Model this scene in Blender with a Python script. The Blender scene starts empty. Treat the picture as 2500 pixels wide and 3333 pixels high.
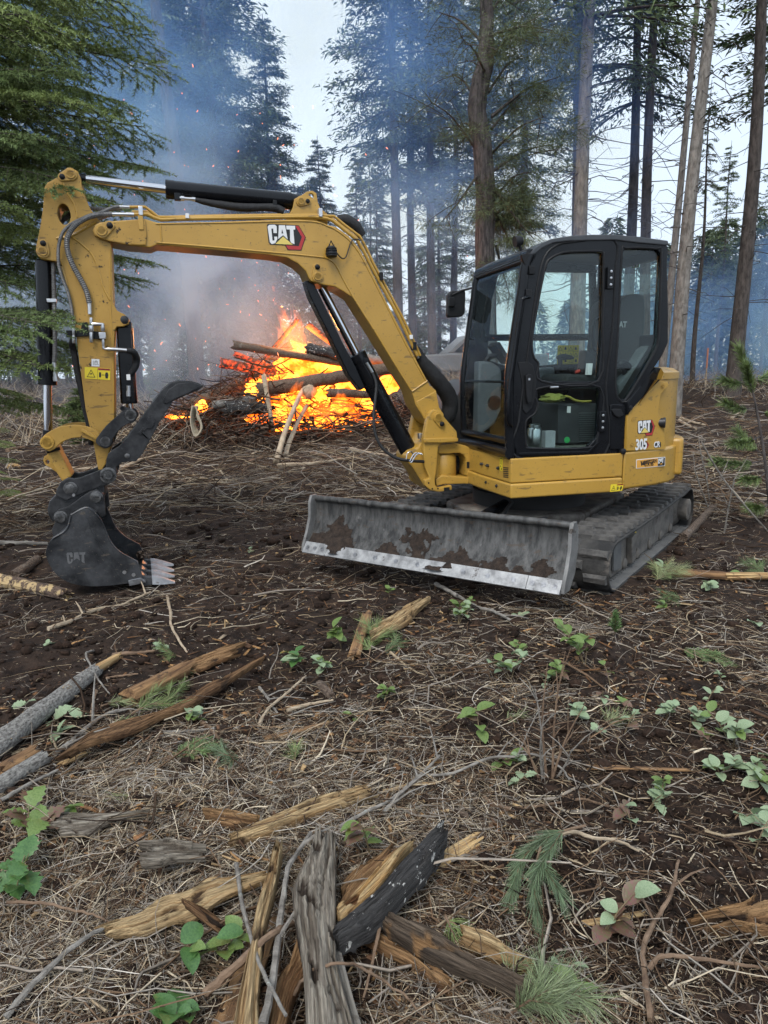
import bpy, bmesh, math, random
import numpy as np
from mathutils import Vector, Matrix, noise as mnoise

random.seed(7)
RNG = np.random.default_rng(7)
SC = bpy.context.scene
COL = SC.collection
rad = math.radians

# ------------------------------------------------------------------ camera
CAM_H = 1.5
PITCH, ROLL, FPX = rad(11.16), rad(-1.03), 2312.0
cam_d = bpy.data.cameras.new('camera')
cam = bpy.data.objects.new('camera', cam_d)
COL.objects.link(cam)
CAM_M = Matrix.Translation((0, 0, CAM_H)) @ Matrix.Rotation(math.pi / 2 - PITCH, 4, 'X') @ Matrix.Rotation(ROLL, 4, 'Z')
cam.matrix_world = CAM_M
cam_d.sensor_fit = 'VERTICAL'
cam_d.sensor_height = 36.0
cam_d.lens = 36.0 * FPX / 3333.0
cam_d.clip_end = 2000
cam_d.clip_start = 0.05
SC.camera = cam

# ------------------------------------------------------------------ world, sun, exposure
SUN_EL, SUN_AZ = rad(52), rad(200)      # behind the camera, a little to the left; overcast
wd = bpy.data.worlds.new('World')
SC.world = wd
wd.use_nodes = True
wn, wl = wd.node_tree.nodes, wd.node_tree.links
wn.clear()
w_out = wn.new('ShaderNodeOutputWorld')
w_bg = wn.new('ShaderNodeBackground')
w_sky = wn.new('ShaderNodeTexSky')
w_sky.sky_type = 'NISHITA'
w_sky.sun_disc = False
w_sky.sun_elevation = SUN_EL
w_sky.sun_rotation = SUN_AZ
w_sky.air_density = 1.0
w_sky.dust_density = 4.0
w_sky.ozone_density = 1.5
w_mix = wn.new('ShaderNodeMix')
w_mix.data_type = 'RGBA'
w_mix.inputs[0].default_value = 0.82
w_mix.inputs[7].default_value = (8.0, 9.3, 10.9, 1)      # even cloud cover
wl.new(w_sky.outputs[0], w_mix.inputs[6])
wl.new(w_mix.outputs[2], w_bg.inputs[0])
w_bg.inputs[1].default_value = 0.078
wl.new(w_bg.outputs[0], w_out.inputs[0])
sun_d = bpy.data.lights.new('sun', 'SUN')
sun_d.energy = 1.5
sun_d.angle = rad(25)
sun_d.color = (1.0, 0.97, 0.93)
sun = bpy.data.objects.new('sun', sun_d)
COL.objects.link(sun)
sdir = Vector((math.sin(SUN_AZ) * math.cos(SUN_EL), math.cos(SUN_AZ) * math.cos(SUN_EL), math.sin(SUN_EL)))
sun.rotation_euler = sdir.to_track_quat('Z', 'Y').to_euler()
sun.location = (0, -5, 12)
SC.view_settings.view_transform = 'Standard'
SC.view_settings.look = 'None'
SC.view_settings.exposure = 0.70
SC.view_settings.gamma = 1.0
SC.view_settings.use_curve_mapping = False
SC.render.engine = 'CYCLES'
cy = SC.cycles
cy.max_bounces = 5
cy.diffuse_bounces = 1
cy.use_light_tree = False
cy.debug_use_spatial_splits = True
cy.glossy_bounces = 2
cy.use_adaptive_sampling = True
cy.adaptive_threshold = 0.03
cy.transmission_bounces = 4
cy.transparent_max_bounces = 16
cy.volume_bounces = 1
cy.volume_step_rate = 2.2
cy.volume_max_steps = 64
cy.use_denoising = True
try:
    cy.denoiser = 'OPENIMAGEDENOISE'
except Exception:
    pass
cy.sample_clamp_indirect = 6.0

# ------------------------------------------------------------------ photo measurements -> points in the place
def ray(px, py):
    d = Vector(((px - 1250) / FPX, -(py - 1666.5) / FPX, -1.0))
    return (CAM_M.to_3x3() @ d)
O = Vector((0, 0, CAM_H))
def at_z(px, py, z=0.0):
    d = ray(px, py)
    return O + d * ((z - CAM_H) / d.z)
def at_y(px, py, y):
    d = ray(px, py)
    return O + d * (y / d.y)

class Frame:
    """u forward, v up, w towards the machine's left side"""
    def __init__(s, o, th):
        t = rad(th)
        s.o = Vector((o[0], o[1], 0))
        s.u = Vector((-math.cos(t), -math.sin(t), 0))
        s.w = Vector((math.sin(t), -math.cos(t), 0))
        s.v = Vector((0, 0, 1))
    def P(s, u, v, w):
        return s.o + s.u * u + s.v * v + s.w * w
    def tr(s, p, w):
        d = ray(*p)
        p0 = s.o + s.w * w
        t = (p0 - O).dot(s.w) / d.dot(s.w)
        q = O + d * t - s.o
        return (q.dot(s.u), q.z)
    def trs(s, pts, w):
        return [s.tr(p, w) for p in pts]
    def loc(s, p):
        q = p - s.o
        return (q.dot(s.u), q.z, q.dot(s.w))

def region(x0, y0, k):
    return lambda x, y: (x0 + k * x, y0 + k * y)
R1 = region(100, 520, .3617); R2 = region(100, 1050, .4068); R3 = region(500, 520, .3617)
R4 = region(900, 620, .4521); R5 = region(1420, 740, .5124); R6 = region(950, 1400, .4521)
R7 = region(1600, 1400, .4220); R8 = region(500, 850, .5425); S1 = region(1350, 1050, .2712)
S2 = region(1550, 780, .3797); S3 = region(1550, 1220, .3797); S4 = region(0, 1150, .4219)
S5 = region(700, 2550, .7233); S6 = region(2000, 1150, .4296); S7 = region(0, 2000, .5425)
M1 = region(0, 1700, .7535); M2 = region(1250, 1800, .7535); F1 = region(0, 2500, .7535); F2 = region(1250, 2500, .7535)
def mp(fn, pts): return [fn(*p) for p in pts]

# ------------------------------------------------------------------ materials
MATS = {}
def rgb(c): return (c[0], c[1], c[2], 1.0)
def mat(name, c1, c2=None, scale=6.0, rough=0.5, metal=0.0, bump=0.0, bscale=40.0, coat=0.0, stretch=None,
        stain=None, sscale=5.0, sth=0.58, swid=0.06, srough=0.9, attr=False, spec=0.5, detail=6.0, coords='Object', speck=None, trans=0.0):
    if name in MATS: return MATS[name]
    m = bpy.data.materials.new(name)
    m.use_nodes = True
    n, l = m.node_tree.nodes, m.node_tree.links
    b = n['Principled BSDF']
    b.inputs['Roughness'].default_value = rough
    b.inputs['Metallic'].default_value = metal
    b.inputs['Coat Weight'].default_value = coat
    b.inputs['Coat Roughness'].default_value = 0.15
    b.inputs['Specular IOR Level'].default_value = spec
    tc = n.new('ShaderNodeTexCoord')
    mpn = n.new('ShaderNodeMapping')
    l.new(tc.outputs[coords], mpn.inputs[0])
    if stretch: mpn.inputs['Scale'].default_value = stretch
    col = None
    if attr:
        a = n.new('ShaderNodeAttribute'); a.attribute_name = 'Col'
        col = a.outputs['Color']
        if c2 is not None:
            nz = n.new('ShaderNodeTexNoise'); nz.inputs['Scale'].default_value = scale; nz.inputs['Detail'].default_value = detail
            l.new(mpn.outputs[0], nz.inputs[0])
            mm = n.new('ShaderNodeMix'); mm.data_type = 'RGBA'; mm.blend_type = 'MULTIPLY'
            mm.inputs[0].default_value = 1.0
            rp = n.new('ShaderNodeValToRGB'); rp.color_ramp.elements[0].position = .35; rp.color_ramp.elements[1].position = .65
            rp.color_ramp.elements[0].color = rgb(c1); rp.color_ramp.elements[1].color = rgb(c2)
            l.new(nz.outputs[0], rp.inputs[0])
            l.new(col, mm.inputs[6]); l.new(rp.outputs[0], mm.inputs[7])
            col = mm.outputs[2]
    elif c2 is not None:
        nz = n.new('ShaderNodeTexNoise'); nz.inputs['Scale'].default_value = scale; nz.inputs['Detail'].default_value = detail
        nz.inputs['Roughness'].default_value = 0.65
        l.new(mpn.outputs[0], nz.inputs[0])
        rp = n.new('ShaderNodeValToRGB'); rp.color_ramp.elements[0].position = .36; rp.color_ramp.elements[1].position = .64
        rp.color_ramp.elements[0].color = rgb(c1); rp.color_ramp.elements[1].color = rgb(c2)
        l.new(nz.outputs[0], rp.inputs[0])
        col = rp.outputs[0]
    else:
        b.inputs['Base Color'].default_value = rgb(c1)
    if stain is not None:
        nz2 = n.new('ShaderNodeTexNoise'); nz2.inputs['Scale'].default_value = sscale; nz2.inputs['Detail'].default_value = 8.0
        nz2.inputs['Roughness'].default_value = 0.7
        mp2 = n.new('ShaderNodeMapping'); mp2.inputs['Location'].default_value = (3.1, 7.7, 1.3)
        l.new(tc.outputs[coords], mp2.inputs[0]); l.new(mp2.outputs[0], nz2.inputs[0])
        mr = n.new('ShaderNodeMapRange'); mr.inputs[1].default_value = sth; mr.inputs[2].default_value = sth + swid
        l.new(nz2.outputs[0], mr.inputs[0])
        mx = n.new('ShaderNodeMix'); mx.data_type = 'RGBA'
        l.new(mr.outputs[0], mx.inputs[0])
        if col is not None: l.new(col, mx.inputs[6])
        else: mx.inputs[6].default_value = rgb(c1)
        mx.inputs[7].default_value = rgb(stain)
        col = mx.outputs[2]
        mrr = n.new('ShaderNodeMapRange'); mrr.inputs[3].default_value = rough; mrr.inputs[4].default_value = srough
        l.new(mr.outputs[0], mrr.inputs[0]); l.new(mrr.outputs[0], b.inputs['Roughness'])
    if speck is not None and col is not None:      # fine splashes, scratches and grime spots
        for (sc_, th_, st_, am) in ((70, .66, (1, 1, 1), .8), (22, .63, (.25, 1, 1.6), .55)):
            ms_ = n.new('ShaderNodeMapping'); ms_.inputs['Scale'].default_value = st_; ms_.inputs['Rotation'].default_value = (.3, .5, .9); l.new(tc.outputs[coords], ms_.inputs[0])
            n3 = n.new('ShaderNodeTexNoise'); n3.inputs['Scale'].default_value = sc_; n3.inputs['Detail'].default_value = 5; l.new(ms_.outputs[0], n3.inputs[0])
            r3 = n.new('ShaderNodeMapRange'); r3.inputs[1].default_value = th_; r3.inputs[2].default_value = th_ + .05; r3.inputs[4].default_value = am; l.new(n3.outputs[0], r3.inputs[0])
            x3 = n.new('ShaderNodeMix'); x3.data_type = 'RGBA'; l.new(r3.outputs[0], x3.inputs[0]); l.new(col, x3.inputs[6]); x3.inputs[7].default_value = rgb(speck); col = x3.outputs[2]
    if col is not None: l.new(col, b.inputs['Base Color'])
    if bump > 0:
        nb = n.new('ShaderNodeTexNoise'); nb.inputs['Scale'].default_value = bscale; nb.inputs['Detail'].default_value = 8.0
        nb.inputs['Roughness'].default_value = 0.65
        l.new(mpn.outputs[0], nb.inputs[0])
        bp = n.new('ShaderNodeBump'); bp.inputs['Strength'].default_value = min(1.0, bump); bp.inputs['Distance'].default_value = 0.02 * max(1, bump)
        l.new(nb.outputs[0], bp.inputs['Height']); l.new(bp.outputs[0], b.inputs['Normal'])
    if trans > 0:
        # thin leaf: some light passes through
        tr = n.new('ShaderNodeBsdfTranslucent'); ms = n.new('ShaderNodeMixShader'); ms.inputs[0].default_value = trans
        if col is not None: l.new(col, tr.inputs[0])
        else: tr.inputs[0].default_value = rgb(c1)
        l.new(b.outputs[0], ms.inputs[1]); l.new(tr.outputs[0], ms.inputs[2])
        l.new(ms.outputs[0], n['Material Output'].inputs[0])
    MATS[name] = m
    return m

def glass_mat(name, tint, refl=0.10):
    m = bpy.data.materials.new(name); m.use_nodes = True
    n, l = m.node_tree.nodes, m.node_tree.links
    n.remove(n['Principled BSDF'])
    t = n.new('ShaderNodeBsdfTransparent'); t.inputs[0].default_value = rgb(tint)
    g = n.new('ShaderNodeBsdfGlossy'); g.inputs['Roughness'].default_value = 0.03
    g.inputs[0].default_value = (.95, .97, 1, 1)
    ge = n.new('ShaderNodeNewGeometry')
    dt = n.new('ShaderNodeVectorMath'); dt.operation = 'DOT_PRODUCT'
    l.new(ge.outputs['Incoming'], dt.inputs[0]); l.new(ge.outputs['Normal'], dt.inputs[1])
    ab = n.new('ShaderNodeMath'); ab.operation = 'ABSOLUTE'; l.new(dt.outputs['Value'], ab.inputs[0])
    sb_ = n.new('ShaderNodeMath'); sb_.operation = 'SUBTRACT'; sb_.inputs[0].default_value = 1.0; l.new(ab.outputs[0], sb_.inputs[1])
    pw = n.new('ShaderNodeMath'); pw.operation = 'POWER'; pw.inputs[1].default_value = 5.0; l.new(sb_.outputs[0], pw.inputs[0])
    fr = n.new('ShaderNodeMapRange'); fr.inputs[3].default_value = refl * .5; fr.inputs[4].default_value = .9; l.new(pw.outputs[0], fr.inputs[0])
    mx = n.new('ShaderNodeMixShader')
    l.new(fr.outputs[0], mx.inputs[0]); l.new(t.outputs[0], mx.inputs[1]); l.new(g.outputs[0], mx.inputs[2])
    l.new(mx.outputs[0], n['Material Output'].inputs[0])
    return m

# machine
YEL = mat('yellow_paint', (.43, .245, .040), (.49, .285, .050), scale=1.5, rough=.38, coat=.25, bump=.02, bscale=180,
          stain=(.22, .14, .055), sscale=13, sth=.60, swid=.16, srough=.75, speck=(.085, .06, .035))
YELW = mat('worn_yellow_paint', (.39, .222, .040), (.46, .27, .054), scale=5, rough=.5, bump=.05, bscale=90,
           stain=(.035, .026, .02), sscale=16, sth=.61, swid=.05, speck=(.06, .043, .028))
BLK = mat('black_gloss_paint', (.0055, .006, .0075), (.009, .010, .012), scale=4, rough=.2, bump=.01, spec=.28)
BLKM = mat('black_matt_plastic', (.008, .0085, .0095), (.014, .0145, .016), scale=9, rough=.5, bump=.05, bscale=120, spec=.28)
GREYP = mat('dark_grey_panel', (.040, .042, .045), (.055, .057, .06), scale=6, rough=.5, bump=.04, bscale=150,
            stain=(.12, .10, .08), sscale=7, sth=.66, swid=.12)
IRON = mat('worn_black_steel', (.014, .0145, .016), (.050, .050, .052), scale=12, rough=.40, metal=.25, spec=.45, bump=.12, bscale=60,
           stain=(.13, .125, .12), sscale=11, sth=.66, swid=.12, srough=.5)
BUCK = mat('scraped_bucket_steel', (.017, .018, .020), (.080, .082, .086), scale=5, rough=.42, metal=.35, spec=.4, bump=.10, bscale=50,
           stretch=(1, 1, 1), stain=(.14, .135, .13), sscale=4.5, sth=.60, swid=.2, srough=.45, speck=(.16, .13, .10))
STEEL = mat('bare_scraped_steel', (.20, .20, .205), (.42, .42, .43), scale=14, rough=.36, metal=.85, bump=.15, bscale=70,
            stain=(.12, .085, .06), sscale=9, sth=.64, swid=.1)
EDGE = mat('worn_cutting_edge_steel', (.20, .20, .20), (.42, .42, .415), scale=14, rough=.5, metal=.4, bump=.2, bscale=60,
           stain=(.05, .033, .025), sscale=7, sth=.63, swid=.06)
BLADE = mat('scuffed_blade_steel', (.030, .030, .030), (.115, .113, .108), scale=10, rough=.55, metal=.4, bump=.15, bscale=45,
            stretch=(2.2, 2.2, .5), stain=(.22, .21, .20), sscale=7, sth=.60, swid=.14, srough=.5, speck=(.085, .06, .042))
CHROME = mat('chrome_rod', (.62, .62, .64), rough=.10, metal=1.0)
SILV = mat('zinc_fitting', (.55, .55, .56), (.68, .68, .68), scale=30, rough=.3, metal=.9)
RUBL = mat('dusty_lug_rubber', (.048, .046, .044), (.125, .118, .108), scale=11, rough=.9, bump=.5, bscale=60, stain=(.04, .032, .026), sscale=8, sth=.60, swid=.08, srough=.95)
RUB = mat('dusty_track_rubber', (.016, .0155, .015), (.055, .052, .048), scale=7, rough=.85, bump=.35, bscale=55,
          stain=(.12, .105, .09), sscale=6, sth=.58, swid=.12, srough=.95)
PINM = mat('worn_pin_steel', (.05, .05, .051), (.15, .148, .145), scale=24, rough=.38, metal=.5, bump=.1, stain=(.03, .025, .02), sscale=20, sth=.58, swid=.08)
TOOTH = mat('polished_tooth_steel', (.42, .42, .43), (.62, .62, .63), scale=20, rough=.35, metal=.75, stain=(.16, .12, .09), sscale=14, sth=.64, swid=.08)
RUBD = mat('pale_dusty_track_rubber', (.10, .10, .10), (.15, .148, .14), scale=9, rough=.9, bump=.3, bscale=70,
           stain=(.05, .035, .028), sscale=8, sth=.62, swid=.08)
FRAME_D = mat('muddy_frame_steel', (.085, .078, .07), (.19, .17, .145), scale=7, rough=.85, bump=.3, bscale=40,
              stain=(.045, .03, .022), sscale=4, sth=.55, swid=.1)
HOSE = mat('hose_rubber', (.012, .012, .013), (.02, .02, .02), scale=30, rough=.55, bump=.1, bscale=200)
SPIRAL = mat('spiral_hose_guard', (.10, .10, .10), (.19, .185, .18), scale=30, rough=.5, metal=.3)
SLEEVE = mat('hose_fabric_sleeve', (.008, .008, .009), (.018, .018, .019), scale=40, rough=.75, bump=.4, bscale=60)
GLASS = glass_mat('cab_glass', (.90, .965, .955), .055)
WHITE = mat('white_print', (.75, .75, .74), rough=.45)
BLACKP = mat('black_print', (.012, .012, .012), rough=.45)
REDP = mat('red_print', (.42, .03, .03), rough=.45)
DECY = mat('yellow_print', (.75, .58, .03), rough=.45)
LOGOY = mat('logo_yellow_print', (.72, .56, .14), rough=.45)
ORANGEP = mat('orange_print', (.74, .36, .06), rough=.45)
GREENP = mat('green_print', (.08, .32, .08), rough=.45)
FABRIC = mat('black_seat_fabric', (.018, .02, .021), (.028, .03, .031), scale=50, rough=.85, bump=.2, bscale=200)
GREYI = mat('grey_cab_trim', (.075, .085, .09), (.10, .112, .118), scale=8, rough=.65, bump=.05, bscale=150)
MAT_F = mat('ribbed_floor_mat', (.10, .105, .09), (.16, .16, .14), scale=12, rough=.8, bump=.1)
HIVIS = mat('hi_vis_fabric', (.26, .27, .05), (.15, .16, .03), scale=20, rough=.8, bump=.4, bscale=40)
MUD = mat('caked_mud', (.018, .012, .009), (.055, .036, .025), scale=28, rough=.97, bump=1.0, bscale=90)

# ------------------------------------------------------------------ scene-tree helpers
def tag(o, label=None, cat=None, group=None, kind=None):
    if label: o['label'] = label
    if cat:
        o['category'] = cat
        if not kind: o['kind'] = 'thing'
    if group: o['group'] = group
    if kind: o['kind'] = kind
    return o
def thing(name, label, cat, loc=(0, 0, 0), group=None, rotz=0.0):
    o = bpy.data.objects.new(name, None)
    COL.objects.link(o)
    o.location = loc
    o.rotation_euler = (0, 0, rotz)
    o.empty_display_size = .1
    return tag(o, label, cat, group)
def par(o, parent, local=False):
    if parent is None: return
    o.parent = parent
    if not local and parent.type == 'EMPTY':
        o.matrix_parent_inverse = Matrix.Translation(-Vector(parent.location))
def smooth(me, ang=38):
    me.polygons.foreach_set('use_smooth', np.ones(len(me.polygons), dtype=bool))
    n = len(me.edges); old = np.zeros(n, dtype=bool); a = me.attributes.get('sharp_edge')
    if a: a.data.foreach_get('value', old)
    me.set_sharp_from_angle(angle=rad(ang))
    if old.any():      # keep the crisp borders of bevelled flat faces
        a = me.attributes.get('sharp_edge') or me.attributes.new('sharp_edge', 'BOOLEAN', 'EDGE')
        new = np.zeros(n, dtype=bool); a.data.foreach_get('value', new); a.data.foreach_set('value', new | old)
def mesh_of(name, bm, m, ang=38):
    bmesh.ops.recalc_face_normals(bm, faces=bm.faces)
    me = bpy.data.meshes.new(name)
    bm.to_mesh(me); bm.free()
    for q in (m if isinstance(m, (list, tuple)) else [m]): me.materials.append(q)
    smooth(me, ang)
    return me
def obj(name, me, parent=None, M=None, local=False):
    o = bpy.data.objects.new(name, me)
    COL.objects.link(o)
    if M is not None: o.matrix_basis = M
    par(o, parent, local)
    return o
def part(name, bm, m, parent=None, ang=38, local=False, label=None):
    o = obj(name, mesh_of(name, bm, m, ang), parent, None, local)
    if label: o['label'] = label
    return o
def BM(): return bmesh.new()
def npmesh(name, V, F, m, C=None, smooth_it=False):
    V = np.ascontiguousarray(V, dtype=np.float32).reshape(-1, 3)
    if not isinstance(F, (list, tuple)): F = [F]
    me = bpy.data.meshes.new(name)
    me.vertices.add(len(V)); me.vertices.foreach_set('co', V.ravel())
    nl = sum(f.size for f in F); npoly = sum(len(f) for f in F)
    me.loops.add(nl)
    me.loops.foreach_set('vertex_index', np.concatenate([f.ravel() for f in F]).astype(np.int32))
    tot = np.concatenate([np.full(len(f), f.shape[1], dtype=np.int32) for f in F])
    st = np.concatenate([[0], np.cumsum(tot)[:-1]]).astype(np.int32)
    me.polygons.add(npoly)
    me.polygons.foreach_set('loop_start', st)
    try: me.polygons.foreach_set('loop_total', tot)
    except Exception: pass
    if smooth_it: me.polygons.foreach_set('use_smooth', np.ones(npoly, dtype=bool))
    if C is not None:
        ca = me.color_attributes.new('Col', 'FLOAT_COLOR', 'POINT')
        cc = np.ones((len(V), 4), dtype=np.float32); cc[:, :3] = C
        ca.data.foreach_set('color', cc.ravel())
    me.update(calc_edges=True)
    me.materials.append(m)
    return me
def np_append(lst, V, F, C=None):
    off = sum(len(x[0]) for x in lst)
    lst.append((V.reshape(-1, 3), F + off, C))
def np_join(lst, name, m, smooth_it=False):
    V = np.concatenate([x[0] for x in lst])
    q = [x[1] for x in lst if x[1].shape[1] == 4]; t = [x[1] for x in lst if x[1].shape[1] == 3]
    F = []
    if q: F.append(np.concatenate(q))
    if t: F.append(np.concatenate(t))
    C = None
    if lst[0][2] is not None: C = np.concatenate([np.broadcast_to(x[2], x[0].shape) for x in lst])
    return npmesh(name, V, F, m, C, smooth_it)

# ------------------------------------------------------------------ shape helpers
def do_bevel(bm, off, seg=2, ang=28):
    if off <= 0: return
    es = [e for e in bm.edges if len(e.link_faces) == 2 and e.calc_face_angle(0) > rad(ang)]
    if es:
        fs = set(bmesh.ops.bevel(bm, geom=es, offset=off, segments=seg, affect='EDGES', profile=.6, clamp_overlap=True)['faces'])
        for e in bm.edges:
            if len(e.link_faces) == 2 and ((e.link_faces[0] in fs) != (e.link_faces[1] in fs)): e.smooth = False
def prism(pts3, ext, holes=(), bevel=0.0, bm=None, seg=2):
    """polygon (3D points) extruded along vector ext, with optional holes"""
    b = BM()
    loops = [pts3] + list(holes)
    if holes:
        es = []
        for lp in loops:
            vs = [b.verts.new(p) for p in lp]
            for i in range(len(vs)): es.append(b.edges.new((vs[i], vs[(i + 1) % len(vs)])))
        r = bmesh.ops.triangle_fill(b, use_beauty=True, edges=es)
        faces = [g for g in r['geom'] if isinstance(g, bmesh.types.BMFace)]
    else:
        faces = [b.faces.new([b.verts.new(p) for p in pts3])]
    g = bmesh.ops.extrude_face_region(b, geom=faces)
    vs = [v for v in g['geom'] if isinstance(v, bmesh.types.BMVert)]
    bmesh.ops.translate(b, verts=vs, vec=ext)
    bmesh.ops.recalc_face_normals(b, faces=b.faces)
    do_bevel(b, bevel, seg)
    if bm is None: return b
    merge(bm, b)
    return bm
def merge(dst, src):
    me = bpy.data.meshes.new('tmp'); src.to_mesh(me); src.free(); dst.from_mesh(me); bpy.data.meshes.remove(me)
def plate(fr, pts, w0, w1, holes=(), bevel=.004, bm=None, seg=2):
    return prism([fr.P(u, v, w0) for u, v in pts], fr.w * (w1 - w0), [[fr.P(u, v, w0) for u, v in h] for h in holes], bevel, bm, seg)
def ellipse(cu, cv, ru, rv, n=20, a0=0.0):
    return [(cu + ru * math.cos(a0 + 2 * math.pi * i / n), cv + rv * math.sin(a0 + 2 * math.pi * i / n)) for i in range(n)]
def spline(pts, n=6, closed=False):
    """Catmull-Rom through the points (tuples of any length)"""
    P = [np.array(p, dtype=float) for p in pts]
    out = []
    m = len(P)
    rng = range(m) if closed else range(m - 1)
    for i in rng:
        p0 = P[(i - 1) % m] if closed or i > 0 else 2 * P[0] - P[1]
        p1 = P[i]; p2 = P[(i + 1) % m]
        p3 = P[(i + 2) % m] if closed or i + 2 < m else 2 * P[-1] - P[-2]
        for k in range(n):
            t = k / n
            out.append(.5 * ((2 * p1) + (-p0 + p2) * t + (2 * p0 - 5 * p1 + 4 * p2 - p3) * t * t + (-p0 + 3 * p1 - 3 * p2 + p3) * t ** 3))
    if not closed: out.append(P[-1])
    return [tuple(o) for o in out]
def tube(bm, pts, r, seg=10, caps=True, flat=1.0):
    pts = [Vector(p) for p in pts]
    n = len(pts)
    rs = [r] * n if isinstance(r, (int, float)) else list(r)
    t0 = (pts[1] - pts[0]).normalized()
    ref = Vector((0, 0, 1)) if abs(t0.z) < .9 else Vector((1, 0, 0))
    a = t0.cross(ref).normalized()
    rings = []
    for i, p in enumerate(pts):
        t = (pts[min(i + 1, n - 1)] - pts[max(i - 1, 0)])
        if t.length < 1e-9: t = t0
        t = t.normalized()
        a = (a - t * a.dot(t))
        a = a.normalized() if a.length > 1e-6 else t.orthogonal().normalized()
        b = t.cross(a)
        rings.append([bm.verts.new(p + (a * math.cos(2 * math.pi * k / seg) + b * math.sin(2 * math.pi * k / seg) * flat) * rs[i]) for k in range(seg)])
    for i in range(n - 1):
        for k in range(seg):
            bm.faces.new((rings[i][k], rings[i][(k + 1) % seg], rings[i + 1][(k + 1) % seg], rings[i + 1][k]))
    if caps:
        bm.faces.new(rings[0][::-1]); bm.faces.new(rings[-1])
    return bm
def cyl(bm, p0, p1, r, r1=None, seg=20):
    return tube(bm, [p0, p1], [r, r if r1 is None else r1], seg)
def stepped(bm, p0, axis, prof, seg=22):
    """surface of revolution, prof = [(distance along axis, radius)...]"""
    axis = Vector(axis).normalized()
    return tube(bm, [Vector(p0) + axis * d for d, r in prof], [max(r, 1e-4) for d, r in prof], seg)
def box(bm, c, ax, h, bevel=0.0):
    b = BM()
    c = Vector(c)
    vs = [b.verts.new(c + ax[0] * (h[0] * i) + ax[1] * (h[1] * j) + ax[2] * (h[2] * k)) for i in (-1, 1) for j in (-1, 1) for k in (-1, 1)]
    for f in ((0, 1, 3, 2), (4, 6, 7, 5), (0, 4, 5, 1), (2, 3, 7, 6), (0, 2, 6, 4), (1, 5, 7, 3)):
        b.faces.new([vs[i] for i in f])
    bmesh.ops.recalc_face_normals(b, faces=b.faces)
    do_bevel(b, bevel)
    merge(bm, b)
    return bm
def loft(bm, rings, closed=True, cap=True):
    R = [[bm.verts.new(p) for p in r] for r in rings]
    n = len(R[0])
    for i in range(len(R) - 1):
        for k in range(n if closed else n - 1):
            bm.faces.new((R[i][k], R[i][(k + 1) % n], R[i + 1][(k + 1) % n], R[i + 1][k]))
    if cap and closed:
        bm.faces.new(R[0][::-1]); bm.faces.new(R[-1])
    return bm
def text_mesh(s, m, size=1.0, bold=0.0, ext=.004, name='text'):
    cu = bpy.data.curves.new(name, 'FONT'); cu.body = s; cu.size = size; cu.offset = bold; cu.extrude = ext
    cu.align_x = 'CENTER'; cu.align_y = 'CENTER'; cu.resolution_u = 3
    o = bpy.data.objects.new('tmp_text', cu); COL.objects.link(o)
    dg = bpy.context.evaluated_depsgraph_get()
    me = bpy.data.meshes.new_from_object(o.evaluated_get(dg))
    bpy.data.objects.remove(o); bpy.data.curves.remove(cu)
    me.name = name; me.materials.clear(); me.materials.append(m)
    return me
def face_matrix(fr, u, v, w, sx=1.0, sy=1.0, rot=0.0):
    M = Matrix.Identity(4)
    X = -fr.u; Y = fr.v
    c, s_ = math.cos(rot), math.sin(rot)
    X2 = X * c + Y * s_; Y2 = Y * c - X * s_
    M.col[0][:3] = X2 * sx; M.col[1][:3] = Y2 * sy; M.col[2][:3] = fr.w
    M.col[3][:3] = fr.P(u, v, w)
    return M
# ================================================================== the excavator
C0 = (1.258, 6.10)
UC = Frame(C0, 55.4)          # undercarriage
HF = Frame(C0, 14.0)          # house and cab
BF = Frame((.53, 5.92), 17.0) # boom, stick, bucket
EX = thing('mini_excavator', 'yellow and black mini excavator with glass cab, front blade, bucket and thumb', 'excavator', (C0[0], C0[1], 0))

# ---- logo shapes (measured on the boom side, arbitrary units)
LOGO = dict(
    back=[(1025, 606), (1036, 592), (1310, 592), (1371, 690), (1326, 806), (1202, 806), (1178, 767), (1050, 767), (1034, 748)],
    red=[(1280, 598), (1307, 598), (1364, 690), (1321, 800), (1208, 800), (1188, 767), (1224, 767), (1304, 770), (1334, 690), (1284, 608)],
    C=[(1031, 618), (1044, 601), (1096, 597), (1111, 610), (1111, 667), (1081, 668), (1080, 630), (1063, 632), (1070, 733), (1088, 728), (1086, 698), (1113, 696), (1113, 718), (1094, 752), (1062, 762), (1046, 746)],
    A=[(1131, 600), (1186, 598), (1206, 716), (1166, 682), (1121, 716)],
    T=[(1196, 600), (1276, 598), (1276, 630), (1259, 632), (1266, 754), (1240, 745), (1226, 727), (1229, 632), (1198, 632)],
    tri=[(1165, 693), (1251, 759), (1094, 759)],
    hole=[(1152, 668), (1158, 632), (1168, 668)])
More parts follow.
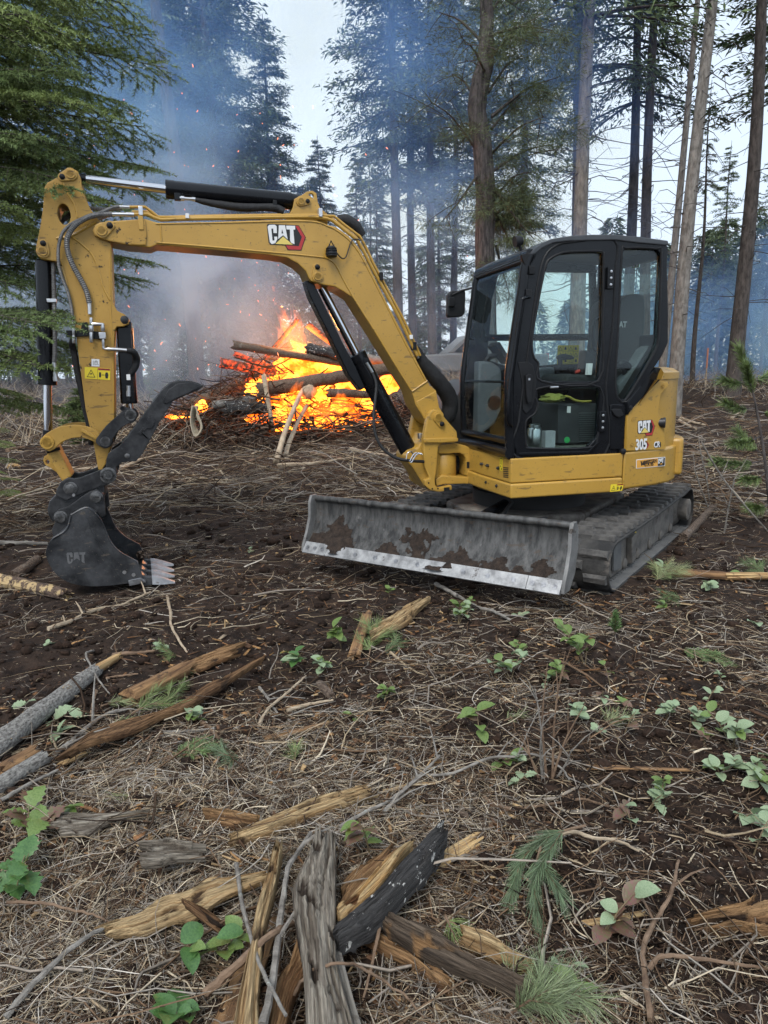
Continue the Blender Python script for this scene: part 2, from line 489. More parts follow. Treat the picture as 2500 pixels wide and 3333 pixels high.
def logo(fr, cu, cv, w, width, parent, name='logo_decal', letters_only=None, depth=.0012, rot=0.0):
    k = width / 345.0
    def pt(p):
        x, y = (p[0] - 1198) * k, -(p[1] - 699) * k
        x, y = x * math.cos(rot) - y * math.sin(rot), x * math.sin(rot) + y * math.cos(rot)
        return (cu - x, cv + y)
    if letters_only is not None:
        b = BM()
        for q in 'CAT': plate(fr, [pt(p) for p in LOGO[q]], w, w + depth, bevel=0, bm=b)
        return part(name, b, letters_only, parent)
    b = plate(fr, [pt(p) for p in LOGO['back']], w, w + depth, bevel=0)
    d = part(name, b, BLACKP, parent)
    for nm, keys, m, z in (('red_frame', ['red'], REDP, 1), ('letters', list('CAT'), WHITE, 1), ('triangle', ['tri'], LOGOY, 2), ('letter_gap', ['hole'], BLACKP, 2)):
        b = BM()
        for q in keys: plate(fr, [pt(p) for p in LOGO[q]], w + depth * z, w + depth * (z + 1), bevel=0, bm=b)
        if name == 'logo_decal' and parent is not None: o = part(nm, b, m, d)
    return d
def rect_decal(fr, p, w, m, parent, name, depth=.0015):
    """p: four corners in (u,v)"""
    return part(name, plate(fr, p, w, w + depth, bevel=0), m, parent)
def warn_decal(fr, quad, w, parent, vertical=False):
    """yellow safety label: quad corners (u,v): top-left, top-right, bottom-right, bottom-left"""
    def q(s, t):
        a = [quad[0][i] + (quad[1][i] - quad[0][i]) * s for i in (0, 1)]
        b = [quad[3][i] + (quad[2][i] - quad[3][i]) * s for i in (0, 1)]
        return (a[0] + (b[0] - a[0]) * t, a[1] + (b[1] - a[1]) * t)
    d = rect_decal(fr, quad, w, DECY, parent, 'warning_decal')
    k = BM()
    def poly(pts): plate(fr, [q(*p) for p in pts], w + .0016, w + .0026, bevel=0, bm=k)
    def tri(cx, cy, hx, hy):
        t = .22
        for a, b2 in (((cx, cy - hy), (cx - hx, cy + hy)), ((cx - hx, cy + hy), (cx + hx, cy + hy)), ((cx + hx, cy + hy), (cx, cy - hy))):
            mx, my = cx, cy + hy * .33
            poly([a, b2, (b2[0] + (mx - b2[0]) * t, b2[1] + (my - b2[1]) * t), (a[0] + (mx - a[0]) * t, a[1] + (my - a[1]) * t)])
    if vertical:
        tri(.5, .33, .34, .16); poly([(.25, .62), (.55, .6), (.55, .7), (.3, .72)]); poly([(.6, .78), (.8, .78), (.8, .95), (.6, .95)]); poly([(.08, .02), (.92, .02), (.92, .09), (.08, .09)])
    else:
        tri(.25, .52, .17, .34)
        poly([(.20, .62), (.30, .60), (.28, .5), (.22, .52)])
        poly([(.56, .38), (.64, .38), (.64, .82), (.56, .82)]); poly([(.66, .57), (.77, .57), (.77, .63), (.66, .63)])
        poly([(.82, .36), (.90, .36), (.93, .60), (.90, .88), (.82, .88), (.79, .60)])
        poly([(.50, .03), (.51, .03), (.51, .97), (.50, .97)])
    part('symbols', k, BLACKP, d)
    if not vertical:
        r = plate(fr, [q(.52, .03), q(.98, .03), q(.98, .20), q(.52, .20)], w + .0016, w + .0022, bevel=0)
        rr = part('header', r, REDP, d)
        hw = abs(q(.98, 0)[0] - q(.52, 0)[0]); c = q(.77, .115)
        me = text_mesh('WARNING', BLACKP, size=hw * .20, bold=.0, ext=.0006, name='lettering')
        obj('lettering', me, d, face_matrix(fr, c[0], c[1], w + .0024))
    return d

def pin(fr, u, v, w, prof, m, parent, name='pin'):
    return part(name, stepped(BM(), fr.P(u, v, w), fr.w, prof), m, parent)
def boss(r, h=.012):
    return [(-.01, r), (h * .7, r), (h, r * .93), (h, r * .72), (h * .72, r * .68), (h * .72, r * .50), (h * .95, r * .46), (h * .95, r * .12), (h * .6, r * .10), (h * .6, .0)]
def lock_tab(fr, pa, pb, w, r, parent, m=None):
    """pin boss with its lock plate and bolt; pa boss centre, pb bolt centre in photo pixels"""
    a = Vector(fr.tr(pa, w)); b = Vector(fr.tr(pb, w))
    d = (b - a).normalized(); n = Vector((-d.y, d.x))
    r2 = r * .74
    pts = []
    for k in range(9):
        t = math.pi / 2 + math.pi * k / 8
        pts.append(tuple(a + d * (math.cos(t) * r * 1.12) + n * (math.sin(t) * r * 1.12)))
    for k in range(9):
        t = -math.pi / 2 + math.pi * k / 8
        pts.append(tuple(b + d * (math.cos(t) * r2) + n * (math.sin(t) * r2)))
    o = part('pin_plate', plate(fr, pts, w - .004, w + .012, bevel=.003), m or YEL, parent)
    pin(fr, a.x, a.y, w + .012, boss(r * .82, .010), m or YEL, o, 'pin_boss')
    pin(fr, b.x, b.y, w + .012, [(0, r2 * .66), (.006, r2 * .66), (.008, r2 * .5), (.018, r2 * .48), (.020, r2 * .38), (.020, 0)], BLKM, o, 'bolt')
    return o
def coil_hose(name, pts, r, m, parent, pitch=.011, depth=.0035, n=24):
    pts = [Vector(p) for p in spline([tuple(p) for p in pts], n)]
    L = [0]
    for i in range(1, len(pts)): L.append(L[-1] + (pts[i] - pts[i - 1]).length)
    k = max(8, int(L[-1] / pitch * 2))
    out, rs = [], []
    j = 0
    for i in range(k + 1):
        s = L[-1] * i / k
        while j < len(L) - 2 and L[j + 1] < s: j += 1
        t = (s - L[j]) / max(1e-6, L[j + 1] - L[j])
        out.append(pts[j].lerp(pts[j + 1], min(1, t))); rs.append(r if i % 2 else r - depth)
    return part(name, tube(BM(), out, rs, 10), m, parent, ang=25)
def tpath(fr, pts, w): return [fr.P(*fr.tr(p, ww), ww) for p, ww in zip(pts, w if isinstance(w, (list, tuple)) else [w] * len(pts))]

# ---------------------------------------------------------------- boom
BW = .13
top = mp(R1, [(555, 640), (575, 592), (620, 562), (760, 548), (1030, 530), (1110, 556)]) + mp(R3, [(75, 575), (700, 552), (1000, 540), (1300, 535), (1470, 548), (1570, 585)]) + \
    mp(R4, [(430, 262), (520, 325), (590, 405), (650, 510), (800, 815), (950, 1110), (1105, 1405), (1150, 1440), (1172, 1560), (1205, 1610)])
bot = mp(R4, [(1205, 1665), (1170, 1700), (1110, 1690), (1060, 1640), (1000, 1540), (972, 1445), (860, 1270), (700, 1010), (545, 768), (480, 725), (420, 692), (345, 680), (290, 668), (248, 650), (231, 627), (211, 579)]) + \
    mp(R3, [(1300, 935), (1200, 880), (1040, 855), (500, 805), (30, 765)]) + mp(R1, [(1080, 790), (870, 772), (730, 742), (625, 712), (575, 684)])
BO = BF.trs(top + bot, BW)
boom = part('boom', plate(BF, BO, -BW, BW, bevel=.008), YEL, EX)
# raised flange along the boom's edges (welded seams)
def seam(name, pts, w, r, m, parent, n=5):
    return part(name, tube(BM(), [BF.P(u, v, w) for u, v in spline(pts, n)], r, 6), m, parent)
seam('weld_seam', BF.trs(mp(R3, [(25, 745), (500, 783), (1040, 832), (1300, 855), (1530, 880)]), BW), BW, .007, YEL, boom)
seam('weld_seam', BF.trs(mp(R4, [(345, 482), (400, 510), (440, 560), (480, 640), (548, 762)]), BW), BW, .007, YEL, boom)
seam('weld_seam', BF.trs(mp(R4, [(548, 762), (700, 1000), (860, 1262), (972, 1440)]), BW), BW, .006, YEL, boom)
seam('weld_seam', BF.trs(mp(R4, [(975, 1448), (1085, 1372)]), BW), BW, .009, YEL, boom)
seam('weld_seam', BF.trs(mp(R3, [(62, 585), (72, 740)]), BW), BW, .006, YEL, boom)
seam('weld_seam', BF.trs(mp(R3, [(20, 577), (700, 566), (1300, 553), (1480, 566), (1570, 600)]) + mp(R4, [(420, 280), (510, 345), (575, 420), (635, 520), (790, 825), (940, 1125), (1075, 1372)]), BW), BW, .006, YEL, boom)
# cast tip and foot, slightly wider than the box section
tipc = BF.trs(mp(R1, [(556, 640), (576, 592), (620, 563), (760, 549), (1030, 531), (1045, 680), (1040, 770), (870, 765), (730, 738), (625, 708), (575, 682)]), BW + .01)
part('boom_tip', plate(BF, tipc, -BW - .012, BW + .012, bevel=.008), YELW, boom)
footc = BF.trs(mp(R4, [(1005, 1520), (1150, 1440), (1172, 1560), (1205, 1610), (1205, 1665), (1170, 1700), (1110, 1690), (1060, 1640)]), BW + .006)
part('boom_foot', plate(BF, footc, -BW - .006, BW + .006, bevel=.01), YEL, boom)
# cylinder lug on top of the boom
lug = BF.trs(mp(R3, [(1205, 520), (1255, 430), (1270, 350), (1330, 320), (1380, 285), (1430, 278), (1465, 300), (1478, 380), (1500, 440), (1560, 480), (1570, 580), (1300, 580), (1200, 560)]), .085)
hole = [tuple(p) for p in ellipse(*BF.tr(R3(1418, 328), .085), .021, .021, 12)]
for s in (1, -1):
    part('cylinder_lug', plate(BF, lug, s * .085, s * .055, holes=[hole], bevel=.003), YEL, boom)
lock_tab(BF, R3(1325, 375), R3(1384, 376), .085, .032, boom)
lock_tab(BF, R1(640, 640), R1(712, 594), BW + .012, .042, boom)
lock_tab(BF, R3(1475, 1050), R3(1471, 967), BW, .038, boom)
# logo on the boom
bl = BF.tr(R3(1198, 699), BW)
wdt = abs(BF.tr(R3(1025, 699), BW)[0] - BF.tr(R3(1371, 699), BW)[0])
logo(BF, bl[0], bl[1], BW + .001, wdt, boom, rot=rad(-.5))
# hard lines clamped along the top of the boom
ln1 = mp(R1, [(880, 425), (1030, 425), (1090, 470), (1150, 515)]) + mp(R3, [(300, 517), (1000, 502), (1440, 498), (1560, 505)]) + mp(R4, [(415, 185), (480, 240), (600, 330), (640, 400), (700, 530), (760, 640), (900, 900), (1000, 1110), (1035, 1190)])
part('hydraulic_line', tube(BM(), tpath(BF, ln1, .115), .0105, 8), YEL, boom)
ln2 = mp(R1, [(920, 492), (1050, 490), (1110, 520), (1170, 540)]) + mp(R3, [(300, 532), (1000, 520), (1440, 514), (1560, 530)]) + mp(R4, [(400, 215), (470, 270), (580, 355), (625, 430), (690, 560), (750, 670), (880, 910), (980, 1120), (1015, 1190)])
part('hydraulic_line', tube(BM(), tpath(BF, ln2, .125), .013, 8), YEL, boom)
ln3 = [(x - 3, y - 8) for x, y in ln2]
part('hydraulic_line', tube(BM(), tpath(BF, ln3, .06), .0105, 8), YEL, boom)
for p in (R1(990, 465), R3(1497, 480), R4(750, 620), R4(990, 1120)):
    u, v = BF.tr(p, .12)
    b = box(BM(), BF.P(u, v, .11), (BF.u, BF.v, BF.w), (.014, .030, .035), .004)
    part('line_clamp', b, SILV if p[1] < 760 else BLKM, boom)
u, v = BF.tr(R1(992, 570), BW)
part('clamp_bracket', box(BM(), BF.P(u, v, BW + .008), (BF.u, BF.v, BF.w), (.016, .045, .010), .003), YEL, boom)
for p in (R3(303, 505), R4(970, 1055)):
    u, v = BF.tr(p, .14); part('line_tag', box(BM(), BF.P(u, v, .135), (BF.u, BF.v, BF.w), (.012, .016, .012), .002), WHITE, boom)
# hose bundle in a sleeve, from the boom back to the house
def sleeve(name, pts, w, rs, parent, m=SLEEVE, n=6, wob=.10):
    P = spline([tuple(q) for q in tpath(BF, pts, w)], n)
    rr = np.interp(np.linspace(0, 1, len(P)), np.linspace(0, 1, len(rs)), rs)
    b = tube(BM(), P, list(rr), 14)
    for vv in b.verts:
        nz = mnoise.noise(vv.co * 22) * .5 + mnoise.noise(vv.co * 55) * .3
        vv.co += Vector((nz, mnoise.noise(vv.co * 31 + Vector((5, 1, 2))) * .6, nz)) * wob * max(rs) * .9
    return part(name, b, m, parent)
sleeve('hose_bundle', mp(R4, [(1005, 1130), (1060, 1240), (1130, 1330), (1200, 1420), (1250, 1520), (1235, 1620), (1190, 1680)]), [.08, .06, .05, .03, .0, -.02, -.04], [.025, .05, .062, .068, .07, .066, .05], EX)
sleeve('hose_bundle', mp(R4, [(440, 205), (500, 215), (570, 260), (620, 330)]), -.02, [.03, .045, .045, .03], EX)
for k in range(3):
    u, v = BF.tr(R4(1010 + 14 * k, 1165 + 30 * k), .11)
    part('hose_fitting', stepped(BM(), BF.P(u, v, .09 - .03 * k), BF.u * .45 - BF.v * -.9, [(-.05, .011), (-.02, .011), (-.02, .016), (.01, .016), (.01, .012), (.05, .012)], 8), SILV if k != 1 else YEL, boom)
# work light under the bend with its lead
lu, lv = BF.tr(R4(398, 470), BW + .06)
wl_ = part('work_light', stepped(BM(), BF.P(lu, lv + .035, BW + .055), -BF.v + BF.w * .1, [(-.035, .012), (-.03, .028), (-.018, .034), (-.018, .040), (-.012, .040), (-.012, .034), (-.004, .034), (-.004, .042), (.003, .042), (.003, .035), (.012, .036), (.014, .044), (.028, .044), (.030, .040), (.040, .040), (.042, .034), (.042, 0)], 24), BLKM, boom)
part('light_bracket', tube(BM(), [BF.P(lu + .02, lv + .06, BW + .05), BF.P(lu, lv + .105, BW + .05), BF.P(lu - .025, lv + .06, BW + .05)], .006, 8), BLKM, wl_)
part('light_arm', box(BM(), BF.P(lu, lv + .03, BW + .02), (BF.u, BF.v, BF.w), (.02, .012, .03), .003), BLKM, wl_)
part('light_cable', tube(BM(), spline([tuple(q) for q in tpath(BF, mp(R4, [(435, 450), (470, 488), (500, 478), (520, 420), (540, 365), (575, 350), (605, 362)]), [BW + .05, BW + .03, BW + .02, BW + .015, BW + .012, BW + .01, BW])], 5), .0045, 6), HOSE, wl_)

# ---------------------------------------------------------------- stick
SW = .11
so = mp(R1, [(255, 150), (285, 105), (360, 74), (420, 98), (445, 150), (458, 230), (490, 330), (530, 430), (600, 530), (690, 600), (728, 790), (742, 1290), (775, 1355), (845, 1392), (884, 1430), (880, 1478), (835, 1500), (775, 1502), (756, 1535), (752, 1640)]) + \
    mp(R2, [(668, 200), (672, 820), (650, 960), (600, 1130), (570, 1180), (540, 1178), (500, 950), (440, 700), (380, 240), (352, 10)]) + mp(R1, [(368, 1440), (330, 1150), (300, 1000), (268, 920), (235, 915), (95, 893), (55, 855), (48, 770), (70, 680), (92, 555), (112, 420), (116, 320), (122, 250), (150, 205)])
SO = BF.trs(so, SW)
hc = BF.tr(R1(300, 490), SW); hx = BF.tr(R1(358, 490), SW); hy = BF.tr(R1(300, 395), SW)
stick = part('stick', plate(BF, SO, -SW, SW, holes=[ellipse(hc[0], hc[1], abs(hx[0] - hc[0]), abs(hy[1] - hc[1]), 22)], bevel=.006), YELW, EX)
seam('weld_seam', BF.trs(mp(R1, [(290, 205), (330, 300), (385, 390), (410, 460), (420, 520)]), SW), SW, .007, YEL, stick)
seam('weld_seam', BF.trs(mp(R1, [(370, 695), (470, 770), (555, 860), (610, 990), (650, 1140), (700, 1240), (716, 1265)]), SW), SW, .007, YEL, stick)
seam('weld_seam', BF.trs(mp(R1, [(230, 708), (350, 690), (480, 625), (590, 560)]), SW), SW, .010, YEL, stick)
seam('weld_seam', BF.trs(mp(R1, [(716, 790), (718, 1260)]) + mp(R2, [(660, 300), (664, 800)]), SW), SW, .004, YEL, stick)
seam('weld_seam', BF.trs(mp(R1, [(280, 960), (312, 1060), (330, 1150)]), SW), SW, .008, YEL, stick)
lock_tab(BF, R1(360, 133), R1(286, 157), SW, .036, stick)
lock_tab(BF, R1(110, 825), R1(115, 755), SW, .038, stick)
u, v = BF.tr(R1(845, 1440), SW); pin(BF, u, v, SW, [(-.02, .028), (.004, .028), (.006, .018), (.016, .018), (.018, .012), (.018, 0)], IRON, stick)
# labels on the stick
warn_decal(BF, BF.trs(mp(R2, [(432, 355), (637, 367), (636, 460), (433, 447)]), SW), SW + .001, stick)
wq = BF.trs(mp(R2, [(487, 290), (550, 293), (551, 352), (487, 349)]), SW)
wd_ = rect_decal(BF, wq, SW + .001, WHITE, stick, 'white_decal')
k = BM()
for a in ([(500, 305), (503, 305), (503, 340), (500, 340)], [(512, 308), (535, 308), (535, 312), (512, 312)], [(512, 308), (515, 308), (515, 338), (512, 338)], [(532, 308), (535, 308), (535, 338), (532, 338)], [(512, 335), (535, 335), (535, 338), (512, 338)], [(515, 320), (532, 320), (532, 323), (515, 323)], [(522, 300), (525, 300), (525, 308), (522, 308)], [(541, 333), (544, 333), (544, 341), (541, 341)]):
    plate(BF, BF.trs(mp(R2, a), SW), SW + .0026, SW + .0034, bevel=0, bm=k)
part('symbols', k, BLACKP, wd_)
# coiled hoses at the boom/stick joint
coil_hose('spiral_hose', tpath(BF, mp(R1, [(735, 490), (620, 495), (510, 520), (400, 590), (335, 690), (330, 800), (370, 930), (440, 1060), (500, 1180), (528, 1290)]), [.11, .13, .16, .17, .17, .16, .15, .14, .135, .13]), .0195, SPIRAL, stick, pitch=.013)
coil_hose('spiral_hose', tpath(BF, mp(R1, [(800, 420), (740, 430), (640, 470), (520, 510), (400, 560), (300, 640), (255, 760), (250, 920), (280, 1050), (330, 1180), (365, 1320), (382, 1470)]), [.08, .10, .13, .14, .15, .155, .15, .14, .135, .13, .125, .125]), .0125, SPIRAL, stick, pitch=.010, depth=.0025)
coil_hose('spiral_hose', tpath(BF, mp(R1, [(820, 440), (640, 445), (500, 435), (380, 470), (290, 540)]), -.06), .014, SPIRAL, stick, pitch=.011)
coil_hose('spiral_hose', tpath(BF, mp(R1, [(700, 500), (560, 540), (420, 500), (330, 520), (270, 570)]), -.03), .014, SPIRAL, stick, pitch=.011)
for a, b2, r in ((R1(735, 490), R1(860, 492), .013), (R1(860, 492), R1(930, 495), .016), (R1(800, 422), R1(890, 426), .010), (R1(528, 1290), R1(533, 1390), .014)):
    w_ = .125
    part('hose_fitting', cyl(BM(), BF.P(*BF.tr(a, w_), w_), BF.P(*BF.tr(b2, w_), w_), r, seg=10), SILV, stick)
# valve block half way down the stick
vb = part('valve_bracket', plate(BF, BF.trs(mp(R2, [(282, 62), (400, 62), (410, 0), (455, -5), (460, 65), (600, 78), (598, 135), (480, 128), (470, 105), (330, 118), (285, 118)]), SW + .012), SW, SW + .014, bevel=.003), BLKM, stick)
for a, b2, r in ((R2(484, -40), R2(484, 30), .011), (R2(484, 20), R2(484, 75), .017), (R2(484, 75), R2(486, 160), .0125), (R2(484, 10), R2(575, 15), .012), (R2(575, 5), R2(577, 70), .013), (R2(578, 120), R2(582, 200), .009), (R2(341, 0), R2(342, 40), .010), (R2(342, 40), R2(343, 100), .0085), (R2(343, 100), R2(343, 165), .0095)):
    w_ = SW + .032
    part('hose_fitting', stepped(BM(), BF.P(*BF.tr(a, w_), w_), (BF.P(*BF.tr(b2, w_), w_) - BF.P(*BF.tr(a, w_), w_)), [(0, r * .8), (.006, r), ((BF.P(*BF.tr(b2, w_), w_) - BF.P(*BF.tr(a, w_), w_)).length - .006, r), ((BF.P(*BF.tr(b2, w_), w_) - BF.P(*BF.tr(a, w_), w_)).length, r * .8)], 8), SILV, vb)
u, v = BF.tr(R2(575, 105), SW + .03)
part('valve', box(BM(), BF.P(u, v, SW + .032), (BF.u, BF.v, BF.w), (.022, .022, .022), .004), SILV, vb)
part('hose_fitting', tube(BM(), spline([tuple(q) for q in tpath(BF, mp(R2, [(579, 190), (585, 208), (620, 212), (700, 216), (770, 222)]), SW + .035)], 4), [.008] * 8 + [.013] * 9, 10), SILV, vb)
sleeve('hose', mp(R2, [(765, 220), (820, 235), (848, 290), (835, 360), (800, 410), (785, 440)]), [SW + .03, SW + .02, .08, .07, .06, .05], [.017, .022, .024, .023, .02, .016], stick, wob=.14)
u, v = BF.tr(R2(782, 437), .08)
part('hose_tag', box(BM(), BF.P(u, v, .075), (BF.u, BF.v, BF.w), (.013, .02, .012), .002), WHITE, stick)
sleeve('hose', mp(R1, [(382, 1600), (372, 1659)]) + mp(R2, [(345, 230), (375, 400), (410, 550), (440, 700), (470, 830), (485, 980)]), [.12, .09, .06, .05, .05, .05, .05, .05], [.018, .02, .022, .022, .024, .022, .022, .018], stick)

# ---------------------------------------------------------------- cylinders
def cylinder(name, pa, pb, pc, wc, rb, rr, parent=EX, glnd=None):
    """barrel pa->pb, rod pb->pc (photo pixels at plane wc)"""
    A, B, C = [BF.P(*BF.tr(p, wc), wc) for p in (pa, pb, pc)]
    o = part(name, stepped(BM(), A, B - A, [(0, rb * .8), (.01, rb), ((B - A).length - .06, rb), ((B - A).length - .06, rb * 1.04), ((B - A).length - .004, rb * 1.04), ((B - A).length, rb * .9), ((B - A).length, rr * 1.02), ((B - A).length, .001)], 28), BLK, parent)
    part('chrome_rod', cyl(BM(), B, C, rr, seg=20), CHROME, o)
    return o, A, B, C
sc_, A, B, C = cylinder('stick_cylinder', R3(1245, 372), R3(106, 265), R1(470, 172), 0, .060, .030)
part('rod_eye', stepped(BM(), BF.P(*BF.tr(R1(500, 175), 0), 0), (C - B), [(0, .031), (.05, .034), (.14, .034)], 16), BLK, sc_)
part('barrel_end', stepped(BM(), A, A - B, [(-.01, .055), (.05, .05), (.09, .035)], 16), BLK, sc_)
part('port_block', box(BM(), BF.P(*BF.tr(R3(215, 335), .055), .055), (BF.u, BF.v, BF.w), (.022, .024, .02), .004), BLK, sc_)
for k, (x0, x1, r) in enumerate(((235, 275, .017), (275, 345, .011), (345, 375, .014))):
    part('hose_fitting', cyl(BM(), BF.P(*BF.tr(R3(x0, 345 + k * 4), .06), .06), BF.P(*BF.tr(R3(x1, 349 + k * 4), .06), .06), r, seg=10), SILV, sc_)
sleeve('hose', mp(R3, [(375, 360), (460, 380), (600, 405), (800, 430), (1000, 428), (1100, 435), (1170, 470)]), .05, [.014, .02, .026, .028, .026, .028, .03], sc_)
part('hose_clip', box(BM(), BF.P(*BF.tr(R3(1092, 402), .06), .06), (BF.u, BF.v, BF.w), (.014, .028, .014), .004), BLKM, sc_)
bc_, A, B, C = cylinder('bucket_cylinder', R1(125, 905), R2(132, 500), R2(142, 880), 0, .060, .028)
part('rod_eye', stepped(BM(), BF.P(*BF.tr(R2(141, 860), 0), 0), (C - B), [(0, .036), (.04, .036), (.05, .045), (.12, .045)], 16), BLKM, bc_)
coil_hose('spiral_hose', tpath(BF, mp(R1, [(203, 925), (208, 1100), (212, 1300), (216, 1500), (218, 1659)]) + [R2(190, 320)], .075), .016, SPIRAL, bc_, pitch=.011)
part('hose_fitting', stepped(BM(), BF.P(*BF.tr(R2(188, 315), .075), .075), -BF.v, [(0, .014), (.05, .014), (.05, .011), (.07, .011), (.07, .016), (.1, .016), (.1, .02), (.13, .02)], 8), SILV, bc_)
part('hose_clip', box(BM(), BF.P(*BF.tr(R1(190, 1268), .08), .08), (BF.u, BF.v, BF.w), (.03, .012, .014), .003), SILV, bc_)
tcy, A, B, C = cylinder('thumb_cylinder', R2(752, 30), R2(788, 648), R2(803, 735), 0, .056, .024)
part('barrel_end', box(BM(), BF.P(*BF.tr(R2(752, 45), 0), 0), (BF.u, BF.v, BF.w), (.05, .045, .045), .01), BLK, tcy)
part('cylinder_guard', plate(BF, BF.trs(mp(R2, [(695, 55), (712, 40), (800, 40), (838, 640), (735, 645)]), .062), .058, .066, bevel=.003), BLK, tcy)
for y0, y1, r in ((505, 545, .014), (545, 590, .017), (590, 625, .014)):
    part('hose_fitting', cyl(BM(), BF.P(*BF.tr(R2(783, y0), .085), .085), BF.P(*BF.tr(R2(785, y1), .085), .085), r, seg=8), SILV if y0 < 590 else BLKM, tcy)
# boom cylinder with its rod guard
bcy, A, B, C = cylinder('boom_cylinder', R4(955, 1880), R4(572, 1175), R4(325, 700), 0, .072, .033)
part('barrel_foot', stepped(BM(), A, A - B, [(-.02, .066), (.04, .05), (.10, .045)], 16), BLK, bcy)
gd = BF.trs(mp(R4, [(205, 650), (262, 650), (330, 790), (470, 1080), (560, 1250), (640, 1420), (605, 1440), (520, 1330), (380, 1040), (240, 760)]), .07)
part('rod_guard', plate(BF, gd, -.06, .07, bevel=.008), BLK, bcy)
part('gland_block', box(BM(), BF.P(*BF.tr(R4(640, 1225), .05), .05), (BF.u, BF.v, BF.w), (.02, .022, .03), .005), BLK, bcy)
part('hose_fitting', cyl(BM(), BF.P(*BF.tr(R4(648, 1240), .08), .08), BF.P(*BF.tr(R4(690, 1310), .08), .08), .013, seg=8), SILV, bcy)
part('hydraulic_hose', tube(BM(), spline([tuple(q) for q in tpath(BF, mp(R4, [(690, 1310), (718, 1390), (712, 1500), (700, 1620), (712, 1750), (760, 1850), (850, 1920), (960, 1945), (1060, 1952)]), [.08, .10, .12, .14, .16, .18, .20, .22, .20])], 6), .0125, 10), HOSE, bcy)
k = BM()
for dx, dy in ((0, 0), (14, 8)):
    tube(k, spline([tuple(q) for q in tpath(BF, mp(R4, [(960 + dx, 1950 + dy), (975 + dx, 1920 + dy), (1000 + dx, 1890 + dy), (1046 + dx * .3, 1895 + dy * .5)]), .24)], 4), .005, 6)
tube(k, spline([tuple(q) for q in tpath(BF, mp(R4, [(935, 1935), (945, 1890), (975, 1885), (990, 1930), (965, 1960)]), .235)], 4), .005, 6)
part('hose_spring_clip', k, CHROME, bcy)

# ---------------------------------------------------------------- linkage, coupler, thumb
gl = spline(mp(R2, [(85, 950), (100, 910), (170, 860), (270, 825), (390, 820), (500, 850), (575, 900)]), 4) + spline(mp(R2, [(570, 985), (520, 960), (430, 925), (330, 925), (245, 960), (205, 1000), (150, 1030), (105, 1010)]), 4)
GLO = BF.trs(gl, .165)
link = part('guide_link', plate(BF, GLO, .135, .165, bevel=.005), YELW, EX)
part('guide_link', plate(BF, GLO, -.165, -.135, bevel=.005), YELW, EX)
u, v = BF.tr(R2(132, 960), .165); pin(BF, u, v, .16, boss(.046, .016), YEL, link)
part('link_stop', plate(BF, BF.trs(mp(R2, [(400, 870), (412, 848), (535, 915), (520, 938)]), .185), .155, .187, bevel=.005), YEL, link)
bl_o = BF.trs(mp(R2, [(115, 1020), (210, 985), (235, 1040), (330, 1225), (300, 1260), (250, 1270), (200, 1190), (140, 1080)]), .10)
bl_ = part('bucket_link', plate(BF, bl_o, -.09, .10, bevel=.012), YELW, EX)
eye = BF.trs(mp(R2, [(105, 1075), (140, 1050), (175, 1080), (215, 1170), (200, 1195), (150, 1155), (115, 1140), (100, 1105)]), .04)
ec = BF.tr(R2(135, 1115), .04)
part('lifting_eye', plate(BF, eye, -.02, .04, holes=[ellipse(ec[0], ec[1], .013, .016, 12)], bevel=.003), YELW, bl_)
part('link_strap', tube(BM(), tpath(BF, mp(R2, [(128, 1035), (235, 1005)]), .11) , .012, 8), BLKM, bl_)
tl = BF.trs(spline(mp(R2, [(520, 950), (545, 900), (600, 830), (680, 755), (745, 705), (810, 700), (848, 740), (835, 790), (760, 820), (700, 870), (662, 930), (650, 980), (600, 1008), (545, 985)]), 3, True), .20)
tlk = part('thumb_link', plate(BF, tl, .170, .20, bevel=.005), IRON, EX)
part('thumb_link', plate(BF, tl, -.20, -.170, bevel=.005), IRON, EX)
for p, r in ((R2(598, 953), .036), (R2(800, 740), .040)):
    u, v = BF.tr(p, .20); pin(BF, u, v, .195, boss(r, .014), PINM, tlk)
u, v = BF.tr(R2(735, 688), .2); pin(BF, u, v, .19, boss(.018, .014), IRON, tlk)
part('thumb_link_ear', plate(BF, BF.trs(mp(R2, [(715, 690), (735, 670), (770, 680), (830, 700), (800, 720), (740, 715)]), .2), .172, .198, bevel=.004), IRON, tlk)
bits = mp(R2, [(600, 1165), (606, 1090), (620, 1048), (660, 1015), (705, 990), (760, 930), (870, 785), (960, 660), (1050, 540), (1120, 482), (1190, 462), (1290, 468), (1340, 482), (1388, 506), (1345, 540), (1250, 578), (1180, 610)])
saw = []
for i in range(11):
    x0, y0 = 1150 - i * 10.5, 625 + i * 16.5
    saw += [(x0, y0), (x0 - 14, y0 + 5)]
bits += mp(R2, saw) + mp(R2, [(1005, 850), (960, 930), (900, 1040), (842, 1112), (780, 1112), (730, 1122), (690, 1152), (686, 1210), (668, 1262), (620, 1285), (572, 1262), (555, 1215), (572, 1180)])
TH = BF.trs(bits, .21)
thumb = part('thumb', plate(BF, TH, .175, .21, bevel=.005), IRON, EX)
part('side_plate', plate(BF, TH, -.21, -.175, bevel=.005), IRON, thumb)
part('cross_plate', plate(BF, BF.trs(mp(R2, [(700, 1000), (760, 935), (870, 790), (960, 665), (1050, 545), (1120, 488), (1190, 470), (1200, 500), (1130, 520), (1075, 570), (985, 690), (890, 820), (790, 960), (730, 1030)]), .18), -.18, .18, bevel=.004), IRON, thumb)
part('claw_plate', plate(BF, BF.trs(mp(R2, [(1060, 620), (1100, 540), (1170, 490), (1290, 478), (1375, 505), (1250, 570), (1150, 612), (1090, 650), (1062, 640)]), .222), .21, .222, bevel=.004), IRON, thumb)
k = BM()     # raised maker's letters cast on the thumb
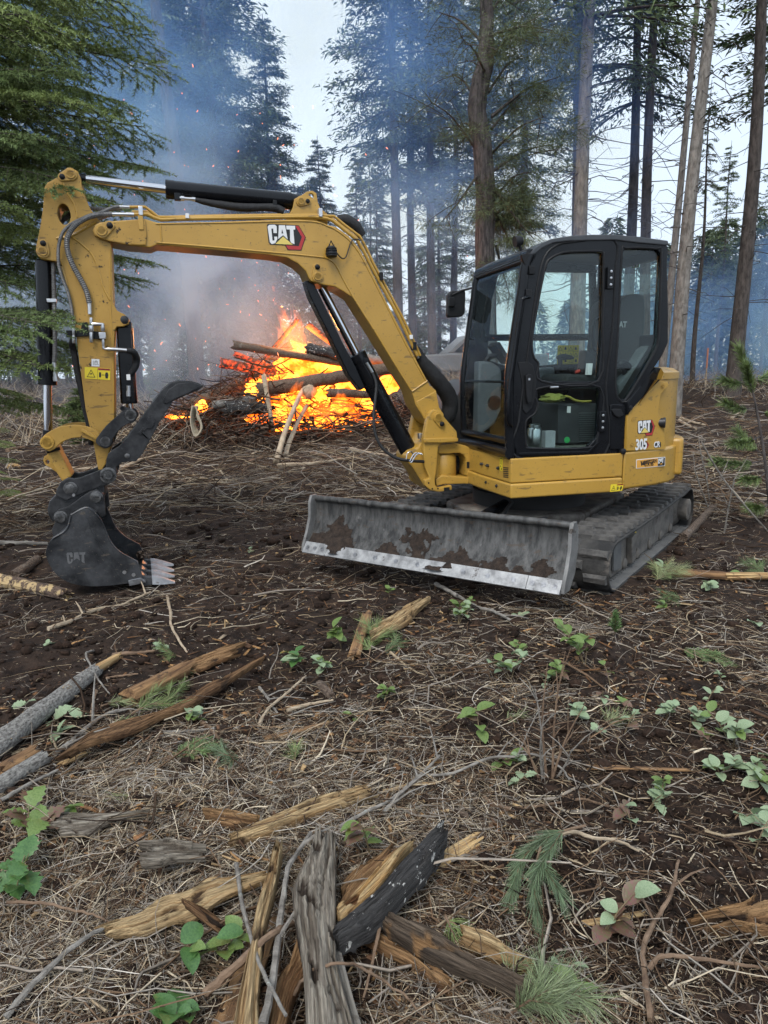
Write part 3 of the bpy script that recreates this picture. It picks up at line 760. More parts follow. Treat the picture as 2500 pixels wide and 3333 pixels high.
for pts in ([(905, 845), (880, 875), (930, 920), (905, 905)], [(862, 880), (905, 835), (925, 850), (880, 900)], [(918, 800), (950, 770), (990, 815), (960, 850), (930, 840), (915, 865)], [(950, 770), (968, 750), (995, 790), (985, 815)], [(925, 790), (940, 758), (975, 752), (965, 775)]):
    plate(BF, BF.trs(mp(R2, pts), .218), .208, .219, bevel=.002, bm=k)
part('cast_mark', k, IRON, thumb)
u, v = BF.tr(R2(620, 1222), .21); pin(BF, u, v, .205, [(0, .056), (.012, .056), (.014, .050), (.014, .044), (.010, .042), (.010, .030), (.018, .028), (.018, .010), (.024, .009), (.024, 0)], PINM, thumb)
u, v = BF.tr(R2(772, 1068), .21); pin(BF, u, v, .205, [(0, .018), (.008, .018), (.010, .014), (.010, 0)], PINM, thumb)
cp = BF.trs(mp(R2, [(205, 1345), (240, 1275), (300, 1240), (345, 1250), (400, 1240), (560, 1178), (600, 1165), (660, 1190), (680, 1245), (620, 1298), (560, 1312), (430, 1360), (330, 1402), (282, 1425), (200, 1385)]), .17)
coup = part('quick_coupler', plate(BF, cp, .135, .17, bevel=.005), IRON, EX)
part('coupler_plate', plate(BF, cp, -.17, -.135, bevel=.005), IRON, coup)
cb = BF.trs(mp(R2, [(132, 1490), (150, 1430), (200, 1375), (282, 1420), (440, 1350), (592, 1295), (590, 1400), (520, 1430), (400, 1470), (300, 1500), (220, 1570), (175, 1600), (140, 1540)]), .15)
part('coupler_body', plate(BF, cb, -.145, .15, bevel=.010), IRON, coup)
u, v = BF.tr(R2(318, 1326), .17); pin(BF, u, v, .165, [(0, .046), (.010, .046), (.012, .040), (.012, .032), (.024, .030), (.026, .026), (.026, 0)], PINM, coup)
u, v = BF.tr(R2(345, 1378), .17); pin(BF, u, v, .165, [(0, .010), (.02, .010), (.02, 0)], SILV, coup, 'bolt')
# ---------------------------------------------------------------- bucket
KW = .30
side = BF.trs(spline(mp(R2, [(320, 1545), (360, 1510), (430, 1488), (480, 1498), (550, 1568), (590, 1650), (640, 1760), (715, 1840), (800, 1892)]), 3)[:-1] + mp(R2, [(858, 1920), (880, 1980), (898, 2045), (880, 2062), (780, 2088)]) + spline(mp(R2, [(640, 2106), (480, 2112), (330, 2090), (220, 2030), (150, 1940), (120, 1850), (135, 1790), (165, 1735), (215, 1700), (285, 1640)]), 3), KW)
bucket = part('bucket', plate(BF, side, KW - .022, KW, bevel=.004), BUCK, EX)
part('side_plate', plate(BF, side, -KW, -KW + .022, bevel=.004), BUCK, bucket)
sh = BF.trs(spline(mp(R2, [(520, 1530), (470, 1497), (410, 1496), (340, 1535), (285, 1640), (200, 1712), (140, 1790), (122, 1860), (155, 1942), (225, 2026), (335, 2086), (480, 2108), (640, 2101), (780, 2084), (885, 2062)]), 3), KW)
sh_c = np.mean(np.array(sh), axis=0)
k = BM()
rings = []
for (u, v) in sh:
    d = Vector((sh_c[0] - u, sh_c[1] - v)); d = d.normalized() * .014
    rings.append([BF.P(u, v, KW - .02), BF.P(u, v, -KW + .02), BF.P(u + d.x, v + d.y, -KW + .02), BF.P(u + d.x, v + d.y, KW - .02)])
loft(k, rings)
part('shell', k, BUCK, bucket)
seam('weld_seam', BF.trs(mp(R2, [(420, 1500), (520, 1720), (640, 1920), (745, 2085)]), KW), KW, .005, BUCK, bucket)
seam('weld_seam', BF.trs(mp(R2, [(322, 1540), (430, 1484), (480, 1496), (552, 1568), (592, 1650), (642, 1760), (718, 1840), (858, 1916)]), KW), KW - .004, .007, BUCK, bucket)
seam('weld_seam', BF.trs(mp(R2, [(175, 1728), (285, 1655), (322, 1545)]), KW), KW, .008, BUCK, bucket)
part('cutting_edge', plate(BF, BF.trs(mp(R2, [(780, 2062), (880, 2040), (925, 2066), (920, 2080), (790, 2108)]), KW), -KW - .004, KW + .004, bevel=.004), STEEL, bucket)
for i in range(4):
    wc = -.255 + .17 * i
    p0 = BF.trs(mp(R2, [(868, 1888 + 57 * i), (972, 1896 + 56 * i), (972, 1952 + 53 * i), (868, 1938 + 57 * i)]), 0)
    # shank and tooth, each in its own slice of the bucket's width
    us = [BF.tr(R2(890, 2040), wc)[0], BF.tr(R2(985, 2045), wc)[0], BF.tr(R2(1155, 2080), wc)[0]]
    v0 = .012
    tcurve = [(us[0], v0 + .075), (us[1] + .01, v0 + .062), (us[1], v0 + .052), (us[1], v0 + .005), (us[0], v0)]
    sh_ = part('tooth_shank', plate(BF, tcurve, wc - .024, wc + .024, bevel=.006), BUCK, bucket)
    b = BM()
    R_ = []
    for f_, hw, h0, h1 in ((0, .030, .008, .066), (.15, .031, .006, .064), (.55, .024, .002, .044), (1.0, .014, .002, .014)):
        uu = us[1] + (us[2] - us[1]) * f_ + .012 * (1 - f_)
        R_.append([BF.P(uu, v0 + h0 - .006 * f_, wc - hw), BF.P(uu, v0 + h1 - .006 * f_, wc - hw * .8), BF.P(uu, v0 + h1 - .006 * f_, wc + hw * .8), BF.P(uu, v0 + h0 - .006 * f_, wc + hw)])
    loft(b, R_); do_bevel(b, .004)
    part('tooth', b, TOOTH, sh_)
br = BF.trs(mp(R2, [(195, 1600), (185, 1535), (225, 1496), (310, 1468), (400, 1400), (470, 1352), (530, 1336), (580, 1365), (592, 1430), (602, 1540), (560, 1562), (500, 1492), (430, 1472), (335, 1525), (290, 1650), (180, 1722), (168, 1660)]), .20)
for s in (1, -1):
    o = part('bracket', plate(BF, br, s * .165, s * .20, bevel=.005), IRON, bucket)
    if s > 0:
        for p in (R2(525, 1397), R2(240, 1556)):
            u, v = BF.tr(p, .20); pin(BF, u, v, .195, [(0, .044), (.010, .044), (.012, .036), (.028, .034), (.030, .024), (.030, .016), (.026, .014), (.026, 0)], PINM, o)
bt = BF.trs(mp(R2, [(545, 1500), (602, 1530), (640, 1640), (700, 1740), (830, 1765), (860, 1880), (800, 1890), (715, 1838), (640, 1758), (590, 1650)]), 0)
for p in (R2(750, 1998), R2(823, 2018)):
    u, v = BF.tr(p, KW); pin(BF, u, v, KW - .002, [(0, .013), (.004, .013), (.004, 0)], SILV, bucket, 'bolt')
cu_, cv_ = BF.tr(R2(375, 1895), KW)
logo(BF, cu_ - .012, cv_, KW - .001, .17, bucket, 'embossed_letters', letters_only=mat('embossed_steel', (.13, .132, .136), (.20, .20, .20), scale=20, rough=.45, metal=.5, bump=.1), depth=.004, rot=rad(-4))

# ---------------------------------------------------------------- swing post
pf = BF.trs(mp(S1, [(145, 1180), (172, 1095), (205, 1052), (262, 1040), (318, 1062), (352, 1130), (505, 1305), (515, 1400), (510, 1432), (330, 1450), (285, 1490), (275, 1600), (262, 1800), (250, 1850), (245, 1900), (250, 1960), (292, 1985), (445, 1950), (450, 2010), (300, 2032), (200, 2020), (125, 1960), (118, 1892), (180, 1868), (112, 1700), (105, 1400)]), .20)
post = part('swing_post', plate(BF, pf, .14, .20, bevel=.010), YEL, EX)
part('far_fork', plate(BF, pf, -.20, -.14, bevel=.010), YEL, post)
lb = BF.trs(mp(R4, [(925, 1905), (945, 1872), (1000, 1850), (1050, 1790), (1065, 1745), (1150, 1780), (1165, 1850), (1160, 2050), (1140, 2150), (1095, 2158), (1050, 2120), (965, 1985), (930, 1950)]), .10)
part('post_body', plate(BF, lb, -.139, .139, bevel=.012), YEL, post)
part('post_rib', plate(BF, BF.trs(mp(S1, [(105, 1395), (210, 1390), (290, 1385), (515, 1385), (515, 1425), (330, 1440), (200, 1440), (105, 1440)]), .21), .195, .222, bevel=.006), YEL, post)
u, v = BF.tr(S1(330, 1610), .0)
part('pivot_barrel', stepped(BM(), BF.P(BF.tr(S1(345, 1600), 0.05)[0], .60, .05), BF.v, [(0, .095), (.02, .105), (.20, .105), (.23, .09)], 28), YEL, post)
lock_tab(BF, S1(278, 1132), S1(320, 1215), .20, .040, post)
part('decal', plate(BF, BF.trs(mp(S1, [(352, 1980), (418, 1976), (418, 2020), (352, 2026)]), .204), .20, .2045, bevel=0), BLACKP, post)
for p in (S1(167, 1925), S1(210, 1995), S1(278, 1993)):
    u, v = BF.tr(p, .2); pin(BF, u, v, .198, [(0, .007), (.004, .007), (.004, 0)], BLKM, post, 'bolt')
part('grease_block', box(BM(), BF.P(*BF.tr(S1(85, 1360), .11), .11), (BF.u, BF.v, BF.w), (.03, .022, .02), .004), SILV, post)

# ---------------------------------------------------------------- house
house = part('swing_bracket', plate(HF, HF.trs(mp(S1, [(280, 1575), (282, 1490), (300, 1462), (480, 1450), (610, 1476), (690, 1515), (785, 1550), (850, 1560), (850, 1845), (775, 1840), (610, 1838), (615, 1640), (590, 1590), (540, 1565), (460, 1568), (440, 1575)]), .16), -.25, .16, bevel=.012), YEL, EX)
part('lower_arm', plate(HF, HF.trs(mp(S1, [(250, 1880), (330, 1832), (600, 1852), (775, 1838), (850, 1850), (850, 1910), (775, 1905), (680, 1912), (660, 1938), (590, 1935), (350, 1942), (262, 1962)]), .17), -.25, .17, bevel=.010), YEL, house)
part('back_plate', plate(HF, HF.trs(mp(S1, [(600, 1560), (860, 1570), (860, 1860), (600, 1850)]), .10), -.25, .10, bevel=.006), YEL, house)
part('serial_plate', plate(HF, HF.trs(mp(S1, [(625, 1672), (786, 1668), (786, 1742), (625, 1748)]), .163), .14, .1635, bevel=0), BLACKP, house)
sleeve('hose_bundle', mp(S1, [(370, 1690), (440, 1700), (520, 1710), (620, 1720)]), -.05, [.05, .07, .075, .07], EX)
sleeve('hose_bundle', mp(S1, [(380, 1640), (450, 1650), (540, 1640), (620, 1640)]), -.02, [.03, .03, .035, .03], EX)

HW = .92
def hz(p, z): return HF.loc(at_z(p[0], p[1], z))
c_top = hz(S3(35, 660), .87); c_bot = hz(S3(28, 945), .60)
chu, chw = c_top[0], c_top[2]
if not (.4 < chu < 1.2): chu, chw = .80, .50
fu = HF.tr(S3(300, 720), HW)[0]
# plan outlines (u, w)
def tail(s=1.0, off=0.0):
    pts = [(-.335, .92), (-.50, .867), (-.66, .812), (-.80, .74), (-.92, .63), (-1.01, .50), (-1.075, .34), (-1.105, .16), (-1.11, -.05), (-1.09, -.28), (-1.02, -.50), (-.90, -.70), (-.72, -.86), (-.50, -.92)]
    return [((-.335 + (u + .335) * 1.12) * s + off, w * s) for u, w in pts]
def vprism(plan, v0, v1, bevel=.012, seg=3):
    return prism([HF.P(u, v0, w) for u, w in plan], HF.v * (v1 - v0), (), bevel, None, seg)
v_sk0 = HF.tr(S3(300, 1060), HW)[1]; v_sk1 = HF.tr(S3(300, 935), HW)[1]; v_sk2 = HF.tr(S3(300, 720), HW)[1]
far = [(.55, -.92), (chu, -.55)]
front = [(-.325, HW), (fu, HW), (chu, chw), (chu, -.60), (.5, -.92), (-.325, -.92)]
deck = part('cab_skirt', vprism(front, v_sk1 + .004, v_sk2, .010), YEL, EX)
front2 = [(-.320, HW + .014), (fu + .004, HW + .014), (chu + .014, chw + .004), (chu + .014, -.60), (.5, -.92), (-.32, -.92)]
part('lower_skirt', vprism(front2, v_sk0, v_sk1, .014), YEL, deck)
# front-corner face details: chamfer frame
P0 = HF.P(fu, 0, HW); P1 = HF.P(chu, 0, chw)
ch = Frame((P0.x, P0.y), 0)
ch.u = (P1 - P0).normalized(); ch.w = Vector((ch.u.y, -ch.u.x, 0)); ch.w = ch.w if ch.w.dot(O - P0) > 0 else -ch.w
for i in range(6):
    y0 = 790 + 16 * i
    part('vent_slot', plate(ch, ch.trs(mp(S3, [(233, y0), (277, y0 + 4), (277, y0 + 13), (233, y0 + 9)]), 0), -.01, .0015, bevel=0), BLACKP, deck)
warn_decal(ch, ch.trs(mp(S3, [(206, 710), (229, 714), (226, 823), (203, 818)]), 0), .001, deck, vertical=True)
for p in (S3(93, 778), S3(185, 800), S3(85, 922), S3(175, 952), S3(42, 765)):
    u, v = ch.tr(p, .012); part('bolt', stepped(BM(), ch.P(u, v, .0), ch.w, [(0, .012), (.018, .012), (.02, .008), (.024, .006), (.024, 0)], 8), IRON, deck)
warn_decal(HF, HF.trs(mp(S3, [(1153, 940), (1260, 932), (1250, 992), (1145, 1004)]), HW + .014), HW + .0155, deck)
# rear body
body = part('tail_body', vprism(tail(1.0) + [(-.335, -.92)], v_sk0 + .012, v_sk2 + .01, .02), YEL, EX)
vt = HF.tr(R5(1500, 962), .6)[1]
capv = HF.tr(R5(1500, 886), .6)[1]
def hood_ring(v, s, uf):
    return [HF.P(min(u * s - (1 - s) * .45, uf), v, w * s) for u, w in tail() + [(-.33, -.88)]]
b = BM(); loft(b, [hood_ring(v_sk2 + .005, .975, -.335), hood_ring(v_sk2 + .25, .975, -.36), hood_ring(vt, .975, -.60)]); do_bevel(b, .015)
hood = part('engine_hood', b, YEL, EX)
b = BM(); loft(b, [hood_ring(vt + .002, .985, -.62), hood_ring(vt + (capv - vt) * .55, .985, -.64), hood_ring(capv - .01, .92, -.66), hood_ring(capv, .84, -.68)]); do_bevel(b, .01)
part('hood_cap', b, YEL, hood)
# counterweight lobe that wraps the tail
cw = [(u * 1.045, w * 1.045) for u, w in tail()[4:-3]]
cwi = [(u * .96, w * .96) for u, w in tail()[4:-3]][::-1]
part('counterweight', vprism(cw + cwi, v_sk0 + .05, v_sk2 + .06, .03), YEL, EX)
# tail facet: lid, logos
_t = tail(); TF = Frame(tuple(HF.P(-.335, 0, HW))[:2], 14 + math.degrees(math.atan2(_t[0][1] - _t[2][1], _t[0][0] - _t[2][0])))
lid = TF.trs(mp(R5, [(1207, 1420), (1214, 1200), (1240, 1155), (1398, 990), (1418, 980), (1470, 980), (1478, 1000), (1425, 1062), (1410, 1175), (1450, 1275), (1456, 1405), (1446, 1412)]), .004)
lid_o = part('service_door', plate(TF, lid, -.03, .006, bevel=.005), YEL, hood)
for p in (R5(1438, 1012), R5(1253, 1217), R5(1242, 1382)):
    u, v = TF.tr(p, .006); part('bolt', stepped(BM(), TF.P(u, v, .004), TF.w, [(0, .022), (.004, .022), (.004, .015), (.001, .013), (.001, .008), (.008, .008), (.008, 0)], 14), YELW, lid_o)
u, v = TF.tr(R5(1437, 1243), .03)
cap_ = part('filler_cap', stepped(BM(), TF.P(u, v, -.03), TF.w * .75 - TF.u * .6, [(0, .036), (.05, .036), (.05, .040), (.065, .040), (.07, .034), (.07, 0)], 20), IRON, lid_o)
recess = TF.trs(mp(R5, [(1428, 1065), (1480, 1010), (1482, 1180), (1455, 1265), (1416, 1175)]), 0)
u, v = TF.tr(R5(1333, 1275), .006)
wl2 = abs(TF.tr(R5(1279, 1275), 0)[0] - TF.tr(R5(1389, 1275), 0)[0])
logo(TF, u, v, .0065, wl2, lid_o, rot=rad(0))
def textp(s, fr, p, w, h, m, parent, bold=.0, wscale=1.0):
    u, v = fr.tr(p, w)
    return obj('lettering', text_mesh(s, m, size=h, bold=bold, ext=.0008, name='lettering'), parent, face_matrix(fr, u, v, w, wscale, 1.0))
ch305 = TF.trs(mp(R5, [(1272, 1370), (1282, 1360), (1335, 1360), (1348, 1380), (1335, 1403), (1276, 1403)]), 0)
d305 = rect_decal(TF, ch305, .0065, BLACKP, lid_o, 'model_decal')
part('red_frame', plate(TF, TF.trs(mp(R5, [(1330, 1362), (1336, 1362), (1347, 1380), (1334, 1402), (1328, 1402), (1340, 1381)]), 0), .0082, .009, bevel=0), REDP, d305)
textp('305', TF, R5(1303, 1382), .0092, .112, WHITE, d305, bold=.0035, wscale=.78)
dcr = rect_decal(TF, TF.trs(mp(R5, [(1383, 1367), (1422, 1364), (1421, 1395), (1382, 1398)]), 0), .0065, BLACKP, lid_o, 'version_decal')
textp('CR', TF, R5(1402, 1381), .0085, .062, WHITE, dcr, bold=.0015, wscale=.85)
# dealer sticker
stq = mp(R5, [(1270, 1475), (1454, 1457), (1452, 1515), (1269, 1533)])
stk = rect_decal(TF, TF.trs(stq, .002), .002, WHITE, body, 'dealer_sticker')
part('orange_field', plate(TF, TF.trs(mp(R5, [(1273, 1479), (1406, 1466), (1405, 1516), (1272, 1529)]), .002), .0036, .0044, bevel=0), ORANGEP, stk)
part('black_field', plate(TF, TF.trs(mp(R5, [(1407, 1466), (1451, 1461), (1449, 1512), (1406, 1516)]), .002), .0036, .0044, bevel=0), BLACKP, stk)
srot = math.atan2(18 * .5124, 184 * .5124)
for s, p in (('WESTERN', R5(1362, 1488)), ('STATES', R5(1352, 1506))):
    u, v = TF.tr(p, .004)
    obj('lettering', text_mesh(s, BLACKP, size=.038, bold=.0012, ext=.0008, name='lettering'), stk, face_matrix(TF, u, v, .005, .80, 1.0, 0))
part('emblem', plate(TF, TF.trs(mp(R5, [(1297, 1486), (1304, 1485), (1309, 1503), (1311, 1484), (1316, 1484), (1319, 1502), (1319, 1483), (1325, 1483), (1324, 1514), (1318, 1512), (1312, 1505), (1307, 1515), (1302, 1514)]), .004), .0046, .0054, bevel=0), BLACKP, stk)
u, v = TF.tr(R5(1427, 1488), .004)
logo(TF, u - .008, v, .0045, .085, stk, 'sticker_letters', letters_only=WHITE)
part('emblem', plate(TF, TF.trs(mp(R5, [(1428, 1497), (1437, 1504), (1419, 1506)]), .004), .0058, .0066, bevel=0), ORANGEP, stk)
# dark hood on the far (right) side of the boom
rh = BM()
ra = [HF.P(*hz_) for hz_ in [(0, 0, 0)]]
def ring(v, u0, u1, w0, w1): return [HF.P(u0, v, w0), HF.P(u1, v, w0), HF.P(u1, v, w1), HF.P(u0, v, w1)]
loft(rh, [ring(v_sk2 + .004, -.30, .66, -.88, -.16), ring(1.18, -.30, .66, -.88, -.16), ring(1.34, -.30, .56, -.86, -.18), ring(1.42, -.30, .42, -.78, -.20)])
do_bevel(rh, .03, 3)
part('right_side_hood', rh, GREYP, EX)

# ---------------------------------------------------------------- cab
CW = .90
CF = -.06
prof_px = [S3(300, 708), S2(292, 1250), S2(325, 950), S2(365, 680), S2(410, 400), S2(432, 230), S2(470, 125), S2(540, 52), S2(650, 8), S2(800, -12), S2(1190, -22), S2(1630, 28), S2(1648, 600), S2(1645, 880), S2(1600, 985), S3(1312, 262), S3(1290, 400), S3(1278, 678)]
PR = HF.trs(prof_px, CW)
door_up = HF.trs(mp(S2, [(600, 215), (640, 160), (720, 120), (800, 105), (1050, 98), (1088, 120), (1096, 170), (1085, 700), (1048, 1212), (560, 1214), (535, 1065), (492, 1003), (478, 860), (512, 640), (560, 390)]), CW)
door_lo = HF.trs(mp(S3, [(428, 400), (500, 335), (528, 250), (530, 118), (1060, 106), (1042, 530), (958, 625), (485, 632), (440, 612), (428, 580)]), CW)
rear_w = HF.trs(mp(S2, [(1250, 120), (1290, 72), (1540, 78), (1590, 130), (1570, 700), (1562, 870), (1510, 1000)]) + mp(S3, [(1290, 205), (1230, 212), (1205, 170)]) + mp(S2, [(1195, 1180), (1222, 700)]), CW)
cab = part('cab_frame', plate(HF, PR, CW - .05, CW, holes=[door_up, door_lo, rear_w], bevel=.006), BLK, EX)
for h, nm in ((door_up, 'door_glass'), (door_lo, 'door_glass'), (rear_w, 'side_glass')):
    part(nm, plate(HF, h, CW - .028, CW - .022, bevel=0), GLASS, cab)
# raised door frame and pillar trims on the outside
def rim(name, pts, w, r, m, closed=True, n=4, flat=1.0):
    q = [HF.P(u, v, w) for u, v in spline(pts, n, closed)]
    if closed: q.append(q[0]); q.append(q[1])
    return part(name, tube(BM(), q, r, 8, caps=not closed), m, cab)
door_o = HF.trs(mp(S2, [(420, 1190), (440, 1000), (470, 780), (500, 560), (535, 340), (570, 190), (620, 100), (700, 45), (820, 20), (1185, 5), (1190, 300), (1165, 800)]) + mp(S3, [(1110, 100), (1095, 690), (345, 705), (365, 400), (400, 120)]), CW)
rim('door_seal', door_o, CW, .009, BLKM)
rim('glass_seal', door_up, CW - .004, .010, BLKM)
rim('glass_seal', door_lo, CW - .004, .009, BLKM)
rim('glass_seal', rear_w, CW - .004, .010, BLKM)
part('door_sill', plate(HF, HF.trs(mp(S3, [(370, 668), (960, 655), (1045, 570), (1048, 590), (968, 678), (372, 690)]), CW + .012), CW - .004, CW + .012, bevel=.004), BLK, cab)
part('door_latch_cover', plate(HF, HF.trs(mp(S2, [(360, 1050), (450, 1045), (490, 1075), (505, 1130)]) + mp(S3, [(520, 30), (515, 170), (480, 290), (430, 335), (400, 300), (395, 60)]), CW + .010), CW - .004, CW + .008, bevel=.006), BLKM, cab)
hd = part('door_handle', plate(HF, HF.trs(mp(S2, [(425, 1165), (450, 1150), (480, 1160), (486, 1190)]) + mp(S3, [(485, 60), (475, 190), (478, 240), (440, 245), (432, 190), (425, 60)]), CW + .035), CW + .010, CW + .038, bevel=.006), BLKM, cab)
u, v = HF.tr(S2(455, 1196), CW + .038); pin(HF, u, v, CW + .037, [(0, .008), (.003, .008), (.003, 0)], SILV, hd, 'lock')
part('rail_latch', cyl(BM(), HF.P(*HF.tr(S3(630, 108), CW), CW + .01), HF.P(*HF.tr(S3(697, 104), CW), CW + .01), .008, seg=8), SILV, cab)
part('side_locker', plate(HF, HF.trs(mp(S3, [(1150, 262), (1170, 248), (1275, 256), (1290, 300), (1262, 640), (1150, 640)]), CW + .014), CW - .004, CW + .012, bevel=.008), BLK, cab)
part('locker_handle', plate(HF, HF.trs(mp(S3, [(1160, 300), (1190, 290), (1245, 292), (1268, 345), (1225, 368), (1190, 350)]), CW + .028), CW + .01, CW + .028, bevel=.006), BLKM, cab)
for px in (S2(1150, 330), S3(1080, 400)):
    u, v = HF.tr(px, CW + .012)
    hg = part('door_hinge', box(BM(), HF.P(u, v, CW + .008), (HF.u, HF.v, HF.w), (.026, .075, .012), .005), BLK, cab)
    for dv in (-.045, 0, .045): pin(HF, u, v + dv, CW + .019, [(0, .009), (.006, .009), (.007, .006), (.007, 0)], SILV, hg, 'bolt')
part('black_trim', plate(TF, TF.trs(mp(R5, [(1420, 892), (1428, 900), (1425, 965), (1400, 988), (1240, 1152), (1216, 1190), (1212, 1110), (1330, 960), (1390, 890)]), .01), -.05, .016, bevel=.006), BLK, cab)
for p in (R5(1394, 912), R5(1236, 1145)):
    u, v = TF.tr(p, .016); part('bolt', stepped(BM(), TF.P(u, v, .014), TF.w, [(0, .02), (.004, .02), (.004, .014), (.010, .012), (.010, 0)], 12), BLKM, cab)
u, v = HF.tr(S3(1258, 655), CW + .02); part('bumper_stop', stepped(BM(), HF.P(u, v, CW), HF.w, [(0, .02), (.03, .022), (.035, .015), (.035, 0)], 12), BLKM, cab)
# roof slab
rt = [S2(455, 128), S2(500, 72), S2(560, 30), S2(650, -8), S2(800, -32), S2(1000, -44), S2(1200, -44), S2(1400, -26), S2(1645, 8), S2(1650, 50), S2(1400, 30), S2(1190, 5), S2(800, 12), S2(660, 30), S2(570, 72), S2(500, 130)]
roof = part('cab_roof', plate(HF, HF.trs(rt, CW + .01), CF - .03, CW + .012, bevel=.008), mat('roof_black', (.03, .033, .037), (.05, .053, .058), scale=5, rough=.35, coat=.2), cab)
# front: pillars, cross bars, glass
fp = HF.trs(prof_px[:7], CW)
part('front_pillar', tube(BM(), [HF.P(u, v, CW - .022) for u, v in spline(fp, 4)], .036, 10), BLK, cab)
part('front_pillar', tube(BM(), [HF.P(u, v, CF + .02) for u, v in spline(fp, 4)], .032, 10), BLK, cab)
def fpt(t):
    i = min(int(t), len(fp) - 2); f_ = t - i
    return (fp[i][0] + (fp[i + 1][0] - fp[i][0]) * f_, fp[i][1] + (fp[i + 1][1] - fp[i][1]) * f_)
def cross(t, r, m, name, du=0.0, w0=CF, w1=CW):
    u, v = fpt(t); part(name, cyl(BM(), HF.P(u + du, v, w0), HF.P(u + du, v, w1), r, seg=10), m, cab)
cross(.06, .05, BLK, 'front_sill'); cross(.22, .03, BLK, 'front_sill', .005); cross(5.6, .035, BLK, 'front_header'); cross(5.95, .04, BLK, 'front_header')
part('visor', plate(HF, HF.trs(mp(S2, [(395, 160), (470, 95), (560, 40), (540, 90), (450, 170)]), CW - .02), CF - .02, CW - .01, bevel=.008), BLK, cab)
fv = HF.tr(S3(265, 66), CW)[1]
tt = 0.0
while fpt(tt)[1] < fv and tt < 5: tt += .02
cross(tt, .010, BLK, 'window_divider', .0)
gp = [fpt(x * .1) for x in range(2, 57)]
b = BM(); loft(b, [[HF.P(u + .012, v, CW - .04) for u, v in gp], [HF.P(u + .012, v, CF + .04) for u, v in gp]], closed=False, cap=False)
part('windscreen', b, GLASS, cab)
part('hand_rail', tube(BM(), spline([tuple(HF.P(*HF.tr(p, w), w)) for p, w in zip(mp(S2, [(455, 490), (410, 500), (385, 560), (340, 860), (300, 1150)]) + mp(S3, [(285, 90), (275, 380), (310, 440)]), [CW, CW + .05, CW + .05, CW + .045, CW + .045, CW + .045, CW + .045, CW + .01])], 5), .0125, 10), BLK, cab)
for p in (S2(475, 262), S2(447, 462)):
    u, v = HF.tr(p, CW + .01); part('pillar_bracket', box(BM(), HF.P(u, v, CW + .006), (HF.u, HF.v, HF.w), (.022, .028, .016), .004), BLKM, cab)
# corner bracket between visor and pillar
part('corner_gusset', plate(HF, HF.trs(mp(S2, [(385, 130), (440, 110), (460, 130), (430, 230), (410, 210)]), CW + .005), CW - .02, CW + .012, bevel=.004), BLKM, cab)
# far side wall with its window, rear wall
f_up = HF.trs(mp(S2, [(112, 812), (135, 520), (190, 310), (262, 222), (1022, 222), (1030, 600), (1000, 812)]), CF)
f_lo = HF.trs(mp(S2, [(105, 868), (1000, 868), (968, 1070), (500, 1085), (300, 1095), (98, 1030)]), CF)
f_up = [(max(u, -.565), min(v, 2.315)) for u, v in f_up[:4]] + [(-.555, 2.315), (-.575, 2.0), (-.575, 1.79)]
f_lo = [f_lo[0], (-.575, 1.735), (-.56, 1.56)] + f_lo[3:]
try:
    part('far_wall', plate(HF, PR, CF - .03, CF, holes=[f_up, f_lo], bevel=.003), BLK, cab)
except Exception as e:
    print('far wall', e)
for h in (f_up, f_lo): part('far_glass', plate(HF, h, CF - .018, CF - .014, bevel=0), GLASS, cab)
part('guard_bar', cyl(BM(), HF.P(*HF.tr(S2(110, 842), CF + .02), CF + .02), HF.P(*HF.tr(S2(1005, 840), CF + .02), CF + .02), .018, seg=8), BLK, cab)
part('window_rail', cyl(BM(), HF.P(*HF.tr(S2(600, 268), CF + .015), CF + .015), HF.P(*HF.tr(S2(1030, 272), CF + .015), CF + .015), .014, seg=8), BLK, cab)
# rear wall with its window, seen through the side glass
RWF = Frame((0, 0), 0); RWF.o = HF.P(-.625, 0, 0); RWF.u = -HF.w; RWF.w = HF.u
def rq(w0, w1, v0, v1): return [(-w0, v0), (-w1, v0), (-w1, v1), (-w0, v1)]
part('rear_wall', plate(RWF, rq(CF, CW - .05, 1.62, 2.36), -.03, .0, holes=[rq(CF + .07, CW - .13, 1.74, 2.28)], bevel=.003), BLK, cab)
part('rear_glass', plate(RWF, rq(CF + .07, CW - .13, 1.74, 2.28), -.018, -.014, bevel=0), GLASS, cab)
part('rear_panel', prism([HF.P(-.66, 1.66, CF), HF.P(-.36, 1.21, CF), HF.P(-.35, .90, CF), HF.P(-.33, .90, CF), HF.P(-.33, 1.22, CF), HF.P(-.62, 1.66, CF)], HF.w * (CW - .05 - CF)), BLKM, cab)
part('floor', vprism([(-.30, CW - .06), (.52, CW - .06), (.52, CF), (-.30, CF)], v_sk2 + .003, v_sk2 + .03, .004), MAT_F, cab)
for i in range(10):
    w_ = CW - .10 - i * .035
    part('mat_rib', box(BM(), HF.P(.10, v_sk2 + .034, w_), (HF.u, HF.v, HF.w), (.30, .005, .007), 0), MAT_F, cab)
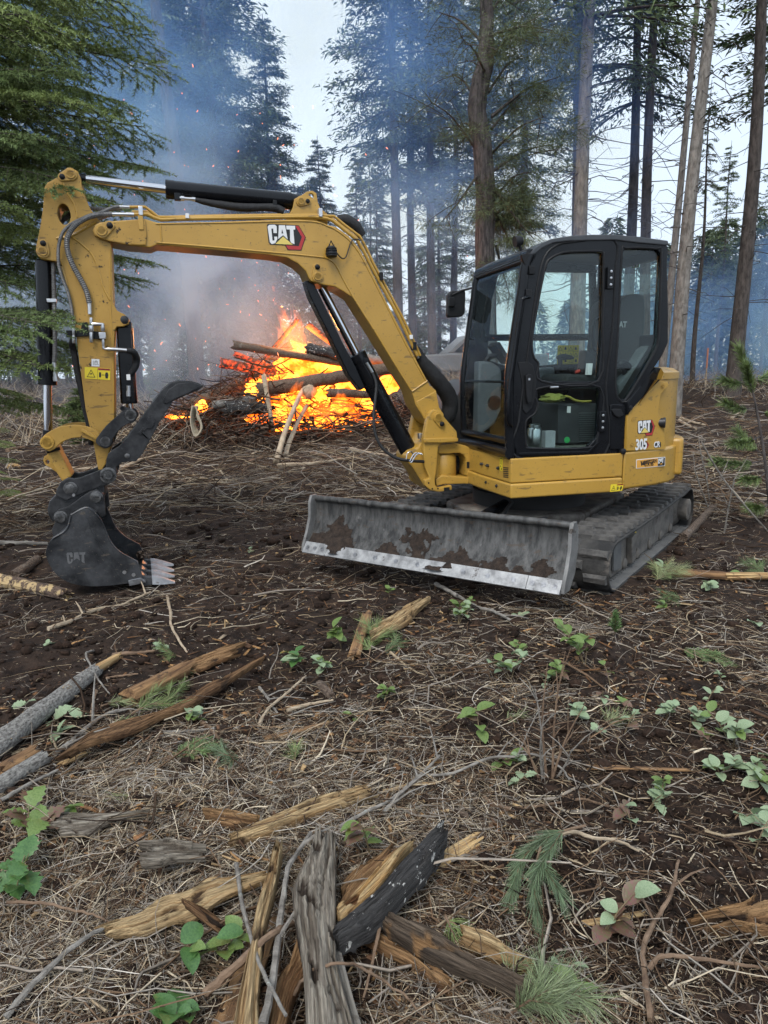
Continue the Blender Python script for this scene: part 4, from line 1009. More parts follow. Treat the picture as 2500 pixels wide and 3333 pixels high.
# interior
seat = part('seat_back', plate(HF, HF.trs(spline(mp(S2, [(1228, 570), (1275, 492), (1360, 462), (1430, 482), (1448, 560), (1446, 740), (1432, 850), (1408, 960), (1360, 1100), (1290, 1200), (1205, 1330), (1198, 1000), (1212, 760)]), 3, True), .60), .17, .60, bevel=.03, seg=3), FABRIC, cab)
su, sv = HF.tr(S2(1250, 728), .62)
obj('lettering', text_mesh('CAT', mat('grey_print', (.35, .36, .36), rough=.6), size=.060, bold=.0025, ext=.001, name='lettering'), seat, face_matrix(HF, su, sv, .605, .85, 1.0))
part('seat_cushion', plate(HF, HF.trs(mp(S2, [(760, 1190), (800, 1150), (1200, 1170), (1290, 1190), (1290, 1290), (780, 1290)]), .6), .17, .60, bevel=.03, seg=3), FABRIC, cab)
sb = part('seat_base', plate(HF, HF.trs(mp(S3, [(700, 250), (1050, 245), (1040, 590), (700, 590)]), .6), .14, .60, bevel=.01), GREYP, cab)
for i in range(14):
    y = 325 + i * 18.5
    part('vent_slat', plate(HF, HF.trs(mp(S3, [(882, y), (1022, y - 2), (1022, y + 6), (882, y + 8)]), .605), .596, .612, bevel=.001), GREYI, sb)
part('side_console', plate(HF, HF.trs(mp(S2, [(1432, 935), (1550, 862), (1566, 900), (1330, 1262), (1215, 1345), (1200, 1235), (1300, 1150)]), .72), .62, .74, bevel=.015), GREYI, cab)
part('left_console', plate(HF, HF.trs(mp(S2, [(556, 1145), (640, 1095), (740, 1088), (750, 1150), (700, 1195), (556, 1225)]), .3), .05, .16, bevel=.015), GREYI, cab)
part('front_console', plate(HF, HF.trs(mp(S2, [(25, 1040), (130, 1048), (205, 1090), (222, 1150)]) + mp(S3, [(220, 60), (215, 300), (160, 420), (60, 500), (10, 520)]), .12), .0, .12, bevel=.02), GREYI, cab)
u, v = HF.tr(S3(155, 240), .12); part('speaker', stepped(BM(), HF.P(u, v, .115), HF.w, [(0, .06), (.01, .06), (.01, .045), (.004, .04), (.004, 0)], 18), BLKM, cab)
part('monitor', plate(HF, HF.trs(mp(S2, [(150, 912), (185, 875), (292, 1045), (275, 1068)]), .2), .06, .24, bevel=.008), BLKM, cab)
part('monitor_arm', tube(BM(), [HF.P(*HF.tr(S2(200, 985), .15), .12), HF.P(*HF.tr(S2(130, 1000), .1), .08), HF.P(*HF.tr(S2(60, 1080), .06), .06)], .025, 8), BLKM, cab)
for p0, p1, p2, w_ in ((S2(720, 1080), S2(722, 1020), S2(765, 1005), .12), (S2(1290, 1200), S2(1265, 1110), S2(1250, 1080), .68)):
    j = part('joystick', tube(BM(), spline([tuple(HF.P(*HF.tr(p, w_), w_)) for p in (p0, p1, p2)], 4), [.02] * 6 + [.024] * 3, 8), BLKM, cab)
part('joystick_grip', tube(BM(), spline([tuple(HF.P(*HF.tr(S2(x, y), .12), .12)) for x, y in ((690, 1012), (740, 1005), (800, 1008), (838, 1015))], 3), [.012, .02, .022, .024, .024, .022, .02, .016, .012, .008], 8), BLKM, cab)
part('joystick_grip', tube(BM(), spline([tuple(HF.P(*HF.tr(S2(x, y), .70), .70)) for x, y in ((1208, 1075), (1250, 1060), (1300, 1085), (1345, 1140))], 3), [.014, .026, .03, .032, .032, .03, .028, .024, .018, .01], 8), BLKM, cab)
part('grab_bar', tube(BM(), spline([tuple(HF.P(*HF.tr(S2(x, y), .55), .55)) for x, y in ((1065, 660), (1020, 690), (1005, 760), (1002, 900), (1020, 945), (1050, 960))], 4), .014, 8), BLK, cab)
part('seat_bracket', plate(HF, HF.trs(mp(S2, [(965, 1060), (1000, 1060), (990, 1160), (955, 1160)]), .62), .58, .622, bevel=.003), WHITE, cab)
part('arm_rest', plate(HF, HF.trs(mp(S2, [(975, 940), (1050, 1000), (1045, 1190), (945, 1200)]), .62), .45, .58, bevel=.02), BLKM, cab)
# labels on the far glass
lab = rect_decal(HF, HF.trs(mp(S2, [(697, 906), (880, 905), (872, 1066), (690, 1068)]), CF), CF + .003, DECY, cab, 'safety_label')
k = BM()
for i in range(4):
    for j in range(3):
        x0, y0 = 700 + i * 44, 912 + j * 52
        if (i + j) % 2 == 0 or j == 1:
            for a, b2 in (((x0 + 20, y0 + 4), (x0 + 3, y0 + 38)), ((x0 + 3, y0 + 38), (x0 + 37, y0 + 38)), ((x0 + 37, y0 + 38), (x0 + 20, y0 + 4))):
                mx, my = x0 + 20, y0 + 27
                plate(HF, HF.trs(mp(S2, [a, b2, (b2[0] + (mx - b2[0]) * .3, b2[1] + (my - b2[1]) * .3), (a[0] + (mx - a[0]) * .3, a[1] + (my - a[1]) * .3)]), CF), CF + .005, CF + .006, bevel=0, bm=k)
        else:
            plate(HF, HF.trs(mp(S2, [(x0 + 12, y0 + 12), (x0 + 24, y0 + 6), (x0 + 30, y0 + 30), (x0 + 10, y0 + 36)]), CF), CF + .005, CF + .006, bevel=0, bm=k)
        plate(HF, HF.trs(mp(S2, [(x0, y0 + 44), (x0 + 40, y0 + 44), (x0 + 40, y0 + 46), (x0, y0 + 46)]), CF), CF + .005, CF + .006, bevel=0, bm=k)
    plate(HF, HF.trs(mp(S2, [(700 + i * 44 - 2, 908), (700 + i * 44, 908), (697 + i * 44, 1064), (695 + i * 44, 1064)]), CF), CF + .005, CF + .006, bevel=0, bm=k)
part('symbols', k, BLACKP, lab)
ex = rect_decal(RWF, RWF.trs(mp(S2, [(1322, 190), (1388, 180), (1386, 236), (1322, 245)]), 0), -.012, GREENP, cab, 'exit_decal')
k = BM()
for q in ([(1333, 200), (1346, 198), (1346, 235), (1333, 237)], [(1360, 205), (1366, 203), (1378, 225), (1372, 228)], [(1374, 203), (1380, 202), (1366, 230), (1360, 231)]):
    plate(RWF, RWF.trs(mp(S2, q), 0), -.010, -.009, bevel=0, bm=k)
part('symbols', k, WHITE, ex)
wq = rect_decal(HF, HF.trs(mp(S2, [(805, 868), (866, 868), (866, 898), (805, 898)]), CF), CF + .003, WHITE, cab, 'white_decal')
# mirror, wiper, roof light, antenna
mo = HF.trs(mp(R5, [(72, 430), (90, 405), (178, 400), (182, 420), (178, 545), (160, 568), (78, 574), (68, 560)]), -.12)
mir = part('mirror', plate(HF, mo, -.16, -.10, bevel=.014, seg=3), BLKM, cab)
part('mirror_arm', tube(BM(), [HF.P(*HF.tr(R5(260, 378), CF), CF), HF.P(*HF.tr(R5(160, 402), -.10), -.10), HF.P(*HF.tr(R5(100, 430), -.10), -.10)], .009, 8), BLKM, mir)
part('mirror_clamp', box(BM(), HF.P(*HF.tr(R5(95, 475), -.09), -.09), (HF.u, HF.v, HF.w), (.022, .035, .02), .005), BLKM, mir)
part('wiper', tube(BM(), spline([tuple(HF.P(*HF.tr(R5(x, y), CF + .03), CF + .03)) for x, y in ((230, 690), (215, 720), (205, 780), (185, 880), (178, 935))], 4), .009, 8), BLKM, cab)
part('wiper_motor', box(BM(), HF.P(*HF.tr(R5(222, 735), CF + .03), CF + .03), (HF.u, HF.v, HF.w), (.03, .025, .025), .008), BLKM, cab)
part('wiper_blade', tube(BM(), spline([tuple(HF.P(*HF.tr(R5(x, y), .12), .12)) for x, y in ((330, 420), (318, 480), (300, 580), (290, 700))], 4), .008, 6), BLKM, cab)
lx, lv = HF.tr(R5(510, 90), .45)
rl = part('roof_work_light', stepped(BM(), HF.P(lx, lv, .45), HF.u - HF.v * .2, [(-.05, .02), (-.04, .035), (.0, .042), (.015, .042), (.015, .036), (.012, 0)], 16), BLKM, cab)
part('light_arm', tube(BM(), [HF.P(lx - .02, lv - .02, .45), HF.P(lx - .06, lv - .10, .45), HF.P(lx - .07, lv - .17, .45)], .012, 8), BLKM, rl)
u, v = HF.tr(R5(1340, 128), CW); part('inside_mirror', stepped(BM(), HF.P(u, v, CW - .05), HF.u, [(-.05, .012), (-.02, .028), (.02, .03), (.04, .018), (.045, 0)], 14), BLKM, cab)
for p in (R5(318, 250), R5(345, 225), R5(556, 168)):
    pp = HF.P(*HF.tr(p, CF if p[0] < 1650 else CW), CF if p[0] < 1650 else CW)
# things left inside the cab (lift out: things of their own)
u, v = HF.tr(S3(498, 580), .74); hgt = HF.tr(S3(498, 372), .74)[1] - v
tb = HF.P(u, v_sk2 + .036, .74)
th = thing('thermos_flask', 'brushed steel thermos flask standing on the cab floor behind the door glass', 'flask', tb)
STL = mat('brushed_steel', (.42, .43, .42), (.52, .53, .52), scale=60, rough=.28, metal=1.0, stretch=(1, 1, .05))
part('body', stepped(BM(), tb, HF.v, [(0, .052), (.004, .055), (.15, .055), (.165, .046), (.168, .040)], 24), STL, th)
part('lid', stepped(BM(), tb + HF.v * .168, HF.v, [(0, .042), (.02, .042), (.024, .036), (.024, 0)], 24), STL, th)
bx = BM(); cpos = HF.P(HF.tr(S3(622, 500), .66)[0], v_sk2 + .036 + .065, .66)
box(bx, cpos, (HF.u, HF.v, HF.w), (.042, .065, .03), .003)
tag(obj('small_carton', mesh_of('small_carton', bx, mat('grey_card', (.30, .31, .32), (.38, .39, .40), scale=14, rough=.7))), 'small grey printed carton beside the thermos in the cab', 'carton')
vest = BM(); bmesh.ops.create_icosphere(vest, subdivisions=3, radius=1.0)
vc = HF.P(*HF.tr(S3(655, 200), .60), .60)
for vv in vest.verts:
    n_ = mnoise.noise(vv.co * 2.3) * .35 + mnoise.noise(vv.co * 6) * .15
    c_ = vv.co * (1 + n_)
    vv.co = vc + HF.u * (-c_.x * .10) + HF.v * (c_.z * .035) + HF.w * (c_.y * .08)
tag(obj('safety_vest', mesh_of('safety_vest', vest, HIVIS)), 'crumpled yellow high visibility vest lying by the cab seat', 'vest')
st = BM(); tube(st, spline([tuple(HF.P(*HF.tr(S3(x, y), .615), .615)) for x, y in ((690, 195), (780, 185), (840, 215), (900, 228), (985, 226))], 4), .009, 6)
tag(obj('webbing_strap', mesh_of('webbing_strap', st, mat('yellow_webbing', (.35, .30, .05), rough=.8))), 'yellow webbing strap trailing from the vest in the cab', 'strap')
gr = BM(); pa, pb = HF.P(*HF.tr(S2(852, 1138), .5), .5), HF.P(*HF.tr(S2(912, 1118), .5), .5); tube(gr, [pa, pa.lerp(pb, .3), pa.lerp(pb, .6), pb], [.012, .016, .013, .014], 10)
tl_ = thing('hand_tool', 'small hand tool with a red ribbed grip lying in the cab', 'tool', pa)
part('grip', gr, mat('red_grip', (.5, .05, .03), rough=.5), tl_)
part('shaft', tube(BM(), [pb, HF.P(*HF.tr(S2(925, 1170), .5), .5)], .006, 6), SILV, tl_)
gd_ = BM(); u, v = HF.tr(S3(781, 558), .606); stepped(gd_, HF.P(u, v, .600), HF.w, [(0, .024), (.004, .024), (.004, 0)], 18)
part('round_sticker', gd_, mat('green_sticker', (.05, .45, .12), rough=.5), cab)
wp = rect_decal(HF, HF.trs(mp(S3, [(780, 268), (810, 270), (808, 327), (777, 324)]), .6), .601, WHITE, cab, 'white_decal')

# ---------------------------------------------------------------- undercarriage
TR0, TR1 = .66, 1.06
ZG = -.035
def belt_path():
    """(u, z) outline of the belt's inside line"""
    pts = []
    ru, rz = -1.34, .205
    fu_, fz = .93, .19
    R_ = .175
    for k in range(11):
        a = -math.pi / 2 + math.pi * k / 10
        pts.append((fu_ + math.cos(a) * R_, fz + math.sin(a) * R_ * .93))
    for x in np.linspace(fu_ - .15, ru + .15, 14):
        t = (fu_ - x) / (fu_ - ru); pts.append((x, fz + R_ * .93 + (.03) * t - .012 * math.sin(t * math.pi)))
    for k in range(11):
        a = math.pi / 2 + math.pi * k / 10
        pts.append((ru + math.cos(a) * (R_ + .015), rz + math.sin(a) * (R_ + .015)))
    for x in np.linspace(ru + .15, fu_ - .12, 14): pts.append((x, .015))
    return pts
bp = spline(belt_path(), 3, True)
cx_ = np.mean([p[0] for p in bp]); cz_ = .2
def resample(pts, n):
    P = np.array(pts + [pts[0]]); d = np.r_[0, np.cumsum(np.hypot(*np.diff(P, axis=0).T))]
    s = np.linspace(0, d[-1], n + 1)[:-1]
    return [(np.interp(x, d, P[:, 0]), np.interp(x, d, P[:, 1])) for x in s], d[-1]
bp, blen = resample(bp, 156)
def nrm(i):
    a, b2 = bp[i - 1], bp[(i + 1) % len(bp)]
    t = Vector((b2[0] - a[0], b2[1] - a[1])).normalized()
    return Vector((t.y, -t.x)), t
def track(sgn, parent):
    w0, w1 = (TR0, TR1) if sgn > 0 else (-TR1, -TR0)
    b = BM(); rings = []
    th_ = .030
    for i, (u, z) in enumerate(bp):
        n_, t_ = nrm(i)
        o = (u + n_.x * th_, z + n_.y * th_); e = (u + n_.x * th_ * .45, z + n_.y * th_ * .45)
        rings.append([UC.P(u, z + ZG, w0), UC.P(e[0], e[1] + ZG, w0), UC.P(o[0], o[1] + ZG, w0 + .03), UC.P(o[0], o[1] + ZG, w1 - .03), UC.P(e[0], e[1] + ZG, w1), UC.P(u, z + ZG, w1)])
    rings.append(rings[0])
    loft(b, rings, cap=False); bmesh.ops.remove_doubles(b, verts=b.verts, dist=1e-5)
    tr = part('track_belt', b, RUB, parent)
    # tread lugs: long and short bars, staggered on the two halves
    nb = 39
    step = len(bp) / nb
    def lugmesh(long):
        q = BM()
        wv = .215 if long else .165
        for s in (0,):
            base = [(-.034, 0, 0), (.034, 0, 0), (.034, 0, wv), (-.034, 0, wv)]
            topp = [(-.022, .026, .006), (.022, .026, .006), (.018, .026, wv - .012), (-.018, .026, wv - .012)]
            vs = [q.verts.new(Vector(p)) for p in base + topp]
            for f in ((0, 1, 2, 3), (4, 5, 6, 7), (0, 1, 5, 4), (1, 2, 6, 5), (2, 3, 7, 6), (3, 0, 4, 7)): q.faces.new([vs[i] for i in f])
        do_bevel(q, .005, 1)
        return mesh_of('tread_lug', q, RUBL)
    ml, ms = lugmesh(True), lugmesh(False)
    for kk in range(nb):
        for half in (0, 1):
            i = int(kk * step + (step / 2 if half else 0)) % len(bp)
            u, z = bp[i]; n_, t_ = nrm(i)
            lng = (kk % 2 == 0)
            base_w = (w0 + .008) if half == 0 else (w1 - .008)
            X = UC.u * t_.x + UC.v * t_.y; Y = UC.u * n_.x + UC.v * n_.y
            Z = UC.w if half == 0 else -UC.w
            M = Matrix.Identity(4); M.col[0][:3] = X; M.col[1][:3] = Y; M.col[2][:3] = Z
            M.col[3][:3] = UC.P(u + n_.x * (th_ - .002), z + n_.y * (th_ - .002) + ZG, base_w)
            obj('tread_lug', ml if lng else ms, tr, M)
    return tr
tr_near = track(1, EX); tr_far = track(-1, EX)
# inner side of the lower belt run: pale dusty flange with ribs
fl = part('belt_flange', prism([UC.P(-1.42, .020 + ZG, TR0), UC.P(.98, .020 + ZG, TR0), UC.P(.98, .020 + ZG, TR1 - .004), UC.P(-1.42, .020 + ZG, TR1 - .004)], UC.v * .012, (), .003), RUBD, tr_near)
for i in range(46):
    part('belt_rib', box(BM(), UC.P(.92 - i * .05, .036 + ZG, TR1 - .13), (UC.u, UC.v, UC.w), (.010, .006, .055), .002), RUBD, fl) if i % 1 == 0 else None
for s in (1, -1):
    w0, w1 = (TR0 + .07, TR1 - .09) if s > 0 else (-TR1 + .09, -TR0 - .07)
    fr_o = [(-1.08, .045), (.75, .045), (.82, .10), (.80, .25), (.64, .325), (-1.05, .335), (-1.12, .27), (-1.14, .12)]
    tf = part('track_frame', plate(UC, [(u, z + ZG) for u, z in fr_o], w0, w1, bevel=.012), FRAME_D, EX)
    wf = w1 if s > 0 else w0
    part('idler_wheel', stepped(BM(), UC.P(.93, .19 + ZG, w0), UC.w, [(0, .06), (.02, .155), (.05, .16), (w1 - w0 - .05, .16), (w1 - w0 - .02, .155), (w1 - w0, .06)], 24), FRAME_D, tf)
    part('drive_sprocket', stepped(BM(), UC.P(-1.34, .205 + ZG, w0), UC.w, [(0, .10), (.02, .165), (w1 - w0 - .03, .165), (w1 - w0, .13), (w1 - w0 + .005, .10), (w1 - w0 + .085, .10), (w1 - w0 + .09, .092), (w1 - w0 + .09, 0)], 28), FRAME_D, tf)
    for k in range(5):
        part('track_roller', stepped(BM(), UC.P(.45 - k * .36, .085 + ZG, w0 - .01), UC.w, [(0, .045), (w1 - w0 + .02, .045), (w1 - w0 + .03, .03)], 14), FRAME_D, tf)
    if s > 0:
        part('frame_cover', plate(UC, [(.76, .10 + ZG), (.78, .27 + ZG), (.60, .31 + ZG), (.58, .08 + ZG)], w1, w1 + .02, bevel=.006), RUBD, tf)
        part('frame_step', plate(UC, [(.38, .07 + ZG), (.42, .28 + ZG), (.30, .30 + ZG), (.26, .09 + ZG)], w1, w1 + .045, bevel=.01), FRAME_D, tf)
        part('frame_decal', plate(UC, [(.20, .24 + ZG), (.20, .275 + ZG), (.15, .275 + ZG), (.15, .24 + ZG)], w1, w1 + .003, bevel=0), DECY, tf)
# centre frame, slew ring, blade arms
cfm = part('centre_frame', vprism_uc if False else prism([UC.P(u, .16, w) for u, w in ((.62, -.30), (.62, .30), (.35, .62), (-.75, .62), (-1.0, .3), (-1.0, -.3), (-.75, -.62), (.35, -.62))], UC.v * .22, (), .03), FRAME_D, EX)
part('slew_ring', stepped(BM(), Vector((C0[0], C0[1], .36)), UC.v, [(0, .48), (.14, .48), (.14, .44), (.26, .44)], 36), mat('slew_black', (.015, .014, .014), rough=.7), cfm)
BLM = .0
for s in (1, -1):
    part('blade_arm', plate(UC, [(.50, .22), (.50, .36), (1.0, .40), (1.44, .36), (1.46, .20), (1.0, .24)], s * .34 - .055, s * .34 + .055, bevel=.008), mat('blade_arm_steel', (.05, .052, .055), (.10, .10, .105), scale=8, rough=.5, metal=.3, bump=.1, stain=(.16, .13, .10), sscale=10, sth=.62), EX)
    for p in ((1.15, .405), (1.32, .39)):
        part('bolt', stepped(BM(), UC.P(p[0], p[1] - .012, s * .34), UC.v, [(0, .014), (.016, .014), (.016, 0)], 6), SILV, cfm)
part('blade_cylinder', cyl(BM(), UC.P(.45, .42, 0), UC.P(1.40, .34, 0), .045, seg=16), BLK, EX)
coil_hose('blade_hose', [UC.P(.55, .46, .10), UC.P(.9, .36, .12), UC.P(1.3, .33, .08)], .016, HOSE, EX)
# blade
B0, B1 = -1.07, .965
bprof = [(1.735, .185), (1.70, .225), (1.652, .285), (1.615, .35), (1.59, .42), (1.58, .48), (1.585, .53), (1.60, .555)]
bp2 = spline(bprof, 4)
b = BM(); rings = []
for w_ in np.linspace(B0, B1, 2):
    rings.append([UC.P(u, v, w_) for u, v in bp2] + [UC.P(u - .03, v - (.0 if i else 0), w_) for i, (u, v) in list(enumerate(bp2))[::-1]])
loft(b, rings)
blade = part('dozer_blade', b, BLADE, EX)
tb = BM()
nseg = 40
tube(tb, [UC.P(1.582 + .004 * math.sin(i * 2.1) * random.random(), .556 + .003 * random.uniform(-1, 1), B0 - .005 + (B1 - B0 + .01) * i / nseg) for i in range(nseg + 1)], [.024 + random.uniform(-.0015, .0015) for i in range(nseg + 1)], 10)
part('blade_top_bar', tb, BLADE, blade)
for w_, nm in ((B0 - .012, -1), (B1 + .012, 1)):
    ep = [(1.755, .165), (1.745, .22), (1.70, .31), (1.66, .42), (1.655, .53), (1.63, .582), (1.57, .582), (1.54, .53), (1.53, .40), (1.57, .26), (1.66, .165)]
    part('end_plate', plate(UC, ep, w_ - .012, w_ + .012, bevel=.004), mat('scuffed_end_plate', (.15, .148, .142), (.26, .255, .245), scale=8, rough=.55, metal=.35, bump=.2, bscale=40, stain=(.07, .055, .045), sscale=10, sth=.6), blade)
segs = [B0, B0 + .22, B1 - .22, B1]
for i in range(3):
    a, c = segs[i] + .0015, segs[i + 1] - .0015
    e = part('cutting_edge', plate(UC, [(1.768, .160), (1.775, .167), (1.722, .242), (1.704, .232), (1.752, .158)], a, c, bevel=.002), EDGE, blade)
    nbt = 3 if i != 1 else 9
    en = Vector((.075, .053)).normalized()
    for kk in range(nbt):
        w_ = a + (c - a) * (kk + .5) / nbt
        pc = UC.P(1.7485, .2045, w_)
        nn = (UC.u * en.x + UC.v * en.y * 1.0)
        part('bolt', stepped(BM(), pc - nn * .004, nn, [(0, .017), (.0065, .017), (.0065, .013), (.0045, .012), (.0045, 0)], 14), STEEL, e)
# mud caked on the blade face
def vnoise3(p, s): return mnoise.noise(p * s) + .5 * mnoise.noise(p * s * 2.3) + .25 * mnoise.noise(p * s * 5.1)
mb = BM(); nw, nv = 220, 34
prof_s = [bp2[0]] * 0 + [(1.76, .19)] + bp2[:22]
Pd = np.array(prof_s); dd = np.r_[0, np.cumsum(np.hypot(*np.diff(Pd, axis=0).T))]
grid = {}
for i in range(nw + 1):
    w_ = B0 + .015 + (B1 - B0 - .03) * i / nw
    t = i / nw                           # 0 far-left end, 1 near end
    lim = .115 + .17 * math.exp(-((t - .10) / .10) ** 2) + .13 * math.exp(-((t - .50) / .11) ** 2) + .05 * math.exp(-((t - .72) / .08) ** 2) - .05 * math.exp(-((t - .32) / .06) ** 2) - .06 * max(0, t - .8) / .2
    for j in range(nv + 1):
        s = dd[-1] * j / nv
        u, v = np.interp(s, dd, Pd[:, 0]), np.interp(s, dd, Pd[:, 1])
        nz = vnoise3(Vector((w_, s, 0.3)), 5.5)
        h = (lim - s) * .13 + .024 * nz - .012 * max(0, .045 - s) / .045 * 2
        if s < .05: h -= .03 - .05 * math.exp(-((t - .56) / .04) ** 2) - .035 * math.exp(-((t - .14) / .03) ** 2)
        h = min(h, .030) + .006 * mnoise.noise(Vector((w_, s, 0)) * 40)
        grid[i, j] = (h, u + .004 + max(h, -.004), v + .25 * max(h, 0), w_)
for i in range(nw):
    for j in range(nv):
        q = [grid[i, j], grid[i + 1, j], grid[i + 1, j + 1], grid[i, j + 1]]
        if sum(1 for a in q if a[0] > 0) >= 3:
            mb.faces.new([mb.verts.new(UC.P(a[1], a[2], a[3])) for a in q])
bmesh.ops.remove_doubles(mb, verts=mb.verts, dist=1e-4)
part('caked_mud', mb, MUD, blade)
# ================================================================== ground and what lies on it
def vn(x, y, s, seed=0):
    """value noise, vectorised, about -1..1"""
    x = np.asarray(x, dtype=float) / s + seed * 17.31; y = np.asarray(y, dtype=float) / s + seed * 5.77
    xi = np.floor(x).astype(np.int64); yi = np.floor(y).astype(np.int64)
    fx = x - xi; fy = y - yi
    fx = fx * fx * (3 - 2 * fx); fy = fy * fy * (3 - 2 * fy)
    def h(a, b):
        n = (a * 374761393 + b * 668265263 + seed * 982451653) & 0x7fffffff
        n = ((n ^ (n >> 13)) * 1274126177) & 0x7fffffff
        n = (n ^ (n >> 16)) & 0xffff
        return n / 32767.5 - 1.0
    return (h(xi, yi) * (1 - fx) + h(xi + 1, yi) * fx) * (1 - fy) + (h(xi, yi + 1) * (1 - fx) + h(xi + 1, yi + 1) * fx) * fy
def gz0(x, y):
    t = np.clip((np.asarray(y, dtype=float) - 7.0) / 20.0, 0, 1)
    return .95 * t * t * (3 - 2 * t)
def gz(x, y):
    x = np.asarray(x, dtype=float); y = np.asarray(y, dtype=float)
    # level, pressed ground under the machine
    d1 = np.hypot((x - 1.3) / 2.0, (y - 5.9) / 1.7); d2 = np.hypot((x + 1.9) / .8, (y - 5.0) / .6)
    m = np.clip(np.minimum(d1, d2) - .55, 0.12, 1.0)
    n = .055 * vn(x, y, 1.3, 1) + .042 * vn(x, y, .5, 2) + .022 * vn(x, y, .27, 8)
    n += .055 * np.clip(vn(x, y, .9, 5) - .1, 0, 1) * np.clip((y - 5) / 4, .25, 1)
    far = np.clip((y - 8) / 8, 0, 1)
    n += far * (.16 * vn(x, y, 2.8, 3) + .07 * vn(x, y, 1.1, 4))
    fine = .017 * vn(x, y, .16, 6) + .010 * vn(x, y, .065, 7)
    return gz0(x, y) + n * m - .02 + fine * np.maximum(m, .5)
def gz1(x, y): return float(gz(x, y))
def hit(px, py, lift=0.0):
    d = ray(px, py)
    t = .8
    while t < 90:
        p = O + d * t
        if p.z <= gz1(p.x, p.y) + lift: break
        t += .02 if t < 8 else .08
    return O + d * t

# one sheet, fine near the camera and coarser towards the horizon
ang = np.concatenate([np.linspace(-180, -52, 34)[:-1], np.linspace(-52, 52, 540), np.linspace(52, 180, 34)[1:]]) * math.pi / 180
rr = np.concatenate([[0.02, .4], np.geomspace(.8, 14, 390), np.geomspace(14.3, 60, 70), np.geomspace(64, 900, 14)])
CX, CY = 0.0, -.4
A_, Rr = np.meshgrid(ang, rr)
GX, GY = CX + np.sin(A_) * Rr, CY + np.cos(A_) * Rr
GZ = gz(GX, GY)
far_ = np.clip((Rr - 60) / 200, 0, 1); GZ = GZ * (1 - far_) + .5 * far_
V = np.stack([GX, GY, GZ], -1).reshape(-1, 3)
na, nr = len(ang), len(rr)
I = np.arange(na * nr).reshape(nr, na)
F = np.stack([I[:-1, :-1], I[:-1, 1:], I[1:, 1:], I[1:, :-1]], -1).reshape(-1, 4)
SOIL = mat('churned_forest_soil', (.011, .0065, .0045), (.050, .031, .021), scale=13, rough=.95, bump=1.0, bscale=55, detail=10,
           stain=(.072, .050, .035), sscale=1.6, sth=.61, swid=.22, srough=.95, spec=.25)
gme = npmesh('ground', V, F, SOIL, smooth_it=True)
tag(obj('ground', gme), kind='structure')

# ------------------------------------------------------------------ litter nobody could count
def scatter(n, rmin, rmax, bias=1.0, half=42):
    """points spread evenly as the eye sees the ground"""
    ph0, ph1 = math.atan(CAM_H / rmax), math.atan(CAM_H / rmin)
    ph = ph0 + (ph1 - ph0) * RNG.random(n) ** bias
    r = CAM_H / np.tan(ph)
    th = (RNG.random(n) * 2 - 1) * rad(half)
    return np.stack([np.sin(th) * r, np.cos(th) * r], -1), r
def clear_of_machine(P):
    x, y = P[:, 0], P[:, 1]
    # blade/track footprint kept free
    dx, dy = x - C0[0], y - C0[1]
    u = dx * UC.u.x + dy * UC.u.y; w = dx * UC.w.x + dy * UC.w.y
    inside = (u > -1.75) & (u < 1.1) & (np.abs(w) < 1.12)
    bx_, by_ = x - BF.o.x, y - BF.o.y
    ub = bx_ * BF.u.x + by_ * BF.u.y; wb = bx_ * BF.w.x + by_ * BF.w.y
    bucket_ = (ub > 2.5) & (ub < 3.15) & (np.abs(wb) < .3)
    return ~(inside | bucket_)
def straw_mask(x, y):
    """where dead grass lies thick: measured zones broken up by noise"""
    m = .42 + .42 * vn(x, y, .75, 11) + .28 * vn(x, y, .28, 12)
    def z(cx, cy, rx, ry, a): return a * np.exp(-((x - cx) / rx) ** 2 - ((y - cy) / ry) ** 2)
    m = m + z(-.75, 1.9, .6, .55, .55) + z(.10, 2.55, .6, .4, .45) + z(.05, 2.05, .5, .4, .3) + z(1.1, 2.45, .5, .5, .25) + z(-1.4, 5.6, 1.6, 1.0, .35) + z(1.9, 3.9, .9, .6, .3)
    m = m - z(1.1, 3.3, .7, .4, .18) - z(-1.1, 3.6, .9, .5, .22) - z(.6, 4.0, 1.2, .45, .22) - z(.85, 1.75, .4, .4, .35) - z(-.2, 3.9, .6, .5, .25)
    return m
def ribbons(P, W, side):
    """P (N,K,3) centre lines, W (N,K) half widths, side (N,3)"""
    N, K = P.shape[:2]
    V = np.stack([P - side[:, None] * W[..., None], P + side[:, None] * W[..., None]], 2)
    base = np.arange(N)[:, None] * (K * 2) + np.arange(K - 1)[None] * 2
    F = np.stack([base, base + 1, base + 3, base + 2], -1).reshape(-1, 4)
    return V.reshape(-1, 3), F
def tubes_np(P, R, sides=3):
    N, K = P.shape[:2]
    T = P[:, -1] - P[:, 0]; T /= np.linalg.norm(T, axis=1, keepdims=True) + 1e-9
    ref = np.tile([0.0, 0, 1], (N, 1)); ref[np.abs(T[:, 2]) > .9] = [1, 0, 0]
    a = np.cross(T, ref); a /= np.linalg.norm(a, axis=1, keepdims=True) + 1e-9
    b = np.cross(T, a)
    t = np.arange(sides) * 2 * math.pi / sides
    ring = a[:, None] * np.cos(t)[None, :, None] + b[:, None] * np.sin(t)[None, :, None]
    V = P[:, :, None] + ring[:, None] * R[:, :, None, None]
    idx = np.arange(N)[:, None, None] * (K * sides) + np.arange(K - 1)[None, :, None] * sides
    k = np.arange(sides)[None, None]; k2 = (k + 1) % sides
    F = np.stack([idx + k, idx + k2, idx + sides + k2, idx + sides + k], -1).reshape(-1, 4)
    return V.reshape(-1, 3), F
PAL = np.array([[.46, .36, .235], [.66, .56, .41], [.33, .285, .235], [.20, .13, .08], [.09, .057, .036], [.04, .026, .019], [.56, .51, .44]])
